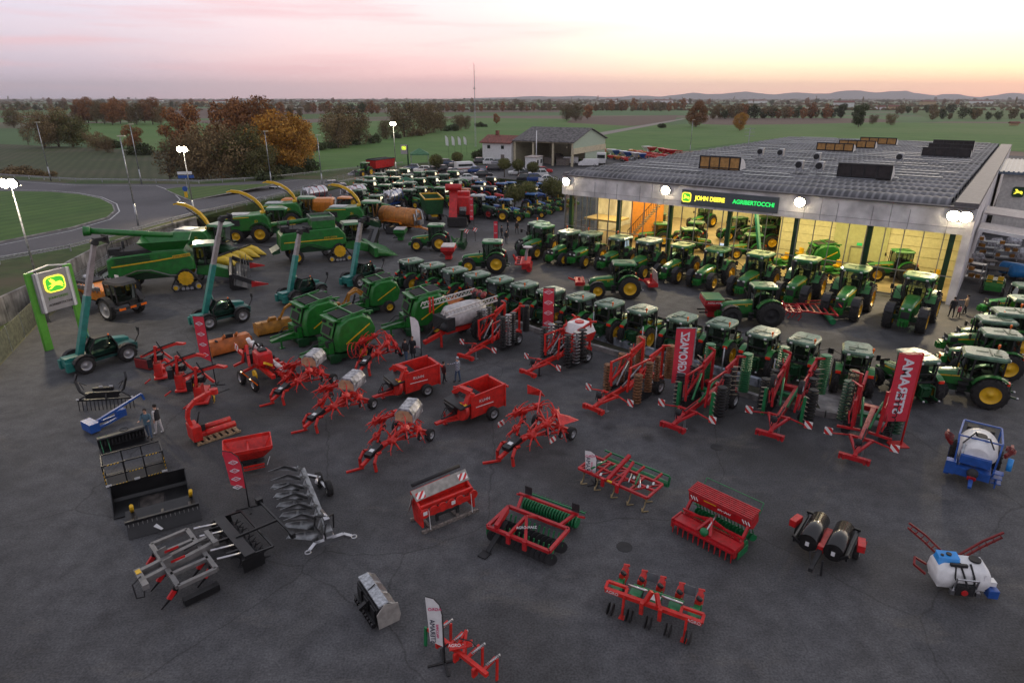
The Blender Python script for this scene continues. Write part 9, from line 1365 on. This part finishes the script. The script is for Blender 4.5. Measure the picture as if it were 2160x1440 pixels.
strip('kerb_wall', KP, .35, .55, mat('blue_grey_concrete', (.22, .25, .29), .8, var=.3, scale=2), 'low blue grey concrete wall behind the front tractor row', 'low wall'); strip('kerb_wall', K2, .3, .35, CON, 'lower concrete kerb on the machine side of the drainage strip', 'kerb')
n = len(K2); sheet('drain_strip', [G(*q) + V((0, 0, .02)) for q in KP] + [G(*q) + V((0, 0, .02)) for q in K2[::-1]], groundmat('drain_soil', (.03, .035, .02), (.07, .065, .045), 1.5))
sheet('concrete_slab', [q + V((0, 0, .03)) for q in px([(1700, 805), (1830, 835), (1875, 905), (1740, 880)])], CON)
for i, (x, y) in enumerate([(1034, 648), (1133, 682), (1250, 716), (1352, 750), (1380, 752), (1520, 800), (1625, 825)]): T = thing('fence_stake', 'thin bare stake rising from the low blue grey wall', 'stake', G(x, y), 0, 'stakes along the low wall'); B().cyl((0, 0, 0), (0, 0, 2.2), .045, n=6).go('stake', GLV, T)
for i, (x, y) in enumerate([(1512, 943), (1317, 1153)]): o = B().cyl((0, 0, 0), (0, 0, .012), .33, n=20).go('manhole_cover', BLM); o.location = G(x, y); tag(o, 'dark round manhole cover ' + ('left below the seed drill' if i else 'beside the green rollered cultivator'), 'manhole cover')
def person(x, y, rz, lb, top, legs, shoe=None, hair=None, h=1.76, ar=(0, 0), al=(0, 0), step=.12, hood=None, coat=False, vest=None, zg=0):
 "ar / al: right and left arm (forward swing of upper arm, extra bend of forearm) in degrees"
 s = h / 1.76; bm = bpy.data.meshes.new('body'); vs = []; es = []; rd = []
 def v(p, r, par=None, r2=None): vs.append(p); rd.append((r, r2 or r)); par is not None and es.append((par, len(vs) - 1)); return len(vs) - 1
 pel = v((0, 0, .96), .13, None, .10); sp = v((0, 0, 1.14), .12, pel, .10); ch = v((.01, 0, 1.33), .155, sp, .11); nk = v((.01, 0, 1.50), .055, ch); hd = v((.02, 0, 1.60), .088, nk, .075); h2 = v((.025, 0, 1.68), .092, hd, .08); v((.01, 0, 1.74), .05, h2)
 for sd, st in ((1, step), (-1, -step)):
  hp = v((0, sd * .10, .90), .092, pel); kn = v((st * .6 + .02, sd * .11, .49), .065, hp); an = v((st, sd * .11, .10), .043, kn); v((st + .17, sd * .13, .04), .042, an, .035)
 for sd, (a, e) in ((1, al), (-1, ar)):
  sh = v((0, sd * .19, 1.43), .062, ch); a_, e_ = math.radians(a), math.radians(a + e); el = (.28 * math.sin(a_), sd * .25, 1.43 - .28 * math.cos(a_)); ei = v(el, .048, sh); wr = (el[0] + .25 * math.sin(e_), sd * .24, el[2] - .25 * math.cos(e_)); wi = v(wr, .033, ei); d = V((math.sin(e_), 0, -math.cos(e_))); pm = V(wr) + d * .07; pi_ = v(tuple(pm), .036, wi, .02)
  for q, ln in ((-.03, .075), (-.01, .09), (.012, .082), (.033, .062)): f1 = v(tuple(pm + d * ln * .55 + V((.0, q, 0))), .010, pi_); v(tuple(pm + d * ln + V((.012, q, 0))), .008, f1)
  v(tuple(V(wr) + d * .06 + V((.045, -sd * .02, 0))), .011, wi)
 bm.from_pydata(vs, es, []); T = thing('person', lb, 'person', G(x, y, zg), rz, None, s); o = bpy.data.objects.new('body', bm); sc.collection.objects.link(o); o.parent = T; m = o.modifiers.new('skin', 'SKIN'); sk = bm.skin_vertices[0].data
 for i, r in enumerate(rd): sk[i].radius = r
 sk[0].use_root = True; o.modifiers.new('sub', 'SUBSURF').levels = 1; me = bpy.data.meshes.new_from_object(o.evaluated_get(bpy.context.evaluated_depsgraph_get())); o.modifiers.clear(); o.data = me; me.materials.clear()
 for mm in (legs, top, SKIN, shoe or BLM): me.materials.append(mm)
 for pl in me.polygons:
  c = pl.center; hand = abs(c.y) > .19 and min((c - V(t)).length for t in [vs[i] for i in range(len(vs)) if rd[i][0] < .04 and vs[i][2] > .3]) < .06
  pl.material_index = 3 if c.z < .12 else 2 if hand or c.z > 1.47 else 0 if c.z < .95 and abs(c.y) < .215 else 1; pl.use_smooth = True
 hb = B(); hb.sph((-.005, 0, 1.685), (.115, .098, .098), 12, 8); hb.v = [(a if not (a > .05 and c < 1.72) else .05, b_, max(c, 1.60)) for a, b_, c in hb.v]; hb.go('hair' if not hood else 'hood', hood or hair or mat('dark_hair', (.02, .015, .012), .8), T)
 fb = B(); fb.cyl((.105, 0, 1.645), (.13, 0, 1.63), .012, .018, n=6); fb.go('nose', SKIN, T); fb = B(); [fb.sph((.105, s_ * .03, 1.67), .011, 6, 4) for s_ in (-1, 1)]; [fb.sph((.02, s_ * .088, 1.64), (.02, .012, .03), 6, 4) for s_ in ()]; fb.go('eyes', BLM, T); fb = B(); fb.box((.108, 0, 1.60), (.012, .045, .010)); fb.go('mouth', DRD, T)
 jb = B(); jb.loft([[(1.0 * k_ * math.cos(a) * .125, k_ * math.sin(a) * .185, z) for a in [i * math.pi / 6 for i in range(12)]] for z, k_ in ((.5 if coat else .86, 1.25 if coat else 1.02), (.95, 1.02), (1.15, .98), (1.38, 1.08), (1.47, .62))], True); jb.go('jacket', vest or top, T); return T
def cloth(n, c): return mat(n, c, .85, var=.12, scale=20)
JE = cloth('blue_jeans', (.06, .10, .17)); DK = cloth('dark_cloth', (.018, .018, .022)); WC = cloth('white_cloth', (.60, .58, .58)); GB2 = cloth('grey_blue_hoodie', (.07, .13, .17)); WS = cloth('dark_red_jacket', (.06, .02, .022)); BG_ = cloth('beige_coat', (.28, .20, .13))
person(318, 924, -80, 'man in grey blue hoodie and jeans beside the blue jib', GB2, JE, ar=(25, 75), al=(25, 75)); person(338, 914, 170, 'person in white sleeves, black vest and white trousers beside the blue jib', WC, WC, shoe=WHT, ar=(15, 40), vest=DK)
person(857, 764, 60, 'person in dark jacket and jeans seen from behind near the pale flag', DK, JE); person(872, 758, -95, 'woman in a long black coat facing the camera near the pale flag', DK, DK, coat=True, ar=(20, 60), al=(20, 60), hair=mat('auburn_hair', (.10, .04, .02), .7), h=1.72)
person(937, 808, 40, 'man in dark red jacket between the red straw blowers', WS, DK, step=.2); person(966, 806, 150, 'person in striped hooded jacket reaching towards a red drawbar', matpat('striped_jacket', (.05, .07, .12), (.42, .44, .48), 20, .09, .8), JE, al=(60, 20), hood=MT['striped_jacket'])
for i, (x, y, a, lb) in enumerate([(1058, 504, 30, 'person in dark clothes standing near the slim red banner, left one'), (1071, 491, 200, 'person in dark clothes standing farthest back by the open tractor'), (1068, 515, 80, 'person in dark jacket and grey trousers, nearest of the group by the slim banner'), (1090, 493, -60, 'person in dark clothes striding right of the group by the slim banner')]): person(x, y, a, lb, DK, DK if i != 2 else cloth('grey_trousers', (.10, .10, .11)), step=.2)
person(2005, 669, 80, 'man in black standing at the right corner of the showroom', DK, DK); person(2033, 664, 150, 'person in beige coat at the showroom corner', BG_, DK, ar=(30, 60)); person(2020, 670, 100, 'small child in a pink jacket between two adults at the showroom corner', cloth('pink_jacket', (.45, .12, .16)), DK, h=1.1)
def haze():
 b = B(); b.box((0, 5500, 139), (26400, 15400, 284)); o = b.go('haze', bpy.data.materials.new('haze_air')); o['kind'] = 'stuff'; m = o.data.materials[0]; m.use_nodes = True; n = m.node_tree.nodes; n.clear(); v = n.new('ShaderNodeVolumePrincipled'); v.inputs['Density'].default_value = HAZED; v.inputs['Color'].default_value = (.95, .92, .95, 1); v.inputs['Anisotropy'].default_value = .2
 q = n.new('ShaderNodeOutputMaterial'); m.node_tree.links.new(v.outputs[0], q.inputs['Volume'])
HAZED = .00008
haze()
SZ = {'folded cultivator': .95, 'folded disc cultivator': .95, 'folded tine cultivator': .95, 'red hedge cutter': .95, 'red seed drill': .8, 'pair of big black folded': .76, 'white tank sprayer with sky': .7, 'five row hoe': .8, 'coil springs cut': .64, 'red disc harrow': .84, 'wide red cultivator': .76, 'big red mulcher': .84, 'grey timber skid': .84, 'blue framed trailed': .8, 'black mulcher with ribbed': .72, 'large black loader bucket': .86, 'black grapple bucket': .86, 'black and yellow steel cage': .78, 'black narrow bucket': .8, 'black loader grab': .82, 'black rake bar': .85, 'red bale wrapper with': .76, 'wooden pallet under': .76, 'red straw blower': .86, 'teal telehandler': .88, 'red precision seeder': 1.12, 'long grey reversible': .92}
for o in sc.objects:
 for k, f in SZ.items():
  if k in o.get('label', ''): o.scale = [c * f for c in o.scale]
